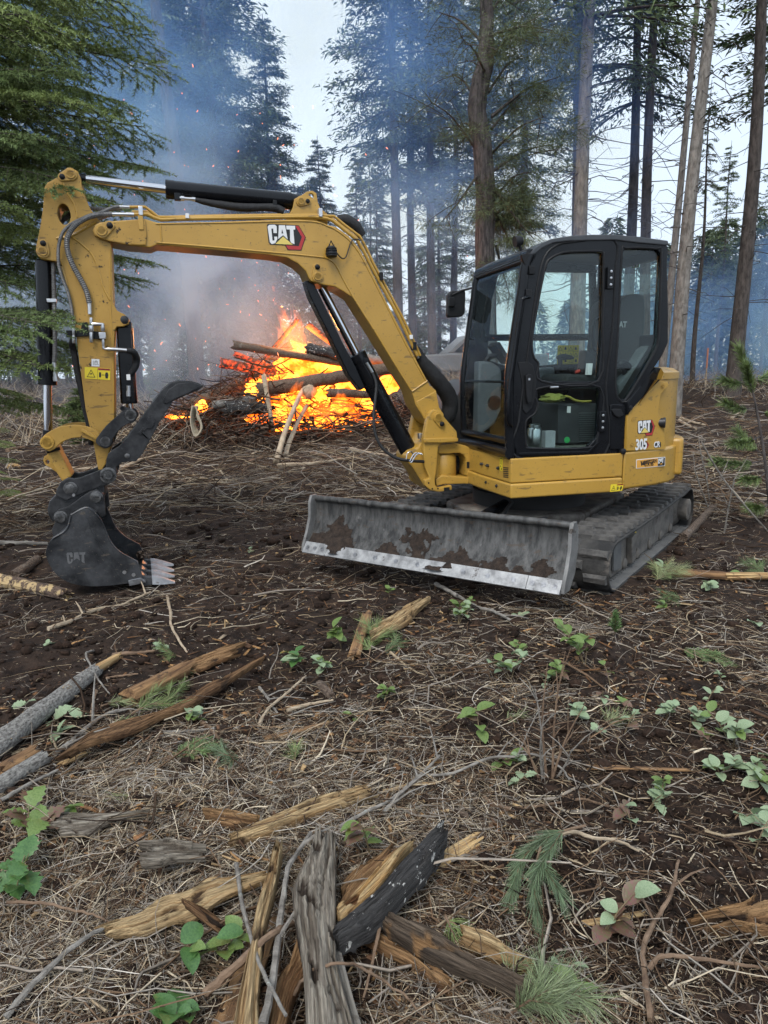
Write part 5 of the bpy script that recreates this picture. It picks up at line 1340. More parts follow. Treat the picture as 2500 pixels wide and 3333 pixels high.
def strand_field(n, rmin, rmax, lmin, lmax, w0, weights, lift, thr, bias=1.0, K=4, el=.22, curl=.5, grow=0.0):
    XY, r = scatter(n, rmin, rmax, bias)
    keep = clear_of_machine(XY) & (straw_mask(XY[:, 0], XY[:, 1]) > thr + .35 * RNG.random(n))
    XY, r = XY[keep], r[keep]; N = len(XY)
    az = RNG.random(N) * 2 * math.pi
    # stalks fall in swathes
    az = np.where(RNG.random(N) < .4, vn(XY[:, 0], XY[:, 1], .5, 21) * 2.6 + .5 + RNG.normal(0, .6, N), az)
    L = (lmin + (lmax - lmin) * RNG.random(N) ** 1.6) * (1 + grow * r)
    elev = np.abs(RNG.normal(0, el, N))
    turn = RNG.normal(0, curl, N)
    P = np.zeros((N, K, 3))
    s = np.linspace(0, 1, K)
    for k in range(K):
        a = az + turn * s[k]
        if k == 0:
            P[:, 0, :2] = XY; P[:, 0, 2] = gz(XY[:, 0], XY[:, 1]) + lift * RNG.random(N)
        else:
            e = elev * (1.0 - 1.5 * s[k]) + RNG.normal(0, .06, N)
            st = L / (K - 1)
            P[:, k] = P[:, k - 1] + np.stack([np.cos(a) * np.cos(e), np.sin(a) * np.cos(e), np.sin(e)], -1) * st[:, None]
            P[:, k, 2] = np.maximum(P[:, k, 2], gz(P[:, k, 0], P[:, k, 1]) + .002)
    wd_ = w0 * (.6 + .8 * RNG.random(N)) * (1 + .16 * np.maximum(r - 2, 0))
    W = wd_[:, None] * np.array([.8, 1.0, .9, .35])[None, :K]
    ci = RNG.choice(len(PAL), N, p=weights)
    C = PAL[ci] * (.55 + .6 * RNG.random((N, 1)))
    return P, W, C, N
LITTER = mat('dead_grass_and_needles', (1, 1, 1), None, rough=.85, attr=True, spec=.2)
lst = []
for n_, l0, l1, w0_, thr_, wts in ((78000, .02, .09, .0008, .34, [.12, .06, .14, .24, .28, .12, .04]), (46000, .008, .05, .0011, -9, [.15, .07, .14, .32, .22, .07, .03]), (50000, .06, .26, .00095, .48, [.19, .16, .21, .18, .13, .04, .09])):
    P, W, C, N = strand_field(n_, 1.15, 9.5, l0, l1, w0_, wts, .03, thr_, .95, grow=.03, curl=.8)
    side = RNG.normal(0, 1, (N, 3)); side[:, 2] *= .4; side /= np.linalg.norm(side, axis=1, keepdims=True)
    v, f = ribbons(P, W, side); np_append(lst, v, f, np.repeat(C, 8, axis=0))
P, W, C, N = strand_field(34000, 7.5, 32, .10, .42, .0010, [.11, .04, .24, .27, .25, .06, .03], .08, .05, 1.0, el=.4, grow=.01, curl=.9)
side = RNG.normal(0, 1, (N, 3)); side /= np.linalg.norm(side, axis=1, keepdims=True)
v, f = ribbons(P, W, side); np_append(lst, v, f, np.repeat(C, 8, axis=0))
tag(obj('dead_grass', np_join(lst, 'dead_grass', LITTER)), 'matted dead grass and fallen pine needles covering the cleared ground', 'dead grass', kind='stuff')

def twig_field(n, rmin, rmax, lmin, lmax, r0, weights, lift, bias, el, thr=-9, half=42, K=5):
    XY, r = scatter(n, rmin, rmax, bias, half)
    keep = clear_of_machine(XY) & (straw_mask(XY[:, 0], XY[:, 1]) > thr + .3 * RNG.random(n))
    XY, r = XY[keep], r[keep]; N = len(XY)
    az = RNG.random(N) * 2 * math.pi; L = lmin + (lmax - lmin) * RNG.random(N) ** 1.8
    elev = RNG.normal(0, el, N)
    P = np.zeros((N, K, 3)); P[:, 0, :2] = XY; P[:, 0, 2] = gz(XY[:, 0], XY[:, 1]) + lift * RNG.random(N) ** 2
    for k in range(1, K):
        az = az + RNG.normal(0, .35, N); elev = elev * .8 + RNG.normal(0, .12, N)
        P[:, k] = P[:, k - 1] + np.stack([np.cos(az) * np.cos(elev), np.sin(az) * np.cos(elev), np.sin(elev)], -1) * (L / (K - 1))[:, None]
        P[:, k, 2] = np.maximum(P[:, k, 2], gz(P[:, k, 0], P[:, k, 1]) + .003)
    R_ = (r0 * (.5 + 1.3 * RNG.random(N) ** 2) * (1 + .10 * np.maximum(r - 2, 0)))[:, None] * np.linspace(1, .45, K)[None]
    C = PAL[RNG.choice(len(PAL), N, p=weights)] * (.5 + .55 * RNG.random((N, 1)))
    v, f = tubes_np(P, R_, 3)
    return v, f, np.repeat(C, K * 3, axis=0)
TWIG = mat('bare_twigs', (.75, .75, .75), (1.15, 1.12, 1.1), scale=60, rough=.9, attr=True, spec=.2)
lst = []
for args in ((9500, 1.2, 10, .05, .34, .0023, [.12, .06, .26, .24, .20, .08, .04], .04, .9, .15, -.05), (700, 1.3, 9, .2, .7, .0042, [.08, .03, .30, .28, .22, .06, .03], .05, .8, .12, .1),
             (5200, 8, 30, .25, 1.1, .004, [.12, .06, .30, .26, .18, .05, .03], .22, 1.0, .38)):
    np_append(lst, *twig_field(*args))
tag(obj('twig_litter', np_join(lst, 'twig_litter', TWIG)), 'thin broken twigs strewn over the cleared ground', 'twigs', kind='stuff')

# chips of rotten wood
def chips(n, rmin, rmax):
    XY, r = scatter(n, rmin, rmax, .9)
    k = clear_of_machine(XY); XY, r = XY[k], r[k]; N = len(XY)
    dens = vn(XY[:, 0], XY[:, 1], .5, 31) + .6 * np.exp(-((XY[:, 0] - .05) / .35) ** 2 - ((XY[:, 1] - 2.2) / .5) ** 2) + .9 * np.exp(-((XY[:, 0] + .1) / .45) ** 2 - ((XY[:, 1] - 1.9) / .5) ** 2) + .4 * np.exp(-((XY[:, 0] + .8) / .5) ** 2 - ((XY[:, 1] - 2.8) / .6) ** 2)
    k = dens > RNG.random(N) * 1.3 - .35; XY, r = XY[k], r[k]; N = len(XY)
    sz = np.stack([.005 + .032 * RNG.random(N) ** 3.2, .002 + .007 * RNG.random(N) ** 2.5, .001 + .002 * RNG.random(N)], -1) * (1 + .10 * r)[:, None]
    az = RNG.random(N) * 6.283; til = RNG.normal(0, .35, N)
    X = np.stack([np.cos(az) * np.cos(til), np.sin(az) * np.cos(til), np.sin(til)], -1)
    Y = np.stack([-np.sin(az), np.cos(az), RNG.normal(0, .3, N)], -1); Y /= np.linalg.norm(Y, axis=1, keepdims=True)
    Z = np.cross(X, Y)
    ctr = np.stack([XY[:, 0], XY[:, 1], gz(XY[:, 0], XY[:, 1]) + .006 + .02 * RNG.random(N) ** 3], -1)
    sg = np.array([[i, j, q] for i in (-1, 1) for j in (-1, 1) for q in (-1, 1)], float)
    V = ctr[:, None] + (X[:, None] * (sg[None, :, 0:1] * sz[:, None, 0:1]) + Y[:, None] * (sg[None, :, 1:2] * sz[:, None, 1:2] * (1 - .35 * (sg[None, :, 0:1] > 0))) + Z[:, None] * (sg[None, :, 2:3] * sz[:, None, 2:3]))
    q = np.array([[0, 1, 3, 2], [4, 6, 7, 5], [0, 4, 5, 1], [2, 3, 7, 6], [0, 2, 6, 4], [1, 5, 7, 3]])
    F = (np.arange(N)[:, None, None] * 8 + q[None]).reshape(-1, 4)
    pal = np.array([[.36, .21, .095], [.46, .32, .17], [.24, .125, .06], [.14, .08, .048], [.34, .27, .19]])
    C = pal[RNG.choice(5, N, p=[.13, .11, .24, .40, .12])] * (.5 + .6 * RNG.random((N, 1)))
    return V.reshape(-1, 3), F, np.repeat(C, 8, axis=0)
lst = []; np_append(lst, *chips(13000, 1.15, 8))
tag(obj('wood_chips', np_join(lst, 'wood_chips', mat('chip_wood', (.7, .7, .7), (1.2, 1.15, 1.1), scale=90, rough=.9, attr=True, spec=.2))), 'small orange and brown chips of rotten wood scattered on the soil', 'wood chips', kind='stuff')
# crumbs and clods of soil
ico = BM(); bmesh.ops.create_icosphere(ico, subdivisions=1, radius=1.0)
ico.verts.ensure_lookup_table(); icoV = np.array([v_.co[:] for v_ in ico.verts]); icoF = np.array([[v_.index for v_ in f_.verts] for f_ in ico.faces]); ico.free()
XY, r = scatter(10500, 1.15, 10, .9); k = clear_of_machine(XY); XY, r = XY[k], r[k]; N = len(XY)
sz = (.003 + .016 * RNG.random(N) ** 3.0) * (1 + .25 * r)
ctr = np.stack([XY[:, 0], XY[:, 1], gz(XY[:, 0], XY[:, 1]) + sz * .3], -1)
V = ctr[:, None] + icoV[None] * (sz[:, None, None] * (.6 + .7 * RNG.random((N, len(icoV), 1)))) * np.array([1.2, 1, .75])
F = (np.arange(N)[:, None, None] * len(icoV) + icoF[None]).reshape(-1, 3)
C = np.array([.032, .019, .013]) * (.5 + .9 * RNG.random((N, 1)))
tag(obj('soil_clods', npmesh('soil_clods', V, F, mat('soil_crumb', (.6, .6, .6), (1.3, 1.3, 1.3), scale=70, rough=.97, attr=True, bump=.6, bscale=120, spec=.2), np.repeat(C, len(icoV), axis=0))), 'dark crumbs and clods of churned soil', 'soil clods', kind='stuff')

# ------------------------------------------------------------------ logs, planks, sticks
BARK_G = mat('grey_lichen_bark', (.07, .062, .055), (.33, .315, .285), scale=105, rough=.95, bump=1.0, bscale=38, stretch=(.55, 1, 1), stain=(.40, .24, .09), sscale=9, sth=.645, swid=.05)
BARK_B = mat('brown_bark', (.045, .028, .020), (.18, .13, .092), scale=85, rough=.95, bump=1.0, bscale=40, stretch=(.5, 1, 1), stain=(.22, .20, .17), sscale=7, sth=.62, swid=.1)
PEEL = mat('half_peeled_bark', (.045, .028, .020), (.15, .10, .07), scale=60, rough=.95, bump=1.0, bscale=40, stretch=(.4, 1, 1), stain=(.50, .36, .18), sscale=7, sth=.50, swid=.04)
ROT = mat('rotten_orange_wood', (.085, .042, .021), (.36, .205, .092), scale=34, rough=.95, bump=1.0, bscale=30, stretch=(.12, 1.5, 1.5), stain=(.045, .026, .017), sscale=14, sth=.59, swid=.08)
SPLIT = mat('split_yellow_wood', (.26, .135, .05), (.62, .43, .205), scale=40, rough=.9, bump=1.0, bscale=34, stretch=(.07, 1.5, 1.5), stain=(.10, .05, .025), sscale=14, sth=.62, swid=.07)
WEATH = mat('weathered_grey_wood', (.075, .062, .05), (.36, .32, .265), scale=46, rough=.95, bump=1.0, bscale=36, stretch=(.06, 1.5, 1.5), stain=(.07, .046, .03), sscale=11, sth=.57, swid=.13)
CHAR = mat('charred_wood', (.012, .011, .011), (.06, .056, .053), scale=40, rough=.85, bump=1.0, bscale=34, stretch=(.08, 1.5, 1.5), stain=(.55, .54, .50), sscale=24, sth=.595, swid=.02)
DBOARD = mat('dark_damp_wood', (.050, .037, .028), (.15, .115, .09), scale=40, rough=.9, bump=1.0, bscale=34, stretch=(.08, 1.5, 1.5))
STICK_G = mat('grey_stick_bark', (.13, .115, .098), (.31, .285, .25), scale=24, rough=.9, bump=.7, bscale=60, stretch=(.4, 1, 1), stain=(.36, .40, .35), sscale=26, sth=.62, swid=.06)
STICK_B = mat('brown_stick_bark', (.115, .07, .042), (.25, .165, .105), scale=20, rough=.85, bump=.5, bscale=60, stretch=(.4, 1, 1))
STICK_P = mat('pale_peeled_stick', (.30, .225, .15), (.46, .37, .26), scale=16, rough=.8, bump=.4, bscale=50, stretch=(.3, 1, 1), stain=(.16, .10, .06), sscale=14, sth=.6, swid=.1)
def axis_matrix(p0, p1, up=(0, 0, 1)):
    X = (Vector(p1) - Vector(p0)).normalized(); U = Vector(up)
    Y = U.cross(X); Y = Y.normalized() if Y.length > 1e-4 else X.orthogonal().normalized()
    Z = X.cross(Y)
    M = Matrix.Identity(4)
    M.col[0][:3] = X; M.col[1][:3] = Y; M.col[2][:3] = Z; M.col[3][:3] = Vector(p0)
    return M
def wood_piece(L, hw, hh, seed, kind='log', taper=.85, segs=14, rings=18, jag=.5, bend=0.0):
    """local mesh along +X: bark log (round) or split piece (flat, fibrous, splintered ends)"""
    rs = np.random.default_rng(seed)
    groove = rs.random(segs)
    if kind == 'log': prof = 1 + .10 * (groove - .5)
    else: prof = .70 + .42 * groove; prof = .5 * prof + .25 * (np.roll(prof, 1) + np.roll(prof, -1)); crack = (rs.random(segs) < .28) * .30
    je0 = -rs.random(segs) ** 1.5 * jag * max(hw, hh) * 2.2; je1 = rs.random(segs) ** 1.5 * jag * max(hw, hh) * 3.2
    th = np.arange(segs) * 2 * math.pi / segs + rs.random() * 6
    V = np.zeros((rings, segs, 3))
    so = rs.random() * 50
    for i in range(rings):
        t = i / (rings - 1)
        sc = 1 + (taper - 1) * t
        wob = 1 + (.10 if kind == 'log' else .07) * np.array([mnoise.noise(Vector((t * L * 7 + so, math.cos(a) * 1.3, math.sin(a) * 1.3))) for a in th]) * 1.6
        cy_ = np.cos(th); sy_ = np.sin(th)
        if kind != 'log':
            wob = wob + .16 * np.array([mnoise.noise(Vector((t * L * 3.1 + so, a * 1.9, 3.3))) for a in th]) - crack * (.5 + .5 * np.sin(t * 6 + np.arange(segs) * 1.7))
        if kind != 'log':      # boxier section for split pieces
            k_ = 1 / np.maximum(np.abs(cy_), np.abs(sy_)) ** .55; cy_ = cy_ * k_; sy_ = sy_ * k_
        V[i, :, 0] = t * L + je0 * max(0, 1 - t * 5) + je1 * max(0, 1 - (1 - t) * 5)
        V[i, :, 1] = cy_ * hw * prof * wob * sc + bend * math.sin(t * math.pi) * L + .006 * mnoise.noise(Vector((t * L * 3, so, 0)))
        V[i, :, 2] = sy_ * hh * prof * wob * sc + .10 * hh * mnoise.noise(Vector((t * L * 4, 0, so)))
    I = np.arange(rings * segs).reshape(rings, segs)
    F = np.stack([I[:-1], np.roll(I[:-1], -1, 1), np.roll(I[1:], -1, 1), I[1:]], -1).reshape(-1, 4)
    c0 = V[0].mean(0) + [L * .01, 0, 0]; c1 = V[-1].mean(0) - [L * .015, 0, 0]
    VV = np.concatenate([V.reshape(-1, 3), [c0, c1]])
    n = rings * segs
    cap = [[n, I[0, (k + 1) % segs], I[0, k]] for k in range(segs)] + [[n + 1, I[-1, k], I[-1, (k + 1) % segs]] for k in range(segs)]
    return VV, F, np.array(cap)
_seed = [100]
def lay_wood(name, label, cat, p0, p1, width_px, m, kind='log', flat=1.0, taper=.85, jag=.5, sink=.25, segs=20, rings=22, bend=0.0, group=None, lift=(0, 0), endm=None):
    """a piece lying on the ground between two photo points; width_px: its width at the nearer end in photo pixels"""
    a, b = hit(*p0), hit(*p1)
    _seed[0] += 1
    dist = ((a + b) / 2 - O).length
    hw = width_px / 2 / FPX * dist; hh = hw * flat
    a, b = hit(*p0, hh * .6 + lift[0] + .014), hit(*p1, hh * .6 + lift[1] + .014)
    a.z = gz1(a.x, a.y) + hh * (1 - 2 * sink) + lift[0]; b.z = gz1(b.x, b.y) + hh * (1 - 2 * sink) * taper + lift[1]
    up = max(gz1(a.x + (b.x - a.x) * t, a.y + (b.y - a.y) * t) - (a.z + (b.z - a.z) * t) for t in (.15, .3, .45, .6, .75, .9)) + hh * .3
    if up > 0: a.z += up * .8; b.z += up * .8
    a.z += .014; b.z += .014
    L = (b - a).length
    V, F, Cp = wood_piece(L, hw, hh, _seed[0], kind, taper, segs, rings, jag, bend)
    me = npmesh(name, V, [F, Cp], m, smooth_it=True)
    try: me.set_sharp_from_angle(angle=rad(50))
    except Exception: pass
    o = obj(name, me, None, axis_matrix(a, b))
    return tag(o, label, cat, group)
def lay_stick(name, label, pts, r_px, m, lift=.006, lifts=None, cat='stick', group=None, side_twigs=0, tap=.55):
    """a crooked stick through photo points on the ground"""
    P = []
    for i, p in enumerate(pts):
        lf_ = lifts[i] if lifts else lift
        q = hit(*p, lf_); q.z = gz1(q.x, q.y) + lf_; P.append(q)
    dist = (P[0] - O).length
    r = max(.002, r_px / 2 / FPX * dist)
    for q in P: q.z += r * .6
    rs = random.Random(int(pts[0][0] * 7 + pts[0][1]))
    S = [Vector(q) for q in spline([tuple(q) for q in P], 6)]
    for q in S[1:-1]: q += Vector((rs.uniform(-1, 1), rs.uniform(-1, 1), rs.uniform(-.3, 1))) * r * (.7 if r < .005 else .22)
    n = len(S)
    b = BM(); tube(b, S, [r * (1 - (1 - tap) * i / (n - 1)) * rs.uniform(.88, 1.12) for i in range(n)], 7)
    for k in range(side_twigs):
        i = rs.randrange(1, n - 1); d = (S[i + 1] - S[i]).normalized()
        q = S[i]; az = rs.choice((-1, 1)) * rs.uniform(.5, 1.1)
        d2 = Matrix.Rotation(az, 3, 'Z') @ d; d2.z += rs.uniform(.05, .5); d2.normalize()
        LL = rs.uniform(.08, .25)
        tube(b, [q, q + d2 * LL * .5 + Vector((0, 0, .01)), q + d2 * LL], [r * .55, r * .4, r * .2], 5)
    o = obj(name, mesh_of(name, b, m))
    return tag(o, label, cat, group)


# broken slabs and planks: outline measured row by row, fibrous pitted upper face, splintered ends
SLABM = mat('splintered_wood', (.50, .48, .46), (1.3, 1.28, 1.24), scale=110, rough=.95, bump=1.0, bscale=75, stretch=(.07, 1.5, 1.5), attr=True, spec=.2)
WC = dict(grey=[(.33, .295, .245), (.15, .125, .10), (.055, .04, .03)], yellow=[(.52, .385, .215), (.32, .20, .095), (.07, .042, .024)], orange=[(.36, .22, .11), (.17, .092, .045), (.04, .025, .017)],
          char=[(.030, .028, .027), (.011, .0105, .010), (.60, .59, .56)], pale=[(.66, .49, .27), (.48, .29, .12), (.13, .06, .025)], dark=[(.13, .10, .075), (.06, .045, .034), (.26, .15, .07)], brown=[(.23, .135, .07), (.095, .053, .029), (.03, .02, .014)])
def slab(name, label, cat, fn, rows, lifts, kind, thick=.02, arch=.3, jag=.6, nr=54, nc=30, knot=None):
    _seed[0] += 1; rs = np.random.default_rng(_seed[0]); so = _seed[0] * 3.7
    n = len(rows); lf = np.interp(np.linspace(0, 1, n), np.linspace(0, 1, len(lifts)), lifts)
    Lp, Rp = [], []
    for (l_, r_), z in zip(rows, lf):
        m_ = ((l_[0] + r_[0]) / 2, (l_[1] + r_[1]) / 2); l_, r_ = [(m_[0] + (q[0] - m_[0]) * .86, m_[1] + (q[1] - m_[1]) * .86 + 8) for q in (l_, r_)]
        for q, dst in ((l_, Lp), (r_, Rp)):
            h_ = hit(*fn(*q), z + thick); h_.z = gz0(h_.x, h_.y) + z + thick; dst.append(tuple(h_))
    # lie over the bumps of the ground
    mx_ = max(gz1(p[0], p[1]) - (p[2] - thick) for p in Lp + Rp); add = max(0, mx_ * .5)
    t = np.linspace(0, 1, nr); ti = np.linspace(0, 1, n)
    def ev(P):
        S = np.array(spline(P, 6)); return np.stack([np.interp(t, np.linspace(0, 1, len(S)), S[:, k]) for k in range(3)], -1)
    A, B = ev(Lp), ev(Rp)
    cidx = np.linspace(0, 1, nc)
    jit = np.array([mnoise.noise(Vector((i * .9, so, 0))) for i in range(nr)]) * .05
    cc = np.clip(cidx[None] + jit[:, None] * np.sin(np.pi * cidx)[None], 0, 1)
    top = A[:, None] * (1 - cc[..., None]) + B[:, None] * cc[..., None]
    ax = (A[-1] + B[-1]) / 2 - (A[0] + B[0]) / 2; L = np.linalg.norm(ax); ax /= L
    wd = np.linalg.norm(A - B, axis=1).mean()
    e0 = -rs.random(nc) ** 2 * jag * wd * .7; e1 = rs.random(nc) ** 2 * jag * wd * 1.3
    k0 = np.clip(1 - t * 6, 0, 1)[:, None]; k1 = np.clip(1 - (1 - t) * 6, 0, 1)[:, None]
    top = top + (e0[None] * k0 + e1[None] * k1)[..., None] * ax
    fib = np.array([[mnoise.noise(Vector((c_ * wd * 95 + so, s_ * L * 5, 0))) + .6 * mnoise.noise(Vector((c_ * wd * 240, s_ * L * 9 + so, 4))) for c_ in cidx] for s_ in t])
    pit = np.array([[mnoise.noise(Vector((c_ * wd * 26 + so, s_ * L * 13, 9))) + .5 * mnoise.noise(Vector((c_ * wd * 70, s_ * L * 38, so))) for c_ in cidx] for s_ in t])
    hole = np.clip((pit - .28) * 4, 0, 1)
    step = np.cumsum(rs.normal(0, 1, nc) * (rs.random(nc) < .25)) * .0035; step -= step.mean()
    hgt = arch * wd * .4 * (np.sin(np.pi * cidx)[None] ** .4 - .6) + step[None] + fib * min(.010, thick * .35) - hole * min(.012, thick * .5)
    kn = np.zeros_like(hgt)
    if knot:
        kn = np.exp(-((t[:, None] - knot[0]) / .025) ** 2 - ((cidx[None] - knot[1]) / .10) ** 2); hgt = hgt + kn * .02
    top[..., 2] += hgt + add
    bot = top.copy(); bot[..., 2] -= thick + .4 * np.maximum(hgt, 0)
    bot = bot * .97 + bot.mean((0, 1)) * .03
    V = np.concatenate([top.reshape(-1, 3), bot.reshape(-1, 3)])
    I = np.arange(nr * nc).reshape(nr, nc); J = I + nr * nc
    q = lambda a, b, c_, d_: np.stack([a, b, c_, d_], -1).reshape(-1, 4)
    F = np.concatenate([q(I[:-1, :-1], I[1:, :-1], I[1:, 1:], I[:-1, 1:]), q(J[:-1, :-1], J[:-1, 1:], J[1:, 1:], J[1:, :-1]), q(I[:-1, 0], J[:-1, 0], J[1:, 0], I[1:, 0]), q(I[:-1, -1], I[1:, -1], J[1:, -1], J[:-1, -1]), q(I[0, :-1], I[0, 1:], J[0, 1:], J[0, :-1]), q(I[-1, :-1], J[-1, :-1], J[-1, 1:], I[-1, 1:])])
    c0, c1, c2 = [np.array(x) for x in WC[kind]]
    mixf = np.clip(.5 + 1.3 * fib, 0, 1)[..., None]
    if kind == 'char': hole = np.clip((pit - .42) * 9, 0, 1) * (np.abs(cidx[None] - .45) < .32)
    C = c0 * mixf + c1 * (1 - mixf); C = C * (1 - hole[..., None]) + c2 * hole[..., None]; C = C * (1 - .75 * kn[..., None])
    C = np.concatenate([C.reshape(-1, 3), (C * .7).reshape(-1, 3)])
    M = axis_matrix(Vector(V.mean(0)), Vector(V.mean(0) + ax)); Mi = np.array(M.inverted())
    V = V @ Mi[:3, :3].T + Mi[:3, 3]
    me = npmesh(name, V, F, CHAR if kind == 'char' else SLABM, C, True)
    try: me.set_sharp_from_angle(angle=rad(55))
    except Exception: pass
    return tag(obj(name, me, None, M), label, cat)
SLABS = [
 ('weathered_slab', 'big grey weathered slab with a knot standing out of the foreground heap', 'wood slab', S5, [((395, 1420), (760, 1420)), ((392, 1082), (640, 1082)), ((388, 950), (595, 950)), ((376, 810), (562, 830)), ((350, 690), (560, 700)), ((336, 580), (562, 580)), ((352, 480), (560, 480)), ((388, 400), (558, 400)), ((425, 310), (555, 320)), ((445, 266), (550, 245))], [.09, .085, .06], 'grey', .045, .45, .5, (.80, .35)),
 ('charred_beam', 'charred black beam flecked with white in the foreground heap', 'beam', S5, [((563, 655), (566, 748)), ((640, 590), (660, 692)), ((740, 500), (770, 602)), ((840, 400), (880, 500)), ((920, 300), (960, 420)), ((990, 215), (1012, 330))], [.06, .05], 'char', .06, .5, .5, None),
 ('split_plank', 'pale split face lying along the charred beam', 'plank', S5, [((556, 588), (565, 655)), ((650, 508), (664, 580)), ((740, 423), (758, 488)), ((810, 358), (828, 404)), ((868, 313), (880, 337))], [.075, .06], 'pale', .05, .2, .4, None),
 ('split_plank', 'yellow splintered plank lying above the wood heap in the foreground', 'plank', S5, [((105, 212), (125, 246)), ((180, 162), (230, 218)), ((300, 112), (360, 168)), ((420, 72), (470, 128)), ((540, 32), (590, 88)), ((604, 14), (640, 80))], [.02, .02], 'yellow', .022, .3, 1.0, None),
 ('split_plank', 'flat yellow splintered plank at the lower left', 'plank', F1, [((505, 688), (530, 752)), ((600, 645), (640, 748)), ((700, 590), (760, 715)), ((800, 558), (840, 692)), ((900, 530), (930, 652)), ((980, 510), (1000, 612)), ((1085, 500), (1050, 562))], [.02, .02], 'yellow', .015, .1, 1.0, None),
 ('split_plank', 'narrow orange plank with a jagged top leaning on the foreground heap', 'plank', S5, [((50, 1330), (235, 1330)), ((92, 1082), (205, 1082)), ((130, 900), (215, 900)), ((172, 740), (232, 740)), ((198, 600), (264, 610)), ((230, 480), (286, 480)), ((250, 385), (300, 385)), ((262, 345), (308, 338))], [.05, .06, .05], 'yellow', .04, .4, 1.0, None),
 ('rotten_plank', 'crumbly orange board lying behind the charred beam', 'plank', S5, [((565, 560), (600, 600)), ((565, 470), (680, 540)), ((620, 395), (760, 470)), ((720, 345), (840, 390))], [.02, .02], 'orange', .02, .2, 1.0, None),
 ('dark_board', 'dark damp board slanting to the lower right of the heap', 'board', S5, [((770, 600), (752, 668)), ((850, 625), (828, 706)), ((1000, 690), (968, 775)), ((1150, 760), (1118, 852)), ((1300, 828), (1278, 922)), ((1392, 878), (1375, 962))], [.05, .03], 'dark', .03, .25, .4, None),
 ('rotten_plank', 'rotten orange plank lying under the dark damp board', 'plank', S5, [((690, 670), (690, 765)), ((780, 715), (785, 805)), ((900, 785), (895, 855)), ((1010, 830), (990, 885))], [.015, .015], 'orange', .02, .2, .9, None),
 ('rotten_plank', 'light orange splintered piece right of the dark damp board', 'plank', S5, [((1130, 688), (1125, 742)), ((1230, 728), (1218, 784)), ((1330, 776), (1310, 824)), ((1390, 798), (1380, 832))], [.02, .02], 'yellow', .02, .4, .8, None),
 ('rotten_plank', 'tan rotten chunk lying under the foot of the big weathered slab', 'plank', S5, [((235, 1120), (330, 1140)), ((270, 980), (370, 1000)), ((330, 860), (430, 880)), ((370, 780), (440, 790))], [.02, .02], 'orange', .03, .4, .8, None),
 ('wood_slab', 'wide splintered slab of rotten wood past the crumbling log', 'wood slab', S7, [((1105, 298), (1150, 332)), ((1170, 238), (1230, 312)), ((1250, 198), (1300, 275)), ((1312, 184), (1372, 255))], [.03, .03], 'orange', .016, .2, 1.0, None),
 ('rotten_plank', 'long dark orange rotten plank slanting up from lower left', 'plank', S7, [((400, 868), (500, 862)), ((520, 768), (560, 842)), ((650, 706), (690, 780)), ((800, 636), (840, 704)), ((950, 574), (980, 634)), ((1100, 506), (1130, 564)), ((1250, 428), (1290, 484)), ((1400, 356), (1430, 408)), ((1500, 300), (1530, 340))], [.03, .035], 'brown', .02, .3, .9, None),
 ('rotten_stump', 'splintered orange rotten stump at the right edge', 'stump', F2, [((1490, 560), (1515, 640)), ((1560, 530), (1580, 690)), ((1640, 510), (1650, 690)), ((1780, 500), (1780, 690))], [.02, .05], 'orange', .035, .5, 1.4, None),
 ('wood_slab', 'orange slab of split wood behind the reddish bark at the centre', 'wood slab', M2, [((-40, 310), (-20, 350)), ((20, 262), (50, 312)), ((80, 222), (120, 275)), ((120, 205), (140, 240))], [.03, .03], 'yellow', .025, .3, 1.0, None),
 ('wood_slab', 'tan broken slab lying in the grass between the two yellow planks', 'wood slab', F1, [((915, 175), (940, 215)), ((975, 165), (1000, 240)), ((1030, 205), (1050, 245))], [.02, .02], 'orange', .02, .3, 1.0, None),
 ('bark_slab', 'curled dark bark lying across the flat yellow plank', 'bark', F1, [((800, 600), (815, 650)), ((870, 630), (870, 700)), ((950, 690), (930, 750))], [.06, .03], 'brown', .012, .6, .6, None),
 ('bark_slab', 'pale lichened flake of bark in the grass at lower left', 'bark', F1, [((265, 215), (300, 300)), ((360, 215), (370, 295)), ((520, 225), (480, 250))], [.03, .02], 'grey', .012, .2, 1.0, None),
 ('bark_slab', 'grey lichened bark lump left of the narrow orange plank', 'bark', F1, [((660, 355), (670, 440)), ((730, 345), (740, 430)), ((800, 395), (790, 420))], [.06, .04], 'grey', .02, .7, 1.0, None),
]
for nm, lab, cat_, fn, rows, lifts, kd, th_, ar, jg, kno in SLABS: slab(nm, lab, cat_, fn, rows, lifts, kd, th_, ar, jg, knot=kno)
# left side, mid distance
lay_wood('fallen_log', 'thick grey lichened log lying across the left edge, bark partly peeled', 'log', (-90, 2490), S7(560, 345), 64, BARK_G, taper=.68, rings=26, jag=.25, sink=.2)
lay_wood('broken_log', 'orange broken inner wood sticking out of the thick grey log', 'log', S7(545, 350), S7(700, 262), 34, SPLIT, 'split', taper=.7, jag=.7)
lay_stick('stick', 'tan stick continuing from the broken end of the grey log', mp(S7, [(680, 255), (760, 245), (850, 240), (940, 233)]), 13, STICK_B)
lay_wood('rotten_log', 'crumbling round rotten log behind the green pine sprigs', 'log', S7(800, 505), S7(1085, 345), 58, ROT, taper=.8, rings=20, jag=.6)
lay_wood('wood_chunk', 'pale splinter at the near end of the long rotten plank', 'wood piece', S7(385, 905), S7(490, 850), 26, SPLIT, 'split', flat=.5, jag=.9)
lay_stick('branch', 'pale grey lichened branch beside the long rotten plank', mp(S7, [(330, 858), (430, 790), (520, 700), (640, 610), (750, 590)]), 17, STICK_G, side_twigs=3, cat='branch')
lay_wood('short_log', 'short barkless brown log at the left edge under the lichened log', 'log', S7(20, 950), S7(192, 842), 44, ROT, taper=.95, jag=.3)
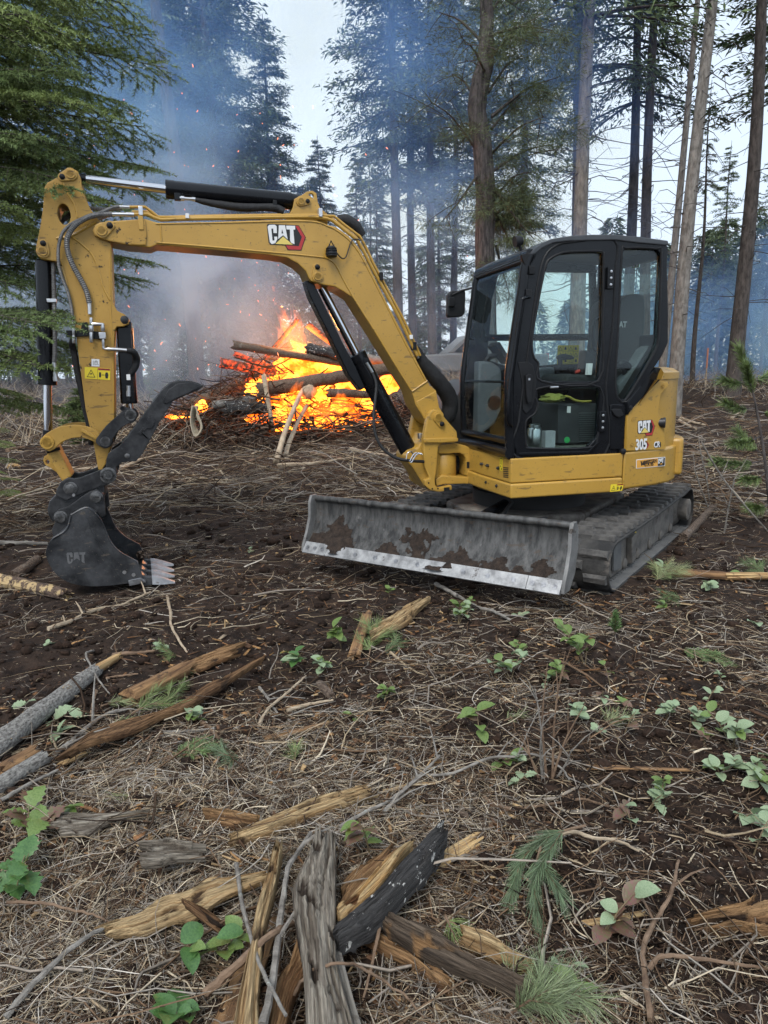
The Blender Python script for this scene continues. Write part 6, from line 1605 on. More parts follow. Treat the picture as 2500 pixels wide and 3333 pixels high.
lay_wood('short_log', 'short pale barked log at the left edge below the brown one', 'log', S7(-60, 1060), S7(250, 880), 48, BARK_G, taper=.85, jag=.3)
lay_wood('peeled_log', 'short peeled log lying just left of the bucket', 'log', M1(-40, 245), M1(272, 306), 42, PEEL, taper=.8, jag=.6, rings=20)
lay_wood('bark_log', 'dark stub of log behind the peeled log by the bucket', 'log', M1(62, 232), M1(160, 160), 30, BARK_B, taper=.8, jag=.4)
lay_stick('stick', 'long thin grey stick running behind the bucket at the left edge', mp(M1, [(-20, 98), (90, 97), (210, 98)]), 14, STICK_G)
lay_stick('stick', 'light twisted stick in front of the bucket teeth', mp(M1, [(210, 470), (300, 440), (420, 385), (520, 365), (650, 310)]), 14, STICK_P, side_twigs=3)
lay_stick('branch', 'curving thin branch in the bare soil below the bucket teeth', mp(M1, [(722, 325), (738, 400), (740, 450), (775, 520), (810, 570)]), 9, STICK_P, cat='branch')
lay_stick('branch', 'hooked thin branch arching over the grey log', mp(S7, [(560, 225), (518, 250), (545, 320), (600, 410), (660, 490)]), 7, STICK_G, lifts=[.03, .06, .05, .03, .01], cat='branch')
lay_stick('stick', 'reddish stick lying between grey log and crumbling log', mp(S7, [(640, 392), (740, 378), (830, 368)]), 8, STICK_B)
lay_stick('stick', 'short dark stick in the soil beside the pale green leaf', mp(S7, [(575, 470), (560, 550), (545, 620)]), 11, STICK_B)
# middle
lay_wood('bark_chunk', 'upright slab of reddish bark between the ferns at the centre', 'wood piece', M1(1530, 572), M1(1582, 402), 42, ROT, 'split', flat=.5, jag=.4, lift=(0, .05))
lay_stick('branch', 'grey branch below the right part of the blade', mp(M2, [(222, 140), (300, 180), (400, 240), (470, 258), (552, 302)]), 13, STICK_G, lifts=[.05, .03, .01, .01, .01], side_twigs=2, cat='branch')
lay_stick('stick', 'tan peeled stick slanting through the centre of the ground', mp(M1, [(1118, 890), (1160, 815), (1250, 740), (1322, 668)]), 12, STICK_P, lifts=[.01, .02, .03, .04])
lay_stick('stick', 'grey forked stick left of the tan peeled stick', mp(M1, [(1120, 720), (1160, 770), (1200, 830), (1260, 870)]), 9, STICK_G, side_twigs=3)
lay_stick('stick', 'pale barkless stick lying flat right of the centre plants', mp(M1, [(1240, 830), (1320, 810), (1440, 780)]), 14, STICK_P)
lay_wood('short_log', 'short brown stick end sticking up near the leafy plants', 'stick', M1(1380, 700), M1(1432, 760), 26, BARK_B, jag=.1, taper=.95)
lay_wood('rotten_stick', 'flat tan rotten stick at the centre below the leafy plants', 'stick', M1(1150, 935), M1(1405, 872), 22, ROT, 'split', flat=.6, jag=.6)
lay_stick('stick', 'reddish brown stick curving by the pale leaves at the centre', mp(M1, [(800, 835), (850, 860), (900, 895), (945, 940)]), 18, STICK_B)
lay_stick('stick', 'grey lichen covered stick in the grass left of centre', mp(M1, [(610, 905), (720, 912), (860, 905), (930, 900)]), 11, STICK_G)
lay_stick('stick', 'brown stick in the grass below the long rotten plank', mp(S7, [(640, 970), (800, 965), (900, 940), (978, 935)]), 9, STICK_B, side_twigs=2)
lay_stick('stick', 'very long thin pale stalk across the lower left grass', mp(S7, [(-20, 1150), (170, 1050), (350, 945)]), 13, STICK_G, lift=.03)
# foreground
lay_wood('rotten_plank', 'broad rotten strips under the left side of the foreground wood heap', 'plank', S5(-20, 1400), S5(240, 640), 105, ROT, 'split', flat=.35, taper=.75, rings=24, jag=.6, segs=26)
lay_wood('wood_chunk', 'broken yellow chunk at the far end of the charred beam', 'wood piece', S5(985, 385), S5(1110, 290), 54, SPLIT, 'split', flat=.5, jag=1.0)
lay_wood('weathered_slab', 'narrow grey split strip beside the big weathered slab', 'wood slab', S5(700, 1400), S5(545, 760), 50, WEATH, 'split', flat=.4, taper=.5, rings=22, jag=.8, lift=(.08, .09))
lay_stick('branch', 'grey barked stick lying on the left of the weathered slab', mp(S5, [(215, 1130), (270, 860), (300, 600), (330, 400), (430, 232)]), 26, STICK_G, lifts=[.10, .13, .14, .12, .06], side_twigs=2, cat='branch')
lay_stick('branch', 'thin lichened branch crossing the narrow orange plank', mp(S5, [(95, 370), (130, 590), (200, 830), (320, 1060)]), 13, STICK_G, lifts=[.04, .10, .15, .16], cat='branch')
lay_stick('branch', 'smooth brown stick crossing the foot of the foreground heap', mp(S5, [(-40, 960), (120, 830), (260, 700), (350, 650)]), 28, STICK_B, lifts=[.05, .12, .15, .10], cat='branch')
lay_stick('stick', 'long grey stick in the bottom left corner', mp(F1, [(30, 1120), (180, 930), (330, 790), (480, 690)]), 20, STICK_G, lifts=[.03, .04, .05, .03])
lay_stick('stick', 'thin brown stem bending across the lower left grass', mp(F1, [(30, 585), (200, 610), (380, 650), (480, 690)]), 9, STICK_B, lifts=[.08, .06, .04, .02])
lay_stick('branch', 'arched thin root over the foot of the weathered slab', mp(S5, [(360, 960), (420, 880), (580, 830), (700, 880), (850, 980), (940, 1075)]), 10, STICK_B, lifts=[.08, .14, .17, .12, .05, .03], cat='branch')
lay_stick('stick', 'straight reddish stem standing right of the weathered slab', mp(S5, [(760, 570), (735, 700), (700, 850), (665, 990)]), 11, STICK_B, lifts=[.10, .08, .05, .02])
lay_stick('branch', 'grey twig leading from the yellow plank to the upper right', mp(S5, [(560, 215), (680, 150), (780, 95), (890, 10)]), 13, STICK_G, lifts=[.02, .03, .03, .02], cat='branch')
lay_stick('stick', 'thin orange splint above the foreground grass', mp(S5, [(755, 50), (880, 25), (1010, 0)]), 13, SPLIT)
lay_wood('bark_flake', 'flat dark flake of bark right of the pale grass tuft', 'bark', S5(1030, 105), S5(1185, 155), 26, BARK_B, 'split', flat=.3, jag=.5)
lay_stick('branch', 'wavy brown root lying on bare soil at the right', mp(F2, [(430, 140), (490, 175), (560, 190), (630, 172), (700, 165), (850, 150), (930, 165), (1005, 188)]), 10, STICK_B, lift=.012, cat='branch')
lay_stick('branch', 'forked dark branch in the lower right corner', mp(F2, [(1150, 1120), (1125, 900), (1120, 800), (1180, 660), (1240, 560), (1272, 420)]), 18, STICK_B, lifts=[.03, .05, .06, .06, .05, .03], cat='branch', side_twigs=2)
lay_stick('branch', 'thin brown branch running to the right edge at the bottom', mp(F2, [(1140, 880), (1200, 845), (1300, 825), (1450, 850), (1680, 890)]), 15, STICK_B, lifts=[.06, .07, .07, .05, .03], cat='branch')
lay_stick('branch', 'light grey arched branch over the pine sprig at lower right', mp(F2, [(760, 300), (830, 298), (900, 310), (1000, 330), (1100, 380)]), 13, STICK_P, lifts=[.05, .07, .07, .05, .02], cat='branch')
lay_stick('stick', 'grey crooked twig beneath the hanging pine sprig', mp(F2, [(600, 800), (570, 700), (545, 640), (520, 690)]), 13, STICK_G)
lay_wood('wood_chunk', 'pale splinter beside the reddish leaved sprig at lower right', 'wood piece', F2(880, 690), F2(1100, 645), 24, SPLIT, 'split', flat=.5, jag=.8)
lay_stick('branch', 'pale thin branch arching over the grass right of centre', mp(M2, [(185, 975), (300, 955), (450, 905), (560, 885), (650, 882), (760, 930), (800, 985)]), 9, STICK_G, lifts=[.02, .04, .06, .07, .07, .04, .02], cat='branch', side_twigs=3)
lay_stick('branch', 'grey forked branch at the left of the pale grass right of centre', mp(M2, [(0, 1130), (90, 1040), (170, 965), (240, 890)]), 14, STICK_G, lifts=[.03, .03, .03, .05], side_twigs=4, cat='branch')
lay_wood('rotten_stick', 'flat orange piece of rotten wood near the bare shrub', 'stick', M2(900, 935), M2(1290, 950), 24, ROT, 'split', flat=.4, taper=.6, jag=.8)
# right and far
lay_wood('rotten_log', 'reddish rotten log lying right of the near track', 'log', S6(425, 1655), S6(900, 1690), 28, ROT, taper=.8, jag=.5, rings=22)
lay_wood('rotten_log', 'pale split log at the right edge behind the reddish one', 'log', S6(860, 1690), S6(1230, 1690), 24, SPLIT, 'split', taper=.9, jag=.4)
lay_wood('bark_log', 'weathered log end poking out behind the near track', 'log', S6(520, 1405), S6(750, 1165), 24, BARK_B, taper=.8, jag=.3)
for pts, lab in (([(500, 505), (560, 525), (690, 560)], 'pale forked stick on the ground just behind the counterweight'), ([(488, 520), (560, 560), (620, 590)], 'pale stick lying nearest the engine hood, low in the brush'),
                 ([(485, 690), (600, 700), (745, 690)], 'reddish long stick behind the counterweight'), ([(570, 765), (680, 770), (830, 772)], 'thin orange stick right of the counterweight'),
                 ([(940, 1240), (1000, 1248), (1060, 1252)], 'short orange stick in the soil at the right edge'), ([(810, 1180), (880, 1172), (1010, 1198)], 'tan stick in the soil right of the track'), ([(890, 500), (930, 480), (965, 460)], 'short pale stick far right under the sapling')):
    lay_stick('stick', lab, mp(S6, pts), 10, STICK_P if 'pale' in lab else STICK_B)
lay_stick('pole', 'long pale pole lying behind the stick and thumb', [(150, 1530), (384, 1536 - 6), (536, 1480)], 14, STICK_P, cat='pole')
lay_stick('pole', 'long pale pole on the ground right of the thumb pivot', mp(S4, [(905, 920), (1080, 850), (1275, 785)]), 12, STICK_P, cat='pole')
lay_stick('pole', 'pale straight pole lying in front of the burning pile', mp(R8, [(745, 1238), (950, 1222), (1190, 1205)]), 14, STICK_P, cat='pole')
lay_stick('pole', 'reddish pole on the ground before the burning pile', mp(R8, [(945, 1160), (1040, 1180), (1130, 1192)]), 13, STICK_B, cat='pole')
lay_stick('stick', 'tan broken stick near the foot of the leaning poles', mp(R8, [(545, 1230), (600, 1205), (655, 1190)]), 14, STICK_B)
lay_stick('stick', 'pale crooked stick right of the burning pile', mp(R8, [(1180, 1140), (1300, 1160), (1420, 1180)]), 12, STICK_P)
lay_stick('stick', 'short orange stick lying right of the raised thumb', mp(S4, [(1215, 940), (1300, 975), (1430, 1010)]), 9, STICK_B)
lay_stick('stick', 'pale stick far behind the guide link at left', mp(S4, [(60, 765), (130, 745), (185, 735)]), 12, STICK_B)
lay_stick('stick', 'orange splinter on the ground left of the coupler', mp(S4, [(60, 895), (110, 890), (155, 900)]), 16, SPLIT)
lay_wood('broken_stump', 'small broken stump standing beside the bucket mouth', 'stump', R2(885, 1880), R2(880, 1850), 26, BARK_B, jag=.9, lift=(-.02, .16))
# ================================================================== small plants
LEAF = mat('broad_leaf', (.11, .18, .042), (.20, .28, .085), scale=14, rough=.38, bump=.15, bscale=120, stain=(.17, .13, .05), sscale=22, sth=.66, swid=.05, spec=.5, trans=.22)
LEAFP = mat('pale_leaf', (.22, .30, .165), (.33, .41, .25), scale=16, rough=.5, bump=.15, bscale=110, stain=(.21, .18, .09), sscale=20, sth=.64, swid=.06, trans=.2)
LEAFR = mat('reddish_leaf', (.13, .13, .055), (.20, .075, .075), scale=9, rough=.42, bump=.15, bscale=120, trans=.2)
LEAFD = mat('glossy_dark_leaf', (.05, .125, .035), (.10, .20, .055), scale=12, rough=.3, bump=.12, bscale=110, spec=.6, trans=.15)
STEM = mat('plant_stem', (.14, .10, .055), (.20, .15, .08), scale=30, rough=.7)
def leaf_mesh(name, L, Wd, m, spiny=False, cup=.25, n=7, seed=0):
    rs = random.Random(seed)
    b = BM(); mid, lf, rt = [], [], []
    for i in range(n + 1):
        t = i / n
        w = Wd * (math.sin(math.pi * t ** .85) ** .8) * (1 if t < 1 else 0)
        if spiny and 0 < i < n: w *= 1.22 if i % 2 else .80
        z = -cup * L * (t - .35) ** 2 + rs.uniform(-.01, .01) * L
        mid.append(b.verts.new((t * L, 0, z)))
        if 0 < i < n:
            lf.append(b.verts.new((t * L + .02 * L, w, z + .28 * w))); rt.append(b.verts.new((t * L + .02 * L, -w, z + .28 * w)))
    for s_ in (lf, rt):
        b.faces.new((mid[0], mid[1], s_[0])); b.faces.new((mid[-2], mid[-1], s_[-1]))
        for i in range(len(s_) - 1): b.faces.new((mid[i + 1], mid[i + 2], s_[i + 1], s_[i]))
    bmesh.ops.recalc_face_normals(b, faces=b.faces)
    me = bpy.data.meshes.new(name); b.to_mesh(me); b.free(); me.materials.append(m); smooth(me, 60)
    return me
LEAVES = {}
for nm, m in (('green', LEAF), ('pale', LEAFP), ('red', LEAFR), ('dark', LEAFD)):
    LEAVES[nm] = [leaf_mesh('leaf', 1.0, .34 + .05 * k, m, False, .3 + .2 * k, seed=k) for k in range(2)]
    LEAVES[nm + '_spiny'] = [leaf_mesh('leaf', 1.0, .30 + .04 * k, m, True, .2 + .2 * k, n=9, seed=k) for k in range(2)]
def leafy(px, py, label, n=8, size=.055, h=.10, kind='green', seed=0, spread=.10, group=None, mix=None, name='leafy_plant', cat='plant'):
    p = hit(px, py); p.z = gz1(p.x, p.y)
    t = thing(name, label, cat, p, group)
    rs = random.Random(seed + int(px * 3 + py))
    ns = max(1, n // 5)
    b = BM(); tips = []
    for k in range(ns):
        a = rs.uniform(0, 6.28); d = Vector((math.cos(a) * spread * rs.uniform(.3, 1), math.sin(a) * spread * rs.uniform(.3, 1), h * rs.uniform(.6, 1.1)))
        pts = [Vector((0, 0, -.01)), d * .5 + Vector((0, 0, h * .12)), d]
        tube(b, spline([tuple(q) for q in pts], 4), [.0028, .0026, .0025, .0022, .002, .0018, .0016, .0014, .001], 5)
        tips.append(pts)
    part('stem', b, STEM, t, local=True)
    for k in range(n):
        st_ = tips[k % ns]; f_ = .35 + .65 * ((k // ns) + rs.random() * .5) / max(1, math.ceil(n / ns))
        f_ = min(1, f_); q = st_[0].lerp(st_[1], f_ * 2) if f_ < .5 else st_[1].lerp(st_[2], f_ * 2 - 1)
        az = rs.uniform(0, 6.28); el = rs.uniform(-.25, .75); s_ = size * rs.uniform(.65, 1.15)
        M = Matrix.Translation(q) @ Matrix.Rotation(az, 4, 'Z') @ Matrix.Rotation(-el, 4, 'Y') @ Matrix.Rotation(rs.uniform(-.5, .5), 4, 'X') @ Matrix.Diagonal((s_, s_, s_, 1))
        kk = kind if not mix or rs.random() > .35 else mix
        obj('leaf', rs.choice(LEAVES[kk]), t, M, local=True)
    return t
PL = [
 ((1491, 2035), 'pale toothed leaves of a low plant under the right half of the blade', 11, .07, .13, 'pale_spiny', 'green'),
 ((1268, 1945), 'single small green seedling in front of the blade', 4, .05, .08, 'green', None),
 ((1700, 2010), 'lone pale leaf on the soil right of the toothed plant', 2, .06, .02, 'pale', None),
 ((1905, 2170), 'tall green sprig with upright leaves behind the bare shrub', 10, .075, .24, 'green', None),
 ((1660, 2215), 'green and pale sprig left of the bare shrub', 12, .065, .16, 'pale', 'green'),
 ((1800, 2230), 'sprig with yellowish leaves among the bare shrub stems', 9, .055, .14, 'green', 'red'),
 ((1565, 2440), 'upright plant with one bronze leaf left of the bare shrub foot', 5, .075, .20, 'green', 'red'),
 ((1610, 2500), 'small red tipped leaves on the grass left of the bare shrub foot', 5, .06, .05, 'green', 'red'),
 ((1870, 2350), 'pale round leaved sprig right of the bare shrub', 9, .055, .10, 'pale', None),
 ((1990, 2250), 'thin upright seedling right of the tall green sprig', 3, .05, .16, 'green', 'red'),
 ((2165, 2345), 'pale leaved sprig on bare soil at the right', 9, .05, .09, 'pale', None),
 ((2250, 2370), 'small pale green sprig next to the upper right trailing plant', 7, .05, .08, 'pale', None),
 ((2385, 2440), 'trailing plant with round pale leaves near the right edge', 12, .06, .14, 'pale', 'green'),
 ((2345, 2540), 'trailing stem of green leaves below the round leaved plant', 10, .06, .10, 'pale', 'green'),
 ((2460, 2560), 'green leaves trailing out at the right edge', 9, .06, .10, 'green', 'pale'),
 ((2110, 2640), 'greyish toothed leaves at the end of the brown root', 8, .055, .07, 'pale_spiny', None),
 ((2400, 2680), 'one broad bright leaf near the right edge', 4, .07, .06, 'pale', None),
 ((2060, 2700), 'drying pink and purple leaves behind the pine sprig', 5, .055, .05, 'red', 'pale'),
 ((2450, 2790), 'faded pale leaf hanging in the grass at the right edge', 4, .055, .10, 'pale', None),
 ((940, 2190), 'dark green glossy plant at the centre left', 10, .075, .13, 'dark', 'pale'),
 ((1060, 2200), 'pale sprig with drooping leaves right of the dark glossy plant', 8, .06, .10, 'pale', 'green'),
 ((1112, 2110), 'green upright leaves beside the reddish bark at the centre', 8, .075, .15, 'green', None),
 ((1250, 2300), 'yellow green leaves under the tan peeled stick', 6, .055, .08, 'green', None),
 ((1170, 2345), 'tiny green plant right of the pale barkless stick', 4, .045, .05, 'green', None),
 ((610, 2365), 'pale green leaves lying over the long rotten plank', 8, .055, .08, 'pale', 'green'),
 ((520, 2130), 'dusty green leaves at the end of the orange broken wood', 5, .055, .06, 'pale_spiny', None),
 ((195, 2345), 'flat pale turquoise leaf on soil right of the grey log', 2, .08, .015, 'pale_spiny', None),
 ((280, 2350), 'folded pale leaf on soil by the short dark stick', 2, .06, .02, 'pale', None),
 ((170, 2400), 'pale drooping leaves in the gap below the grey log', 4, .065, .03, 'pale_spiny', None),
 ((55, 2310), 'small dusty leaf by the left edge above the grey log', 2, .06, .02, 'pale_spiny', None),
 ((160, 2100), 'pale leaf on bare soil left of the orange broken wood', 2, .055, .02, 'pale', None),
 ((95, 2740), 'broad reddish green spiny leaves at the left edge', 9, .085, .12, 'green_spiny', 'red_spiny'),
 ((200, 2680), 'thin bronze leaves right of the broad spiny plant', 4, .07, .10, 'red', 'green'),
 ((40, 2960), 'big glossy holly like leaves in the lower left corner', 7, .10, .16, 'dark_spiny', None),
 ((690, 3170), 'bright broad leaves beside the smooth brown stick', 7, .075, .14, 'green', 'dark'),
 ((590, 3325), 'dark green leaves at the bottom edge left of the heap', 6, .08, .10, 'dark', None),
 ((1210, 2800), 'slender sprig of pale and red leaves behind the charred beam', 6, .06, .16, 'green', 'red'),
 ((1940, 3090), 'reddish leaved sprig on dark soil at lower right', 8, .075, .13, 'red', 'pale'),
 ((1800, 3140), 'faded grey green leaf behind the bottom pine tuft', 2, .06, .07, 'pale', None),
 ((1880, 3270), 'broad pale leaf beside the bottom pine tuft', 2, .08, .04, 'green', None),
 ((2170, 1880), 'pale broad leaves in the grass beside the near track', 7, .07, .08, 'pale', 'green'),
 ((2320, 1930), 'pale leafed sprig in the grass below the reddish log', 7, .07, .09, 'pale', None),
 ((2450, 2040), 'two pale leaves on the soil at the right edge', 2, .08, .02, 'pale', None),
 ((2410, 1880), 'small green leaf on the pale split log', 2, .07, .04, 'green', None),
 ((820, 1800), 'single grey green leaf on the soil between bucket and blade', 2, .07, .02, 'pale_spiny', None),
]
for i, (p, lab, n, sz, h, kd, mx_) in enumerate(PL): leafy(p[0], p[1], lab, int(n * 1.6), sz, h, kd, i, .05 + .5 * h, mix=mx_)
rw = random.Random(12)
for i in range(14):
    x_, y_ = rw.uniform(1500, 2480), rw.uniform(1960, 2640)
    leafy(x_, y_, 'small pale weed sprig among the litter on the right half of the ground', rw.randint(4, 8), rw.uniform(.035, .06), rw.uniform(.04, .11), rw.choice(['pale', 'green', 'pale_spiny', 'green_spiny']), i, rw.uniform(.04, .08), 'weed sprigs on the right half of the ground', rw.choice([None, 'red', 'green']), 'weed_sprig', 'weed')
# bare upright shrub stems, centre right
p = hit(1780, 2545); p.z = gz1(p.x, p.y)
sh_ = thing('bare_shrub', 'cluster of bare upright shoots standing in the soil right of centre', 'shrub', p)
for k, (tx, ty, base) in enumerate(((1782, 2160, 0), (1745, 2260, -6), (1840, 2120, 18), (1770, 2330, -14), (1905, 2290, 14), (1860, 2440, 24), (1700, 2390, -20))):
    a = at_y(1780 + base, 2545, p.y) ; a = Vector((a.x, a.y, p.z - .01)); e = at_y(tx, ty, p.y + random.uniform(-.08, .10))
    m_ = a.lerp(e, .5) + Vector((random.uniform(-.02, .02), 0, .01))
    S = [Vector(q) for q in spline([tuple(a), tuple(m_), tuple(e)], 6)]
    b = tube(BM(), S, [.0055 * (1 - .75 * i / (len(S) - 1)) for i in range(len(S))], 6)
    for j in range(3):
        i = random.randrange(4, len(S) - 1); d = Vector((random.uniform(-1, 1), random.uniform(-.5, .5), random.uniform(.3, 1))).normalized() * random.uniform(.06, .16)
        tube(b, [S[i], S[i] + d * .5 + Vector((0, 0, .01)), S[i] + d], [.0025, .002, .001], 5)
    part('shoot', b, STICK_G if k % 2 else STICK_B, sh_)
# tall bare stems on the right
for pts, lab in (([(2285, 1442), (2348, 1550), (2420, 1640), (2500, 1730)], 'long thin bare stem arching down to the right edge'), ([(2280, 1470), (2300, 1560), (2312, 1650)], 'straight bare grey stem standing right of the counterweight'), ([(2262, 1530), (2285, 1600), (2318, 1680)], 'thin bare stem leaning against the straight grey stem'), ([(2390, 1560), (2372, 1650), (2355, 1745)], 'short leaning bare stem right of the grey stem')):
    base = hit(*pts[-1]) if pts[-1][0] < 2450 else hit(2350, 1760)
    P = [at_y(x, y, base.y + .05 * i) for i, (x, y) in enumerate(pts)]
    b = tube(BM(), [Vector(q) for q in spline([tuple(q) for q in P], 5)], .007, 6)
    for j in range(4):
        q = P[j % len(P)]; tube(b, [q, q + Vector((random.uniform(-.2, .2), random.uniform(-.1, .1), random.uniform(.05, .2)))], [.004, .002], 5)
    tag(obj('bare_sapling', mesh_of('bare_sapling', b, STICK_G)), lab, 'sapling')

# ------------------------------------------------------------------ needle sprigs
PINE = mat('pine_needles', (.8, .8, .8), (1.2, 1.2, 1.1), scale=9, rough=.5, attr=True, spec=.4)
def needles_on(paths, dens, L, w, col, rs, ang=.7, flat=0.0, K=3, droop=.0):
    """needles along polyline stems; returns V, F, C"""
    Ps, Ds = [], []
    for S in paths:
        S = np.array(S); seg = np.diff(S, axis=0); l = np.linalg.norm(seg, axis=1); n = max(2, int(l.sum() * dens))
        s = np.sort(rs.random(n)) * l.sum(); cl = np.r_[0, np.cumsum(l)]
        i = np.clip(np.searchsorted(cl, s) - 1, 0, len(l) - 1); f = (s - cl[i]) / np.maximum(l[i], 1e-6)
        Ps.append(S[i] + seg[i] * f[:, None]); Ds.append(seg[i] / np.maximum(l[i], 1e-6)[:, None])
    Pq, D = np.concatenate(Ps), np.concatenate(Ds); N = len(Pq)
    r = rs.normal(0, 1, (N, 3)); r[:, 2] *= (1 - flat)
    r -= D * (r * D).sum(1, keepdims=True); r /= np.linalg.norm(r, axis=1, keepdims=True) + 1e-9
    a = ang * (.7 + .6 * rs.random((N, 1)))
    nd = D * np.cos(a) + r * np.sin(a)
    ln = L * (.65 + .5 * rs.random((N, 1)))
    pts = np.stack([Pq + nd * ln * (k / (K - 1)) + np.array([0, 0, -droop]) * ln * (k / (K - 1)) ** 2 + D * ln * .12 * (k / (K - 1)) ** 2 for k in range(K)], 1)
    side = np.cross(nd, rs.normal(0, 1, (N, 3))); side /= np.linalg.norm(side, axis=1, keepdims=True) + 1e-9
    Wd = np.full((N, K), w) * np.linspace(1, .35, K)[None]
    v, f = ribbons(pts, Wd, side)
    C = np.array(col) * (.6 + .75 * rs.random((N, 1)))
    return v, f, np.repeat(C, K * 2, axis=0)
def sprig(pts3, label, L=.06, dens=900, w=.0011, col=(.075, .14, .045), name='pine_sprig', ang=.6, side=2, seed=0, cat='pine sprig', flat=0.0, sl=.5, droop=.1):
    rs = np.random.default_rng(seed + 5)
    base = Vector(pts3[0])
    t = thing(name, label, cat, base)
    S = [np.array(q) - np.array(base) for q in spline([tuple(q) for q in pts3], 6)]
    b = BM(); tube(b, S, [.004 * (1 - .6 * i / (len(S) - 1)) for i in range(len(S))], 6)
    paths = [S[len(S) // 6:]]
    tot = np.linalg.norm(S[-1] - S[0])
    for k in range(side):
        i = int(len(S) * (.2 + .6 * k / max(1, side))); d = S[min(i + 1, len(S) - 1)] - S[i]; d /= np.linalg.norm(d) + 1e-9
        pr = np.cross(d, [0, 0, 1]) * (1 if k % 2 else -1); dd_ = d * .75 + pr * .65 + np.array([0, 0, .05]); q = [S[i], S[i] + dd_ * tot * sl * .5, S[i] + dd_ * tot * sl + np.array([0, 0, -.01])]
        paths.append(q); tube(b, q, [.0028, .002, .001], 5)
    part('stem', b, STICK_B, t, local=True)
    lst = []; np_append(lst, *needles_on(paths, dens, L, w, col, rs, ang, flat, droop=droop))
    obj('needles', np_join(lst, 'needles', PINE), t, None, True)['kind'] = 'stuff'
    return t
def gpt(px, py, lift): 
    q = hit(px, py, lift); q.z = gz1(q.x, q.y) + lift; return q
G1, G2, G3, G4 = (.17, .225, .085), (.13, .185, .08), (.25, .285, .14), (.135, .19, .105)
SPR = [
 ([(590, 2140, .02), (550, 2125, .04), (525, 2105, .05)], 'bright pine tuft behind the crumbling rotten log', .055, 900, G1, .6, 1),
 ([(420, 2330, .02), (480, 2300, .05), (560, 2270, .05), (600, 2225, .04)], 'long green pine sprig lying over the crumbling rotten log', .06, 800, G1, .6, 3),
 ([(330, 2300, .02), (380, 2285, .04), (430, 2290, .04)], 'pale green pine sprig left of the long one', .05, 700, G3, .6, 1),
 ([(350, 2390, .02), (400, 2365, .04), (440, 2350, .04)], 'pine sprig pressed against the long rotten plank', .05, 900, G1, .6, 1),
 ([(650, 2200, .02), (620, 2185, .03), (600, 2180, .03)], 'small pine tuft beside the splintered slab', .05, 700, G2, .7, 1),
 ([(1200, 2140, .01), (1215, 2080, .05), (1230, 2030, .09)], 'upright fresh green pine tuft by the reddish bark', .075, 900, G1, .6, 3),
 ([(800, 2470, .02), (740, 2460, .04), (690, 2440, .04)], 'dark flat pine sprig in the grass left of centre', .055, 900, G4, .6, 2),
 ([(960, 2490, .01), (962, 2460, .04), (965, 2430, .05)], 'small bright pine tuft in the grass at the centre', .055, 1000, G1, .8, 1),
 ([(1240, 2135, .01), (1275, 2110, .03), (1290, 2070, .05)], 'loose green pine needles right of the upright tuft', .06, 600, G2, .7, 2),
 ([(1640, 2350, .01), (1665, 2340, .02), (1700, 2330, .02)], 'yellowing needle sprig beneath the bare shrub shoots', .05, 600, G3, .7, 1),
 ([(1960, 2360, .01), (2000, 2340, .03), (2040, 2330, .03)], 'pale needle tuft right of the bare shrub', .06, 700, G3, .8, 1),
 ([(1905, 2690, .10), (1830, 2720, .13), (1760, 2740, .12), (1700, 2800, .09), (1670, 2900, .05), (1655, 2960, .02)], 'big drooping pine sprig on dark soil at lower right', .06, 1700, G4, .42, 1),
 ([(1760, 2760, .12), (1740, 2850, .10), (1745, 2960, .05), (1760, 3060, .01)], 'second drooping pine sprig hanging beside the big one', .06, 1700, G4, .42, 1),
 ([(1450, 2985, .05), (1470, 3030, .04), (1490, 3080, .02)], 'small green pine sprig on the foreground heap', .06, 900, G1, .5, 1),
 ([(1640, 3330, .02), (1720, 3270, .09), (1790, 3230, .10), (1850, 3200, .10)], 'bushy pine tuft at the bottom edge right of the heap', .075, 1500, (.19, .235, .125), .7, 4),
 ([(1620, 3200, .02), (1690, 3140, .05), (1730, 3150, .05)], 'pale sparse pine sprig above the bottom tuft', .05, 700, G3, .7, 2),
 ([(2130, 1900, .01), (2160, 1870, .06), (2180, 1830, .10)], 'yellow green grass like tuft beside the near track', .08, 800, G3, .6, 4),
 ([(2230, 1960, .01), (2190, 1940, .03), (2150, 1960, .04)], 'green needle sprig on the soil below the near track', .06, 800, G2, .6, 3),
 ([(2500, 1880, .02), (2470, 1850, .06), (2450, 1830, .08)], 'green needle tuft at the right edge above the pale split log', .07, 900, G2, .6, 3),
 ([(440, 2600, .01), (400, 2590, .02), (370, 2595, .02)], 'thin green needle sprig by the lower left grass', .05, 400, G3, .7, 1),
]
for i, (pts, lab, L, dens, col, ang_, sd) in enumerate(SPR):
    sprig([gpt(*q) for q in pts], lab, L, dens, .0010, col, ang=ang_, side=sd, seed=i)
# flat fir twigs, like little ferns
for i, (pts, lab) in enumerate((([(2000, 2065, .01), (2002, 2030, .09), (2005, 2000, .15)], 'small fir seedling like a fern standing on bare soil'), ([(2200, 2110, .02), (2280, 2135, .04), (2370, 2150, .02)], 'pale fir twig lying on bare soil at the right'), ([(530, 2480, .02), (620, 2440, .03), (700, 2420, .02)], 'greyish fir twig in the grass beside the plank'))):
    sprig([gpt(*q) for q in pts], lab, .022, 1500, .0012, (.15, .22, .09) if i else (.12, .22, .07), 'fir_twig', 1.0, 8, 40 + i, 'fir twig', .8, .45, 0)

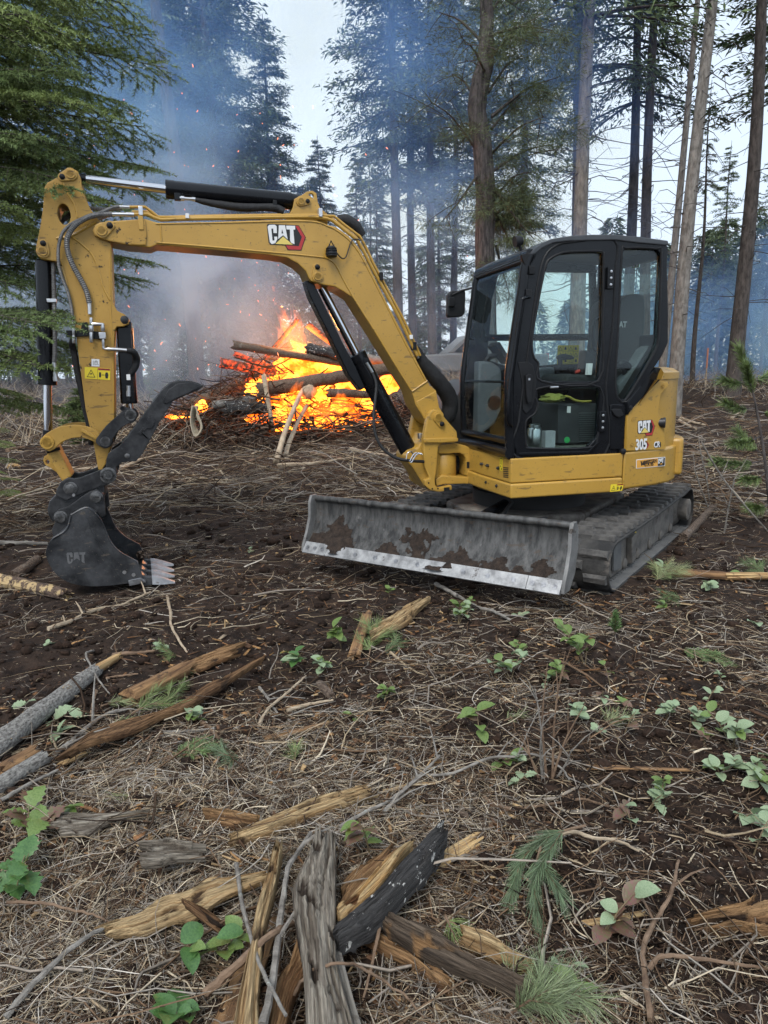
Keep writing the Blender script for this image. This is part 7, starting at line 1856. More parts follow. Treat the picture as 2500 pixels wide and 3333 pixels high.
# ================================================================== trees
FIRN = mat('fir_needles', (.75, .75, .75), (1.25, 1.25, 1.2), scale=1.5, rough=.6, attr=True, spec=.25)
BARKD = mat('dark_conifer_bark', (.035, .028, .024), (.105, .088, .078), scale=18, rough=.95, bump=1.0, bscale=26, stretch=(1, 1, .22))
BARKP = mat('pale_conifer_bark', (.11, .095, .08), (.27, .245, .215), scale=18, rough=.95, bump=1.0, bscale=26, stretch=(1, 1, .3), stain=(.06, .05, .042), sscale=6, sth=.55, swid=.2)
BARKR = mat('reddish_pine_bark', (.028, .024, .023), (.115, .098, .092), scale=22, rough=.95, bump=1.0, bscale=30, stretch=(1, 1, .18))
def bough(seed, col):
    """a fir bough of unit length along +X: stems and needles"""
    rs = np.random.default_rng(seed)
    def droop(x): return .05 * math.sin(x * 3.0) - .02 * x
    main = [np.array([t, .03 * math.sin(t * 5 + seed), droop(t)]) for t in np.linspace(0, 1, 10)]
    paths = []; stems = [(main, .0055)]
    paths.append(main[1:])
    nt = 26
    for k in range(nt):
        t = .12 + .86 * (k + rs.random() * .5) / nt
        sgn = 1 if k % 2 else -1
        p = np.array([t, .03 * math.sin(t * 5 + seed), droop(t)])
        a = sgn * (.75 + .25 * rs.random()); ln = (.36 * (1 - t) + .10) * (.7 + .5 * rs.random()) * min(1, .5 + t * 2)
        d = np.array([math.cos(a), math.sin(a), -.08 - .15 * rs.random()])
        tw = [p + d * ln * s + np.array([.06 * s * s * ln, 0, -.10 * ln * s * s]) for s in (0, .35, .7, 1.0)]
        stems.append((tw, .0022)); paths.append(tw)
        for j in range(int(ln / .045)):
            f = .2 + .75 * (j + rs.random() * .4) / max(1, ln / .045)
            q = p + d * ln * f + np.array([.06 * f * f * ln, 0, -.10 * ln * f * f])
            b2 = a + (1 if j % 2 else -1) * (.7 + .3 * rs.random()); l2 = (.05 + .10 * (1 - f)) * (.6 + .7 * rs.random())
            d2 = np.array([math.cos(b2), math.sin(b2), -.25 * rs.random() - .05])
            paths.append([q, q + d2 * l2 * .5, q + d2 * l2 + np.array([0, 0, -.01])])
    # two hanging side shoots
    for k in range(5):
        t = .2 + .7 * rs.random(); p = np.array([t, 0, droop(t)]); l2 = .10 + .10 * rs.random()
        d2 = np.array([.5, rs.normal(0, .4), -.7]); paths.append([p, p + d2 * l2 * .5, p + d2 * l2])
    b = BM()
    for S, r in stems: tube(b, S, [r * (1 - .75 * i / (len(S) - 1)) for i in range(len(S))], 5)
    ms = mesh_of('bough_stem', b, BARKD)
    lst = []; np_append(lst, *needles_on(paths, 700, .0130, .0013, col, rs, 1.0, .5, K=2))
    return ms, np_join(lst, 'bough_needles', FIRN)
BOUGH = [bough(11, (.17, .225, .075)), bough(23, (.14, .19, .068)), bough(37, (.20, .255, .085)), bough(51, (.12, .165, .06))]
tp = Vector((-4.35, 6.0, 0)); tp.z = gz1(tp.x, tp.y)
nf = thing('near_fir_tree', 'near fir tree at the left edge with green boughs reaching behind the boom', 'fir tree', tp)
S = [tp + Vector((.04 * math.sin(z), .03 * math.cos(z * .7), z - .2)) for z in np.linspace(0, 11, 14)]
part('trunk', tube(BM(), S, [.20 * (1 - .07 * i) for i in range(14)], 12), BARKD, nf)
TIPS = [(545, 215, 6.3), (505, 120, 6.8), (440, 20, 5.7), (340, -80, 5.9), (415, 330, 6.2), (470, 400, 6.0), (330, 345, 5.2), (260, 480, 5.5), (510, 540, 6.4), (470, 600, 6.7), (390, 650, 5.7), (290, 590, 5.1), (495, 845, 6.6), (460, 910, 6.9), (215, 760, 5.4),
        (185, 1045, 4.45), (140, 1180, 4.9), (330, 1150, 6.4), (260, 1330, 6.7), (90, 920, 5.2), (60, 1270, 5.6), (110, 210, 5.0), (170, 50, 4.8), (60, 420, 4.7), (30, 650, 4.8), (210, 200, 5.6), (300, 130, 6.4), (160, 330, 6.3), (120, 560, 6.0), (60, 40, 5.6), (230, -60, 5.2), (420, 480, 6.9), (60, 780, 5.6), (120, 1060, 5.9), (330, 720, 6.6)]
def set_bough(parent, a, e, k, roll):
    Lb = (e - a).length
    M = axis_matrix(a, e) @ Matrix.Rotation(roll, 4, 'X') @ Matrix.Diagonal((Lb, Lb, Lb, 1))
    st_ = obj('bough', BOUGH[k][0], parent, M)
    obj('needles', BOUGH[k][1], st_)['kind'] = 'stuff'
for i, (px, py, d) in enumerate(TIPS):
    e = at_y(px, py, d)
    ax = Vector((tp.x + .1 * random.uniform(-1, 1), tp.y + .1 * random.uniform(-1, 1), 0))
    horiz = (e - ax); horiz.z = 0
    a = ax.copy(); a.z = e.z + random.uniform(.0, .35) * horiz.length * .5
    # start the bough part way out so its spray stays about 1.6 to 2.4 m long
    full = (e - a); want = random.uniform(1.7, 2.3)
    if full.length > want * 1.25:
        st0 = a; a2 = e - full.normalized() * want
        b = BM(); tube(b, [st0, a2], [.022, .014], 6); part('limb', b, BARKD, nf)
        a = a2
    set_bough(nf, a, e, i % 4, random.uniform(-.35, .35))
# bright little fir at the very left edge
sp = hit(-20, 1640); sp.z = gz1(sp.x, sp.y)
yf = thing('young_fir', 'bright green young fir poking in at the left edge beside the bucket', 'fir tree', sp)
part('trunk', tube(BM(), [sp, sp + Vector((0, 0, .9))], [.015, .006], 7), BARKD, yf)
for k, (px, py) in enumerate(((62, 1500), (40, 1450), (66, 1560), (30, 1400), (72, 1610), (20, 1540))):
    e = at_y(px, py, sp.y + random.uniform(-.2, .2)); a = Vector((sp.x, sp.y, e.z + .05)); set_bough(yf, a, e, 2, random.uniform(-.6, .6))
# pine sapling at the right edge
sq = hit(2510, 1690); sq.z = gz1(sq.x, sq.y)
ps = thing('pine_sapling', 'young pine sapling with long green needles at the right edge', 'pine sapling', sq)
tipq = at_y(2405, 1130, sq.y)
S = spline([tuple(sq), tuple(at_y(2490, 1500, sq.y)), tuple(at_y(2462, 1330, sq.y)), tuple(at_y(2440, 1240, sq.y)), tuple(tipq)], 6)
part('trunk', tube(BM(), S, [.018 * (1 - .8 * i / (len(S) - 1)) for i in range(len(S))], 8), BARKR, ps)
rs = np.random.default_rng(3); paths = [[np.array(q) for q in S[15:]]]
b = BM()
for (x0, y0, x1, y1, dy) in ((2440, 1240, 2350, 1235, -.1), (2445, 1240, 2520, 1200, .1), (2455, 1330, 2360, 1310, -.2), (2462, 1340, 2560, 1330, .1), (2475, 1420, 2385, 1440, -.3), (2480, 1440, 2590, 1430, .1), (2490, 1500, 2330, 1500, -.2), (2488, 1480, 2400, 1400, .3), (2495, 1560, 2600, 1540, 0), (2492, 1540, 2420, 1560, -.3), (2445, 1260, 2430, 1190, -.2), (2505, 1640, 2440, 1650, -.3)):
    a = np.array(at_y(x0, y0, sq.y)); e = np.array(at_y(x1, y1, sq.y + dy)); m_ = (a + e) / 2 + np.array([0, 0, -.03])
    q = [np.array(v) for v in spline([tuple(a), tuple(m_), tuple(e)], 4)]
    paths.append(q[2:]); b = BM(); tube(b, q, [.007 * (1 - .7 * i / (len(q) - 1)) for i in range(len(q))], 5); part('branch', b, BARKR, ps)
lst = []; np_append(lst, *needles_on(paths, 1150, .10, .0027, (.155, .215, .075), rs, .62, 0, K=3, droop=.1))
obj('needles', np_join(lst, 'needles', PINE), ps)['kind'] = 'stuff'

# ---- tall background conifers
def diamonds(P, D, L, W, side):
    m_ = P + D * (L * .45)[:, None]; N = len(P)
    V = np.stack([P, m_ + side * W[:, None], P + D * L[:, None] + np.array([0, 0, -.12]) * L[:, None], m_ - side * W[:, None]], 1)
    return V.reshape(-1, 3), np.arange(N * 4).reshape(-1, 4)
def conifer(seed, H, base, spread, dens, col, r0=.2, dead=.0, tuft=False, dead_lo=.10, droop=.25, wav=.05, sparse=1.0):
    rs = np.random.default_rng(seed)
    def cx(z): return np.array([wav * math.sin(z * .5 + seed), wav * math.cos(z * .37 + seed * 2), z])
    zs = np.linspace(-.3, H, 22)
    tb = BM(); tube(tb, [cx(z) for z in zs], [max(.012, r0 * (1 - .93 * (max(z, 0) / H) ** 1.05)) * (1 + .12 * (z < 0)) for z in zs], 10)
    trunk = mesh_of('trunk', tb, BARKD)
    lb = []; Pq, D, Ls = [], [], []
    z = base * H
    limbsP, limbsR = [], []
    while z < H * .985:
        t = (z - base * H) / (H * (1 - base))
        n = rs.integers(3, 6)
        for k in range(n):
            if rs.random() > sparse: continue
            a = rs.random() * 6.283
            L = spread * (1 - t) ** .75 * (.55 + .6 * rs.random()) * (min(1, .45 + t * 3) if base < .3 else 1) + .15
            up = .25 * t - .05
            d = np.array([math.cos(a), math.sin(a), up])
            p0 = cx(z)
            pts = np.array([p0 + d * L * s + np.array([0, 0, -droop * L * s * s]) for s in np.linspace(0, 1, 5)])
            limbsP.append(pts); limbsR.append(np.linspace(.022 + .012 * L, .005, 5))
            m = int(L * dens)
            s = (.08 + .92 * rs.random(m) ** .8) if not tuft else (.45 + .55 * rs.random(m))
            ctr = p0 + d * (L * s)[:, None] + np.stack([np.zeros(m), np.zeros(m), -droop * L * s * s], -1)
            off = rs.normal(0, 1, (m, 3)) * np.array([1, 1, .38]) * (.05 + .16 * L * (1 - s * .5))[:, None] * (.55 if tuft else .75)
            Pq.append(ctr + off); 
            dd_ = d + rs.normal(0, .55, (m, 3)) + off * .6 + np.array([0, 0, -.25]); D.append(dd_ / np.linalg.norm(dd_, axis=1, keepdims=True))
            Ls.append((.08 + .14 * rs.random(m)) * (1 if not tuft else .9))
        z += (.22 + .16 * rs.random()) * H / 18
    # dead limbs below the crown
    nd = int(dead * H)
    for k in range(nd):
        zz = H * (dead_lo + (max(base, .4) - dead_lo + .15) * rs.random()); a = rs.random() * 6.283; L = .4 + 1.5 * rs.random() ** 1.5
        d = np.array([math.cos(a), math.sin(a), rs.normal(.02, .2)]); p0 = cx(zz); e = rs.normal(0, .12, 3)
        limbsP.append(np.array([p0 + d * L * s + np.array([0, 0, -.25 * L * s * s]) + e * math.sin(s * 5) for s in np.linspace(0, 1, 5)])); limbsR.append(np.linspace(.014, .003, 5))
    v, f = tubes_np(np.array(limbsP), np.array(limbsR), 3)
    limbs = npmesh('limbs', v, f, BARKD)
    Pq, D, Ls = np.concatenate(Pq), np.concatenate(D), np.concatenate(Ls); N = len(Pq)
    sd = np.cross(D, rs.normal(0, 1, (N, 3))); sd /= np.linalg.norm(sd, axis=1, keepdims=True) + 1e-9
    v, f = diamonds(Pq, D, Ls, .012 + .018 * rs.random(N), sd)
    cl = np.array(col) * (.45 + .9 * rs.random((N, 1))) * (.8 + .4 * (vn(Pq[:, 0] * 3 + Pq[:, 2], Pq[:, 1] * 3, 1.0, seed)[:, None] * .5 + .5))
    crown = npmesh('crown', v, f, FIRN, np.repeat(cl, 4, axis=0))
    return trunk, limbs, crown
K_ = {
 'fir1': conifer(1, 20, .06, 3.3, 165, (0.095, 0.135, 0.067), .24),
 'fir2': conifer(2, 20, .10, 2.9, 170, (0.088, 0.127, 0.067), .22, dead=.6),
 'thin1': conifer(3, 20, .28, 2.3, 110, (0.105, 0.143, 0.067), .19, dead=2.2, sparse=.85),
 'thin2': conifer(4, 20, .38, 2.1, 95, (0.107, 0.146, 0.067), .17, dead=3.0, sparse=.75),
 'pole1': conifer(5, 20, .55, 1.8, 75, (0.105, 0.139, 0.067), .15, dead=4.0, sparse=.75, tuft=True),
 'pole2': conifer(6, 20, .66, 1.7, 80, (0.105, 0.139, 0.067), .14, dead=4.5, sparse=.7, tuft=True),
 'young': conifer(7, 5, .05, 1.1, 110, (.110, .150, .055), .06, droop=.1),
}
def tree(px, depth, kind, H, lean=(0, 0), label='', r=1.0, rz=None, bark=None, group='conifers around the clearing', name='conifer_tree', wide=1.0):
    q = at_y(px, 1200, depth); x, y = q.x, depth
    p = Vector((x, y, gz1(x, y)))
    t = thing(name, label, 'tree', p, group)
    s = H / (5 if kind == 'young' else 20)
    t.rotation_euler = (lean[1], lean[0], random.uniform(0, 6.28) if rz is None else rz)
    t.rotation_mode = 'XYZ'
    # lean is applied about world axes after the spin
    t.rotation_euler = (Matrix.Rotation(lean[0], 3, 'Y') @ Matrix.Rotation(-lean[1], 3, 'X') @ Matrix.Rotation(random.uniform(0, 6.28) if rz is None else rz, 3, 'Z')).to_euler()
    t.scale = (s * wide, s * wide, s)
    a, b, c = K_[kind]
    o = obj('trunk', a, t, Matrix.Diagonal((r / wide, r / wide, 1, 1)), True)
    if bark is not None:
        o.material_slots[0].link = 'OBJECT'; o.material_slots[0].material = bark
    obj('limbs', b, t, None, True)['kind'] = 'stuff'; obj('crown', c, t, None, True)['kind'] = 'stuff'
    return t
TR = [
 (430, 24, 'fir1', 23, (0, 0), 'tall dense fir half hidden behind the near left boughs', 1.0, None, 1.0),
 (640, 27, 'fir2', 25, (0, 0), 'tall dense fir rising in blue smoke left of the sky gap', 1.0, None, 1.05),
 (735, 25, 'fir1', 21, (0, 0), 'broad dense fir straight above the boom, veiled in smoke', 1.0, None, 1.0),
 (905, 29, 'fir2', 13.4, (0, 0), 'pointed fir beside the pale sky gap', 1.0, None, 1.1),
 (1060, 33, 'fir1', 10.6, (0, 0), 'shorter fir just left of the sky gap above the cylinder lug', 1.0, None, 1.1),
 (1295, 27, 'thin1', 26, (0, 0), 'slim conifer right of the pale sky gap', .8, None, 1.0),
 (1345, 31, 'thin2', 25, (0, 0), 'thin trunked conifer behind the boom bend', .9, None, 1.2),
 (1405, 28, 'thin1', 24, (0, 0), 'bushy conifer between the boom and the thick pine', .8, None, 1.2),
 (1480, 36, 'thin2', 25, (0, 0), 'far thin conifer left of the thick pine', .9, None, 1.3),
 (1175, 38, 'thin1', 11.5, (0, 0), 'far low conifer behind the boom knee', 1.0, None, 1.2),
 (1690, 30, 'thin1', 22, (0, 0), 'dark conifer right of the thick pine', 1.0, None, 1.2),
 (1858, 21, 'thin2', 22, (-.005, 0), 'dark straight trunk, left of the pair above the cab', .75, BARKD, 1.0),
 (1880, 18, 'thin2', 23, (.0, 0), 'pale straight trunk, right of the pair above the cab', 1.0, BARKP, 1.1),
 (2035, 23, 'thin2', 22, (-.01, 0), 'dark straight conifer above the rear of the cab', 1.0, BARKD, 1.1),
 (2092, 22, 'pole1', 23, (-.02, 0), 'slim conifer next to the dark one above the rear of the cab', 1.0, BARKD, 1.1),
 (2155, 18, 'pole2', 19, (.035, 0), 'thin pale trunk leaning right just behind the cab', .75, BARKP, 1.0),
 (2196, 16, 'pole2', 20, (.035, 0), 'pale barked leaning trunk right of the cab', 1.15, BARKP, 1.0),
 (2258, 22, 'pole2', 8.5, (.0, 0), 'thin dead looking dark stem between the pale trunk and the stake', 1.3, BARKD, .6),
 (2402, 20, 'pole1', 21, (-.015, 0), 'dark straight trunk near the right edge', 1.35, BARKD, 1.1),
 (2540, 22, 'thin2', 22, (0, 0), 'tree at the right edge whose branches reach into the picture', 1.0, BARKD, 1.2),
 (2330, 40, 'thin1', 12, (0, 0), 'young green pine far behind the smoke on the right', 1.0, None, 1.0),
 (2420, 46, 'thin1', 11, (0, 0), 'far green pine left of the right edge', 1.0, None, 1.1),
 (2475, 42, 'thin2', 14, (0, 0), 'far thin pine at the right edge', 1.0, None, 1.0),
 (1585, 44, 'thin1', 20, (0, 0), 'distant conifer straight behind the thick pine', 1.0, None, 1.3),
 (330, 34, 'fir2', 22, (0, 0), 'distant fir behind the stick of the boom', 1.0, None, 1.1),
 (520, 38, 'thin1', 24, (0, 0), 'distant slim fir in the smoke right of the stick', 1.0, None, 1.2),
 (700, 40, 'thin2', 22, (0, 0), 'distant slim fir in the smoke behind the fire', 1.0, None, 1.2),
 (880, 42, 'thin1', 14, (0, 0), 'distant fir behind the flames', 1.0, None, 1.2),
 (80, 26, 'fir1', 21, (0, 0), 'dense fir at the left edge behind the near boughs', 1.0, None, 1.0),
 (648, 18.6, 'pole2', 19, (-.045, 0), 'bare pine trunk standing in the smoke left of the fire', 1.6, BARKR, .8),
 (1235, 48, 'fir2', 13, (0, 0), 'distant bushy fir low behind the boom cylinder', 1.0, None, 1.2),
 (1430, 50, 'fir2', 16, (0, 0), 'distant bushy fir low between boom and cab', 1.0, None, 1.2),
]
for px, d, kd, H, ln, lab, r, bk, wide in TR: tree(px, d, kd, H, ln, lab, r, None, bk, wide=wide)
tree(520, 19, 'young', 1.9, (0, 0), 'small green young fir in the smoke below the boom', group=None, name='young_fir')
tree(250, 14, 'young', 1.1, (0, 0), 'low green young fir behind the guide link', group=None, name='young_fir', wide=1.8)
tree(1560, 30, 'young', 2.6, (0, 0), 'young green fir on the clearing edge left of the cab', group=None, name='young_fir', wide=1.3)
tree(2180, 30, 'young', 2.2, (0, 0), 'low green fir behind the engine hood', group=None, name='young_fir', wide=1.5)
tree(1340, 34, 'young', 3.2, (0, 0), 'low green fir behind the hose bundle of the boom', group=None, name='young_fir', wide=1.4)
# thick curved pine behind the cab
q = at_y(1575, 1200, 14.5); tq = Vector((q.x, 14.5, gz1(q.x, 14.5)))
tpn = thing('thick_pine', 'thick curved reddish pine trunk rising behind the cab front', 'tree', tq, 'conifers around the clearing')
TPX = [(1590, 1260), (1583, 1000), (1578, 800), (1580, 640), (1570, 480), (1556, 400), (1552, 345), (1562, 280), (1580, 200), (1585, 100), (1582, -100), (1585, -400), (1590, -800)]
S = [Vector(v) for v in spline([tuple(at_y(x, y, 14.5)) for x, y in TPX], 5)]
n = len(S); W_ = np.interp(np.arange(n) / (n - 1), [0, .2, .45, .55, .7, 1], [.235, .22, .20, .21, .17, .07])
b = tube(BM(), S, list(W_ * .86), 16)
for v_ in b.verts: v_.co += Vector((mnoise.noise(v_.co * 9), mnoise.noise(v_.co * 9 + Vector((7, 3, 1))), 0)) * .022
part('trunk', b, BARKR, tpn)
rs = np.random.default_rng(8); lp, lr, Pq, D = [], [], [], []
LIMB = [(1615, 695, 1760, 640, .5), (1615, 640, 1720, 560, -.3), (1560, 345, 1470, 240, .3), (1545, 480, 1400, 330, -.4), (1610, 620, 1690, 690, .2), (1560, 460, 1500, 400, .2), (1600, 500, 1770, 380, -.5), (1590, 300, 1700, 180, .4), (1590, 200, 1740, 60, -.2), (1580, 150, 1430, 40, .3), (1590, 740, 1690, 700, .6), (1600, 560, 1800, 470, .8), (1590, 260, 1500, 120, -.5), (1585, 60, 1700, -60, .3), (1585, 0, 1450, -80, .2), (1560, 560, 1440, 720, -.4), (1615, 800, 1660, 960, .3), (1600, 420, 1730, 300, .9), (1600, 380, 1820, 250, .2), (1590, 120, 1800, 100, -.6), (1600, 600, 1740, 780, -.3), (1600, 660, 1700, 860, .4)]
for i, (x0, y0, x1, y1, dy) in enumerate(LIMB):
    a = np.array(at_y(x0, y0, 14.5)); a[0] += (tq.x * 0); e = np.array(at_y(x1, y1, 14.5 + dy * 2)); m_ = (a + e) / 2 + np.array([0, 0, .12 if y1 < y0 else -.05])
    pts = np.array(spline([tuple(a), tuple(m_), tuple(e)], 3)); k5 = np.linspace(0, len(pts) - 1, 5).astype(int); pts = pts[k5]
    lp.append(pts); lr.append(np.linspace(.035, .008, 5))
    m = 3600 if x1 > x0 else 1500
    ncl = 20
    cc = .25 + .85 * rs.random(ncl); cpos = a + (e - a) * cc[:, None] + rs.normal(0, 1, (ncl, 3)) * np.array([.30, .40, .14]) + np.array([0, 0, -.12]) * cc[:, None]
    ki = rs.integers(0, ncl, m)
    s = .25 + .85 * rs.random(m)
    off = rs.normal(0, 1, (m, 3)) * np.array([.10, .10, .055]); ctr = cpos[ki] + off
    Pq.append(ctr); dd_ = (e - a) / np.linalg.norm(e - a) * .5 + rs.normal(0, .4, (m, 3)) + off * 7 + np.array([0, 0, -.1]); D.append(dd_ / np.linalg.norm(dd_, axis=1, keepdims=True))
    for j in range(7):
        s_ = .3 + .7 * rs.random(); q0 = a + (e - a) * s_; d_ = (e - a) / np.linalg.norm(e - a) * .5 + rs.normal(0, .6, 3); L_ = .3 + .4 * rs.random()
        lp.append(np.array([q0 + d_ * L_ * t + np.array([0, 0, -.1 * t * t]) for t in np.linspace(0, 1, 5)])); lr.append(np.linspace(.010, .003, 5))
v, f = tubes_np(np.array(lp), np.array(lr), 4); obj('limbs', npmesh('limbs', v, f, BARKD), tpn)['kind'] = 'stuff'
Pq, D = np.concatenate(Pq), np.concatenate(D); N = len(Pq); Ls = .06 + .09 * rs.random(N)
sd = np.cross(D, rs.normal(0, 1, (N, 3))); sd /= np.linalg.norm(sd, axis=1, keepdims=True)
v, f = diamonds(Pq, D, Ls, .0022 + .0028 * rs.random(N), sd)
cl = np.array((.10, .125, .058)) * (.45 + .9 * rs.random((N, 1)))
obj('crown', npmesh('crown', v, f, FIRN, np.repeat(cl, 4, axis=0)), tpn)['kind'] = 'stuff'
# grey brush at the edge of the clearing
def brush(n, x0, x1, y0, y1, h, name, label, col=None):
    x = x0 + (x1 - x0) * RNG.random(n); y = y0 + (y1 - y0) * RNG.random(n)
    k = vn(x, y, 2.0, 41) > -.25 + .5 * RNG.random(n) - .3; x, y = x[k], y[k]; n = len(x)
    P = np.zeros((n, 5, 3)); P[:, 0] = np.stack([x, y, gz(x, y)], -1)
    az = RNG.random(n) * 6.283; el = .4 + 1.0 * RNG.random(n); L = h * (.4 + .8 * RNG.random(n))
    for k in range(1, 5):
        az = az + RNG.normal(0, .4, n); el = el * .85 + RNG.normal(0, .12, n)
        P[:, k] = P[:, k - 1] + np.stack([np.cos(az) * np.cos(el), np.sin(az) * np.cos(el), np.sin(el)], -1) * (L / 4)[:, None]
    R_ = (.004 + .006 * RNG.random(n) ** 2)[:, None] * np.linspace(1, .3, 5)[None]
    v, f = tubes_np(P, R_, 3)
    C = PAL[RNG.choice(len(PAL), n, p=[.15, .12, .33, .18, .12, .03, .07])] * (.6 + .7 * RNG.random((n, 1)))
    lst = []; np_append(lst, v, f, np.repeat(C, 15, axis=0))
    tag(obj(name, np_join(lst, name, TWIG)), label, 'brush', kind='stuff')
brush(5200, -14, -3.5, 13, 26, .95, 'grey_brush', 'tangled grey brush at the edge of the clearing on the left')
brush(5200, 2, 22, 18, 36, .9, 'grey_brush', 'low grey brush at the edge of the clearing on the right')
brush(3000, -6, 4, 17, 30, .9, 'grey_brush', 'grey brush behind the burning pile')

# the wood beyond the clearing, too far off to tell its trees apart
rs = np.random.default_rng(77); dl = []
FT = [(float(rs.uniform(-500, 3000)), float(rs.uniform(52, 85))) for _ in range(64)]
tk = BM()
for px, dpt in FT:
    q = at_y(px, 1200, dpt); H = rs.uniform(9, 15) if 820 < px < 1200 else rs.uniform(11, 19) if px < 1650 else rs.uniform(7, 13)
    z0 = gz0(0, dpt) - .3
    tube(tk, [Vector((q.x, dpt, z0)), Vector((q.x, dpt, z0 + H))], [.16, .02], 5)
    m = 1100; t = rs.random(m) ** .8; R_ = (2.6 * (1 - t) ** .8 + .25) * np.sqrt(rs.random(m)); a = rs.random(m) * 6.283
    P_ = np.stack([q.x + np.cos(a) * R_, dpt + np.sin(a) * R_, z0 + H * (.06 + .94 * t) - .25 * R_], -1)
    D_ = np.stack([np.cos(a), np.sin(a), np.full(m, -.25)], -1) + rs.normal(0, .4, (m, 3)); D_ /= np.linalg.norm(D_, axis=1, keepdims=True)
    sd = np.cross(D_, rs.normal(0, 1, (m, 3))); sd /= np.linalg.norm(sd, axis=1, keepdims=True) + 1e-9
    v, f = diamonds(P_, D_, .35 + .5 * rs.random(m), .05 + .06 * rs.random(m), sd)
    np_append(dl, v, f, np.repeat(np.array((.075, .10, .06)) * (.5 + .8 * rs.random((m, 1))), 4, axis=0))
fo_ = tag(obj('distant_forest', np_join(dl, 'distant_forest', FIRN)), 'dense dark wood far beyond the clearing', 'forest', kind='stuff')
part('trunks', tk, BARKD, fo_)['kind'] = 'stuff'
# ================================================================== burning pile
PC = hit(*R8(800, 1090)); FD = PC.y + 1.3
def rp(x, y, dy=0.0): return at_y(*R8(x, y), FD + dy)
EMB = mat('ember_bark', (.05, .03, .02), (.12, .06, .035), scale=9, rough=.9, bump=1.0, bscale=30, stretch=(.4, 1, 1))
def glow_mat(name, dark, hot, strength, scale=8, lo=.45, hi=.62):
    m = bpy.data.materials.new(name); m.use_nodes = True
    n, l = m.node_tree.nodes, m.node_tree.links; b = n['Principled BSDF']
    tc = n.new('ShaderNodeTexCoord'); nz = n.new('ShaderNodeTexNoise'); nz.inputs['Scale'].default_value = scale; nz.inputs['Detail'].default_value = 6; nz.inputs['Roughness'].default_value = .65
    l.new(tc.outputs['Object'], nz.inputs[0])
    rp_ = n.new('ShaderNodeValToRGB'); e = rp_.color_ramp.elements; e[0].position = lo; e[0].color = (0, 0, 0, 1); e[1].position = hi; e[1].color = rgb(hot)
    k = rp_.color_ramp.elements.new((lo + hi) / 2); k.color = (hot[0] * .55, hot[1] * .22, hot[2] * .1, 1)
    l.new(nz.outputs[0], rp_.inputs[0]); l.new(rp_.outputs[0], b.inputs['Emission Color']); b.inputs['Emission Strength'].default_value = strength
    b.inputs['Base Color'].default_value = rgb(dark); b.inputs['Roughness'].default_value = .95
    m.cycles.emission_sampling = 'NONE'
    return m
GLOWLOG = glow_mat('glowing_charred_log', (.07, .035, .022), (1.0, .17, .03), 1.3, 13, .46, .72)
COALS = glow_mat('glowing_coals', (.03, .015, .01), (1.0, .30, .03), 5.0, 2.6, .25, .66)
def pile_log(label, p0, p1, r, m, name='burning_log', cat='log', group=None, jag=.4, d0=0.0, d1=0.0, taper=.8):
    a, e = rp(*p0, d0), rp(*p1, d1); _seed[0] += 1
    V, F, Cp = wood_piece((e - a).length, r, r, _seed[0], 'log', taper, 12, 18, jag)
    o = obj(name, npmesh(name, V, [F, Cp], m, smooth_it=True), None, axis_matrix(a, e))
    return tag(o, label, cat, group)
pile_log('long dark log across the top of the burning pile', (485, 503), (1175, 618), .085, BARK_B, d0=-.6, d1=-.4)
pile_log('reddish glowing log sticking out left of the flames', (415, 612), (850, 695), .10, GLOWLOG, d0=-.3, d1=.1)
pile_log('thick dark log slanting up to the right through the fire', (640, 775), (1430, 640), .14, BARK_B, d0=-.9, d1=-.6, taper=.8)
pile_log('brown log resting on the left side of the pile', (240, 850), (570, 725), .10, BARK_B, d0=-.5, d1=.0)
pile_log('short grey log end on the left of the pile', (355, 866), (610, 828), .085, BARK_G, d0=-1.0, d1=-.8, jag=.1)
pile_log('glowing slanting pole leading up into the tallest flame', (560, 720), (858, 358), .055, GLOWLOG, d0=-.1, d1=.0)
pile_log('glowing pole right of the tallest flame', (930, 388), (1140, 545), .065, GLOWLOG, d0=.0, d1=-.1)
pile_log('charred black limb under the tallest flame', (935, 520), (1190, 585), .11, CHAR, d0=-.45, d1=-.5)
pile_log('thin red hot stick left of the flames', (490, 556), (730, 645), .055, GLOWLOG, d0=-.2, d1=.0)
pile_log('pale branch hanging down the front of the pile', (662, 690), (718, 1015), .05, STICK_P, d0=-1.0, d1=-1.3)
pile_log('dark log low in the right side of the fire', (1060, 790), (1330, 800), .09, BARK_B, d0=-1.0, d1=-.6)
pile_log('pale sawn log end facing out of the flames', (925, 788), (960, 770), .13, STICK_P, jag=.0, d0=-1.25, d1=-.3)
pile_log('burning log on the far right of the pile', (1230, 690), (1450, 710), .10, GLOWLOG, d0=-.2, d1=.3)
pile_log('brown log at the foot of the pile on the left', (540, 1110), (690, 985), .09, BARK_B, d0=-1.6, d1=-1.3)
pile_log('dark log at the base of the pile centre', (640, 1090), (800, 1060), .10, BARK_B, d0=-1.6, d1=-1.5)
pile_log('charred upturned root wad in the left front of the pile', (470, 880), (610, 880), .15, CHAR, d0=-1.1, d1=-1.0, jag=.9)
pile_log('grey log lying on the far right slope of the pile', (1250, 585), (1400, 600), .10, STICK_G, d0=.5, d1=.7)
for p0, p1, lab, r in (((735, 1222), (892, 775), 'long pale pole leaning on the front of the burning pile', .048), ((788, 1186), (918, 868), 'shorter pale pole leaning right of the long one', .042)):
    a = hit(*R8(*p0)); a.z = gz1(a.x, a.y) + .03; e = rp(*p1, -1.2); _seed[0] += 1
    V, F, Cp = wood_piece((e - a).length, r, r, _seed[0], 'log', .8, 10, 22, .2, .015)
    tag(obj('leaning_pole', npmesh('leaning_pole', V, [F, Cp], STICK_P, smooth_it=True), None, axis_matrix(a, e)), lab, 'pole')
st_a = rp(860, 470, -.5); st_e = rp(955, 545, -.5)
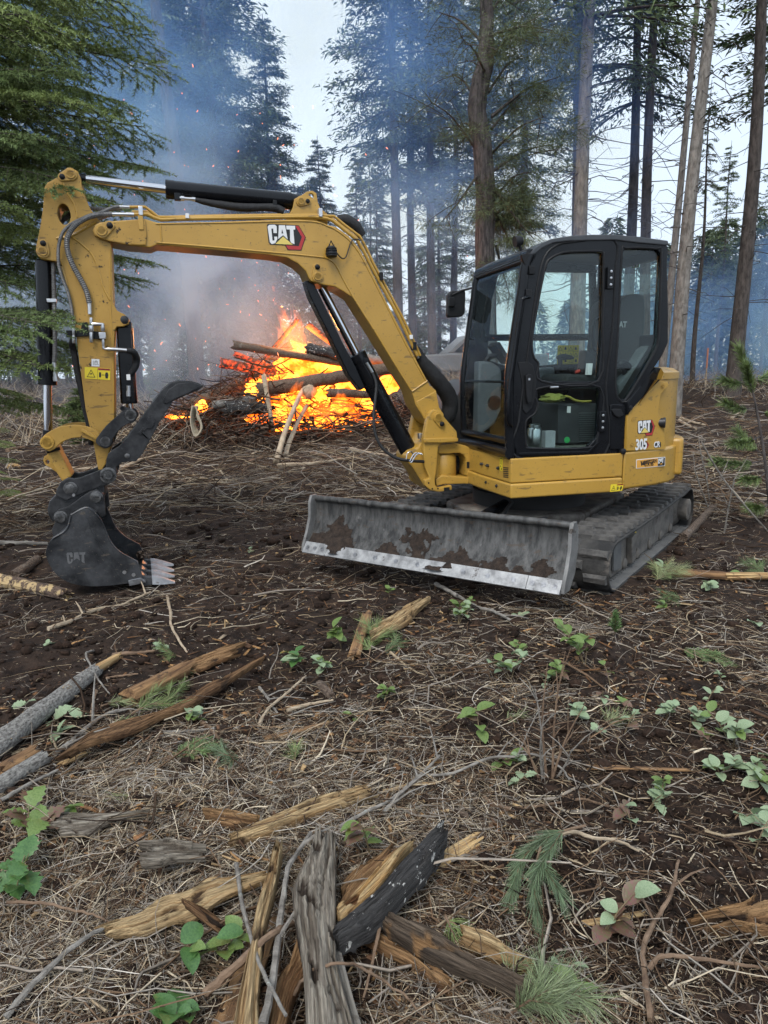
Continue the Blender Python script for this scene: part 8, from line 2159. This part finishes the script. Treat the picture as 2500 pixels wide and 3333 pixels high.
# heap of slash
base_c = rp(880, 1000, 0); base_c.z = gz1(base_c.x, base_c.y)
n = 3400
u_ = RNG.random(n); th = RNG.random(n) * 6.283; rr_ = np.sqrt(u_)
X = base_c.x + rr_ * np.cos(th) * 3.0 - .2; Y = FD + rr_ * np.sin(th) * 1.9
hmax = (1.15 + .45 * (np.cos(th) < 0)) * np.clip(1 - rr_ ** 1.6, 0, 1)
Z = gz(X, Y) + hmax * RNG.random(n) ** .55 + .02
P = np.zeros((n, 5, 3)); P[:, 0] = np.stack([X, Y, Z], -1)
az = RNG.random(n) * 6.283; el = RNG.normal(0, .32, n); L = .25 + .95 * RNG.random(n) ** 1.5
for k in range(1, 5):
    az = az + RNG.normal(0, .25, n); el = el + RNG.normal(0, .15, n)
    P[:, k] = P[:, k - 1] + np.stack([np.cos(az) * np.cos(el), np.sin(az) * np.cos(el), np.sin(el) - .06 * k], -1) * (L / 4)[:, None]
    P[:, k, 2] = np.maximum(P[:, k, 2], gz(P[:, k, 0], P[:, k, 1]) + .01)
R_ = (.006 + .022 * RNG.random(n) ** 3)[:, None] * np.linspace(1, .4, 5)[None]
v, f = tubes_np(P, R_, 4)
C = np.array([[.05, .032, .022], [.10, .066, .045], [.17, .125, .09], [.03, .022, .018], [.22, .18, .14]])[RNG.choice(5, n, p=[.34, .26, .14, .18, .08])] * (.6 + .7 * RNG.random((n, 1)))
lst = []; np_append(lst, v, f, np.repeat(C, 20, axis=0))
tag(obj('slash_heap', np_join(lst, 'slash_heap', TWIG)), 'tangled heap of branches and slash that is burning', 'brush', kind='stuff')
# glowing heart of the pile
def blob(c, rx, ry, rz, seed, sub=4, amp=.35):
    b = BM(); bmesh.ops.create_icosphere(b, subdivisions=sub, radius=1.0)
    for v_ in b.verts:
        k = 1 + amp * (mnoise.noise(v_.co * 1.7 + Vector((seed, 0, 0))) + .5 * mnoise.noise(v_.co * 4 + Vector((0, seed, 0))))
        v_.co = Vector((v_.co.x * rx * k, v_.co.y * ry * k, v_.co.z * rz * k)) + Vector(c)
    return b
cb = BM()
for (x, y, dy, rx, rz) in ((960, 880, -.15, 1.35, .55), (1150, 900, -.1, .85, .45), (800, 780, .0, .75, .40), (930, 640, .15, .65, .35), (1180, 780, .1, .7, .3), (290, 880, -.6, .13, .14), (1390, 730, .2, .30, .20), (700, 920, -.3, .5, .2), (150, 930, -.4, .26, .05)):
    c = rp(x, y, dy); merge(cb, blob(c, rx, .55 if rx > .4 else rx, rz, x * .1, 4 if rx > .4 else 3))
tag(obj('glowing_embers', mesh_of('glowing_embers', cb, COALS, 80)), 'glowing orange heart of the burning pile', 'embers', kind='stuff')
# flames: closed tongues of burning gas
def flame_mat(name, col, strength, scale=3.0):
    m = bpy.data.materials.new(name); m.use_nodes = True
    n, l = m.node_tree.nodes, m.node_tree.links; n.remove(n['Principled BSDF'])
    e = n.new('ShaderNodeEmission'); e.inputs[0].default_value = rgb(col); e.inputs[1].default_value = strength
    l.new(e.outputs[0], n['Material Output'].inputs['Volume'])
    return m
FL_O = flame_mat('orange_flame', (1.0, .17, .012), 3.2)
FL_Y = flame_mat('yellow_flame', (1.0, .36, .03), 9.0)
def tongue(bm, p0, p1, w, seed, dy=0.0):
    a, e = rp(*p0, dy), rp(*p1, dy); H = (e - a).length
    n = 22; pts, rs_ = [], []
    for i in range(n):
        t = i / (n - 1)
        q = a.lerp(e, t) + Vector((math.sin(t * 5 + seed) * .10 * H * t, math.cos(t * 4 + seed * 2) * .08 * H * t, 0))
        pts.append(q); rs_.append(max(.004, w * (math.sin(math.pi * min(1, .18 + t * .82)) ** .8) * (1 - t) ** 1.0 * (1 + .30 * math.sin(t * 11 + seed * 3))))
    b = BM(); tube(b, pts, rs_, 14)
    for v_ in b.verts:
        k = mnoise.noise_vector(v_.co * 3.0 + Vector((seed, 0, seed))) * .35 + mnoise.noise_vector(v_.co * 8 + Vector((seed, 5, 0))) * .16
        v_.co += Vector((k.x, k.y, k.z * 1.4)) * w * .95
    merge(bm, b)
fo, fy = BM(), BM()
for i, (p0, p1, w, dy) in enumerate((((850, 640), (780, 235), .36, .1), ((900, 620), (885, 400), .28, .2), ((800, 600), (730, 370), .20, .1), ((960, 640), (930, 450), .25, .15), ((1000, 660), (1010, 500), .18, .1), ((840, 560), (830, 320), .13, .3),
        ((1090, 620), (1060, 510), .12, .0), ((760, 640), (720, 520), .12, .0), ((720, 178), (716, 130), .05, .1), ((735, 260), (708, 205), .04, .2), ((870, 410), (880, 350), .06, .1), ((640, 800), (660, 730), .10, -.6), ((1240, 860), (1250, 780), .13, -.7), ((1380, 760), (1345, 680), .12, .1), ((1160, 740), (1180, 690), .12, -.6),
        ((820, 540), (770, 215), .17, .1), ((880, 500), (855, 260), .15, .2), ((110, 935), (120, 905), .10, -.4), ((300, 900), (280, 840), .12, -.6), ((1010, 860), (1000, 760), .18, -.9), ((820, 900), (840, 790), .22, -1.0), ((900, 940), (915, 800), .24, -1.1), ((1100, 930), (1110, 800), .22, -1.0), ((1200, 960), (1215, 850), .2, -1.0), ((960, 760), (975, 640), .24, -.5), ((1090, 760), (1100, 650), .2, -.5), ((1000, 920), (985, 740), .26, -1.5), ((1120, 900), (1130, 760), .24, -1.5), ((860, 860), (880, 700), .24, -1.4), ((700, 760), (715, 650), .16, -.5), ((640, 700), (655, 620), .1, -.2))):
    tongue(fo, p0, p1, w * .95, i * 1.7, dy)
    rt_ = random.Random(i)
    for j in range(13 if w > .1 else 3):
        dx = rt_.uniform(-1, 1) * w * 125; h_ = rt_.uniform(.35, 1.12); sx = rt_.uniform(-.1, .12)
        q1 = (p0[0] + (p1[0] - p0[0]) * h_ + dx * 1.2 + sx * abs(p1[1] - p0[1]), p0[1] + (p1[1] - p0[1]) * h_)
        tongue(fo, (p0[0] + dx * .8, p0[1] + rt_.uniform(-.2, .1) * (p0[1] - p1[1])), q1, w * rt_.uniform(.2, .55), i * 3.1 + j * 1.3, dy + rt_.uniform(-.2, .2))
for i, (p0, p1, w, dy) in enumerate((((890, 660), (840, 430), .26, .0), ((940, 690), (925, 520), .32, -.1), ((870, 590), (850, 440), .20, .0), ((930, 580), (915, 480), .16, .0), ((870, 680), (900, 590), .18, -.2), ((970, 690), (980, 610), .16, -.2), ((1040, 585), (1080, 560), .08, -.3), ((840, 880), (860, 810), .13, -1.05), ((640, 790), (650, 755), .06, -.9), ((1250, 850), (1260, 810), .08, -1.0), ((750, 650), (745, 625), .05, -.2), ((288, 890), (285, 862), .07, -.8), ((1000, 1010), (1020, 960), .10, -1.3), ((1180, 1000), (1190, 975), .09, -1.2))):
    tongue(fy, p0, p1, w, 50 + i * 2.3, dy)
tag(obj('orange_flames', mesh_of('orange_flames', fo, FL_O, 80)), 'orange flames licking up from the burning pile', 'flames', kind='stuff')
tag(obj('yellow_flames', mesh_of('yellow_flames', fy, FL_Y, 80)), 'bright yellow flames at the heart of the burning pile', 'flames', kind='stuff')
# sparks
n = 150
X = rp(700, 500).x + RNG.normal(-.3, 1.7, n); Zs = 1.6 + 5.2 * RNG.random(n) ** 1.5; Y = FD + RNG.normal(0, .8, n)
X = X - .12 * (Zs - 1.5)
d = RNG.normal(0, 1, (n, 3)) + np.array([0, 0, 1.0]); d /= np.linalg.norm(d, axis=1, keepdims=True)
a = np.stack([X, Y, Zs], -1); ln = (.015 + .06 * RNG.random(n) ** 2)[:, None]
v, f = tubes_np(np.stack([a, a + d * ln * .5, a + d * ln], 1), np.stack([np.full(n, .002), np.full(n, .0042), np.full(n, .0015)], 1), 3)
sm = bpy.data.materials.new('hot_spark'); sm.use_nodes = True; sm.cycles.emission_sampling = 'NONE'
sb2 = sm.node_tree.nodes['Principled BSDF']; sb2.inputs['Emission Color'].default_value = (1, .25, .10, 1); sb2.inputs['Emission Strength'].default_value = 4.0; sb2.inputs['Base Color'].default_value = (.1, .02, .01, 1)
tag(obj('sparks', npmesh('sparks', v, f, sm)), 'tiny glowing sparks rising from the fire', 'sparks', kind='stuff')
# rope hanging off the left end of the pile
rb = BM()
for k in range(6):
    o_ = k * 9
    tube(rb, spline([tuple(rp(x, y, -1.5 + .03 * k)) for x, y in ((232 + o_ * .7, 868), (222 + o_ * .5, 940), (228 + o_ * .6, 1000), (252 + o_ * .7, 1052 - o_ * .5), (290 - o_ * .2, 1000 - o_ * .6), (270 - o_ * .3, 930), (252 + o_ * .3, 872))], 5), .014, 7)
tag(obj('rope_coil', mesh_of('rope_coil', rb, mat('cream_rope', (.40, .34, .24), (.55, .48, .36), scale=40, rough=.9, bump=.6, bscale=120))), 'cream rope hanging in loops off the left end of the burning pile', 'rope')

# ------------------------------------------------------------------ parked pickup far behind, marker stake
vp = at_y(1530, 1240, 27.0); vz = gz1(vp.x, 27.0); vp = Vector((vp.x, 27.0, vz))
pk = thing('parked_pickup', 'grey pickup truck parked far behind between the boom and the cab', 'pickup truck', vp)
PKM = mat('grey_car_paint', (.15, .155, .165), (.18, .185, .195), scale=3, rough=.35, coat=.3)
PG = mat('dark_car_glass', (.012, .014, .016), rough=.12)
vf = Frame((vp.x, vp.y), 8.0); 
def vplate(pts, w0, w1, m, nm, bev=.05, par_=pk): return part(nm, prism([vf.P(u, v + vz, w0) for u, v in pts], vf.w * (w1 - w0), (), bev), m, par_)
bd = vplate([(-2.7, .45), (-2.7, 1.02), (-.75, 1.08), (.95, 1.10), (2.35, 1.02), (2.6, .85), (2.62, .45)], -.92, .92, PKM, 'body', .07)
cbk = vplate([(-.78, 1.06), (-.62, 1.72), (.28, 1.74), (1.05, 1.10)], -.80, .80, PKM, 'cab', .06)
vplate([(-.60, 1.16), (-.52, 1.60), (-.08, 1.62), (-.08, 1.14)], .80, .83, PG, 'side_window', .01); vplate([(.0, 1.14), (.0, 1.62), (.24, 1.63), (.80, 1.14)], .80, .83, PG, 'side_window', .01)
for u in (-1.75, 1.65):
    for s_ in (1, -1):
        w_ = part('wheel', stepped(BM(), vf.P(u, .38 + vz, s_ * .70), vf.w * s_, [(0, .30), (.02, .38), (.20, .38), (.235, .33), (.235, .22)], 24), RUB, pk)
        part('rim', stepped(BM(), vf.P(u, .38 + vz, s_ * .90), vf.w * s_, [(0, .22), (.03, .22), (.03, .06), (.05, .05), (.05, 0)], 18), SILV, w_)
part('tail_light', box(BM(), vf.P(-2.69, .90 + vz, .78), (vf.u, vf.v, vf.w), (.03, .14, .08), .01), REDP, pk)
part('headlight', box(BM(), vf.P(2.52, .86 + vz, .74), (vf.u, vf.v, vf.w), (.08, .09, .12), .02), WHITE, pk)
a = at_y(*S6(695, 168), 22.0); z0 = gz1(a.x, 22.0); tz = at_y(*S6(698, -20), 22.0).z
sk = thing('marker_stake', 'thin orange topped marker stake standing between trunks on the right', 'stake', (a.x, 22.0, z0))
part('stake', box(BM(), (a.x, 22.0, (z0 + tz) / 2), (Vector((1, 0, 0)), Vector((0, 1, 0)), Vector((0, 0, 1))), (.020, .012, (tz - z0) / 2 + .05), .004), STICK_P, sk)
part('painted_top', box(BM(), (a.x, 22.0, tz - .22), (Vector((1, 0, 0)), Vector((0, 1, 0)), Vector((0, 0, 1))), (.022, .014, .30), .004), mat('orange_marker_paint', (.50, .20, .11), rough=.7), sk)

# ================================================================== smoke
def smoke(name, label, c, half, dens, col, blobs, scale=.35, lo=.42, hi=.72, aniso=.0, col2=None):
    """box of air with smoke in it: density = noise x soft ellipsoids (all in world metres)"""
    b = BM(); box(b, (0, 0, 0), (Vector((1, 0, 0)), Vector((0, 1, 0)), Vector((0, 0, 1))), half)
    m = bpy.data.materials.new(name + '_volume'); m.use_nodes = True
    n, l = m.node_tree.nodes, m.node_tree.links; n.remove(n['Principled BSDF'])
    pv = n.new('ShaderNodeVolumePrincipled'); pv.inputs['Color'].default_value = rgb(col); pv.inputs['Anisotropy'].default_value = aniso; pv.inputs['Absorption Color'].default_value = (.62, .68, .8, 1)
    tc = n.new('ShaderNodeTexCoord')
    if col2 is not None:      # fresh smoke low over the fire is paler than the aged blue smoke above
        sx = n.new('ShaderNodeSeparateXYZ'); l.new(tc.outputs['Object'], sx.inputs[0])
        zr = n.new('ShaderNodeMapRange'); zr.inputs[1].default_value = 2.0 - c[2]; zr.inputs[2].default_value = 7.0 - c[2]; l.new(sx.outputs[2], zr.inputs[0])
        cm = n.new('ShaderNodeMix'); cm.data_type = 'RGBA'; cm.inputs[6].default_value = rgb(col2); cm.inputs[7].default_value = rgb(col)
        l.new(zr.outputs[0], cm.inputs[0]); l.new(cm.outputs[2], pv.inputs['Color'])
    nz = n.new('ShaderNodeTexNoise'); nz.inputs['Scale'].default_value = scale; nz.inputs['Detail'].default_value = 3.5; nz.inputs['Roughness'].default_value = .55
    nz.inputs['Distortion'].default_value = .6
    l.new(tc.outputs['Object'], nz.inputs[0])
    mr = n.new('ShaderNodeMapRange'); mr.inputs[1].default_value = lo; mr.inputs[2].default_value = hi; mr.inputs[3].default_value = .07; mr.inputs[4].default_value = 1.0
    l.new(nz.outputs[0], mr.inputs[0])
    acc = None
    for (bc, br, bw) in blobs:
        mp_ = n.new('ShaderNodeMapping'); mp_.vector_type = 'POINT'
        mp_.inputs['Location'].default_value = [-(bc[i] - c[i]) / br[i] for i in range(3)]; mp_.inputs['Scale'].default_value = [1 / br[i] for i in range(3)]
        l.new(tc.outputs['Object'], mp_.inputs[0])
        ln_ = n.new('ShaderNodeVectorMath'); ln_.operation = 'LENGTH'; l.new(mp_.outputs[0], ln_.inputs[0])
        r2 = n.new('ShaderNodeMapRange'); r2.interpolation_type = 'SMOOTHSTEP'; r2.inputs[1].default_value = 1.0; r2.inputs[2].default_value = .15; r2.inputs[3].default_value = 0; r2.inputs[4].default_value = bw
        l.new(ln_.outputs['Value'], r2.inputs[0])
        if acc is None: acc = r2.outputs[0]
        else:
            ad = n.new('ShaderNodeMath'); ad.operation = 'MAXIMUM'; l.new(acc, ad.inputs[0]); l.new(r2.outputs[0], ad.inputs[1]); acc = ad.outputs[0]
    mu = n.new('ShaderNodeMath'); mu.operation = 'MULTIPLY'; l.new(acc, mu.inputs[0]); l.new(mr.outputs[0], mu.inputs[1])
    m2 = n.new('ShaderNodeMath'); m2.operation = 'MULTIPLY'; m2.inputs[1].default_value = dens; l.new(mu.outputs[0], m2.inputs[0])
    l.new(m2.outputs[0], pv.inputs['Density'])
    l.new(pv.outputs[0], n['Material Output'].inputs['Volume'])
    me = mesh_of(name, b, m); o = obj(name, me, None, Matrix.Translation(c))
    return tag(o, label, 'smoke', kind='stuff')
sc1 = rp(560, 300)
smoke('fire_smoke', 'blue grey smoke drifting up and left from the burning pile', (-3.5, 17.4, 7.4), (12.0, 4.4, 7.6), 1.0, (.22, .44, 1.0),
      [((-3.6, 16.4, 2.8), (3.8, 3.6, 3.4), 1.1), ((-5.0, 16.0, 6.6), (3.8, 3.2, 4.4), 1.0), ((-6.6, 16.6, 11.0), (4.6, 4.0, 6.0), 1.0), ((-9.5, 17.4, 3.6), (5.0, 4.2, 4.2), .45), ((1.6, 18, 6.0), (6.5, 3.6, 8.0), .30), ((-1.2, 18, 10.5), (4.0, 3.6, 6), .34)], col2=(.62, .74, 1.0), scale=.42, lo=.44, hi=.66)
smoke('drifting_smoke', 'bank of blue smoke lying between the trunks on the right', (11.0, 28.0, 4.2), (14.0, 4.4, 5.2), .9, (.28, .50, 1.0),
      [((11.0, 28, 2.4), (4.6, 4.4, 4.0), .75), ((16.3, 28, 3.2), (5.5, 4.4, 4.6), 1.0), ((6.0, 28, 2.4), (4.5, 4.4, 3.6), .35)], scale=.3)
print('TRIS', sum(len(m.polygons) * 2 for m in bpy.data.meshes))
# the light the fire itself gives
fl_ = bpy.data.lights.new('fire_light', 'POINT'); fl_.energy = 150; fl_.color = (1.0, .38, .10); fl_.shadow_soft_size = .25
flo = bpy.data.objects.new('fire_light', fl_); COL.objects.link(flo); flo.location = rp(890, 470, -.2)
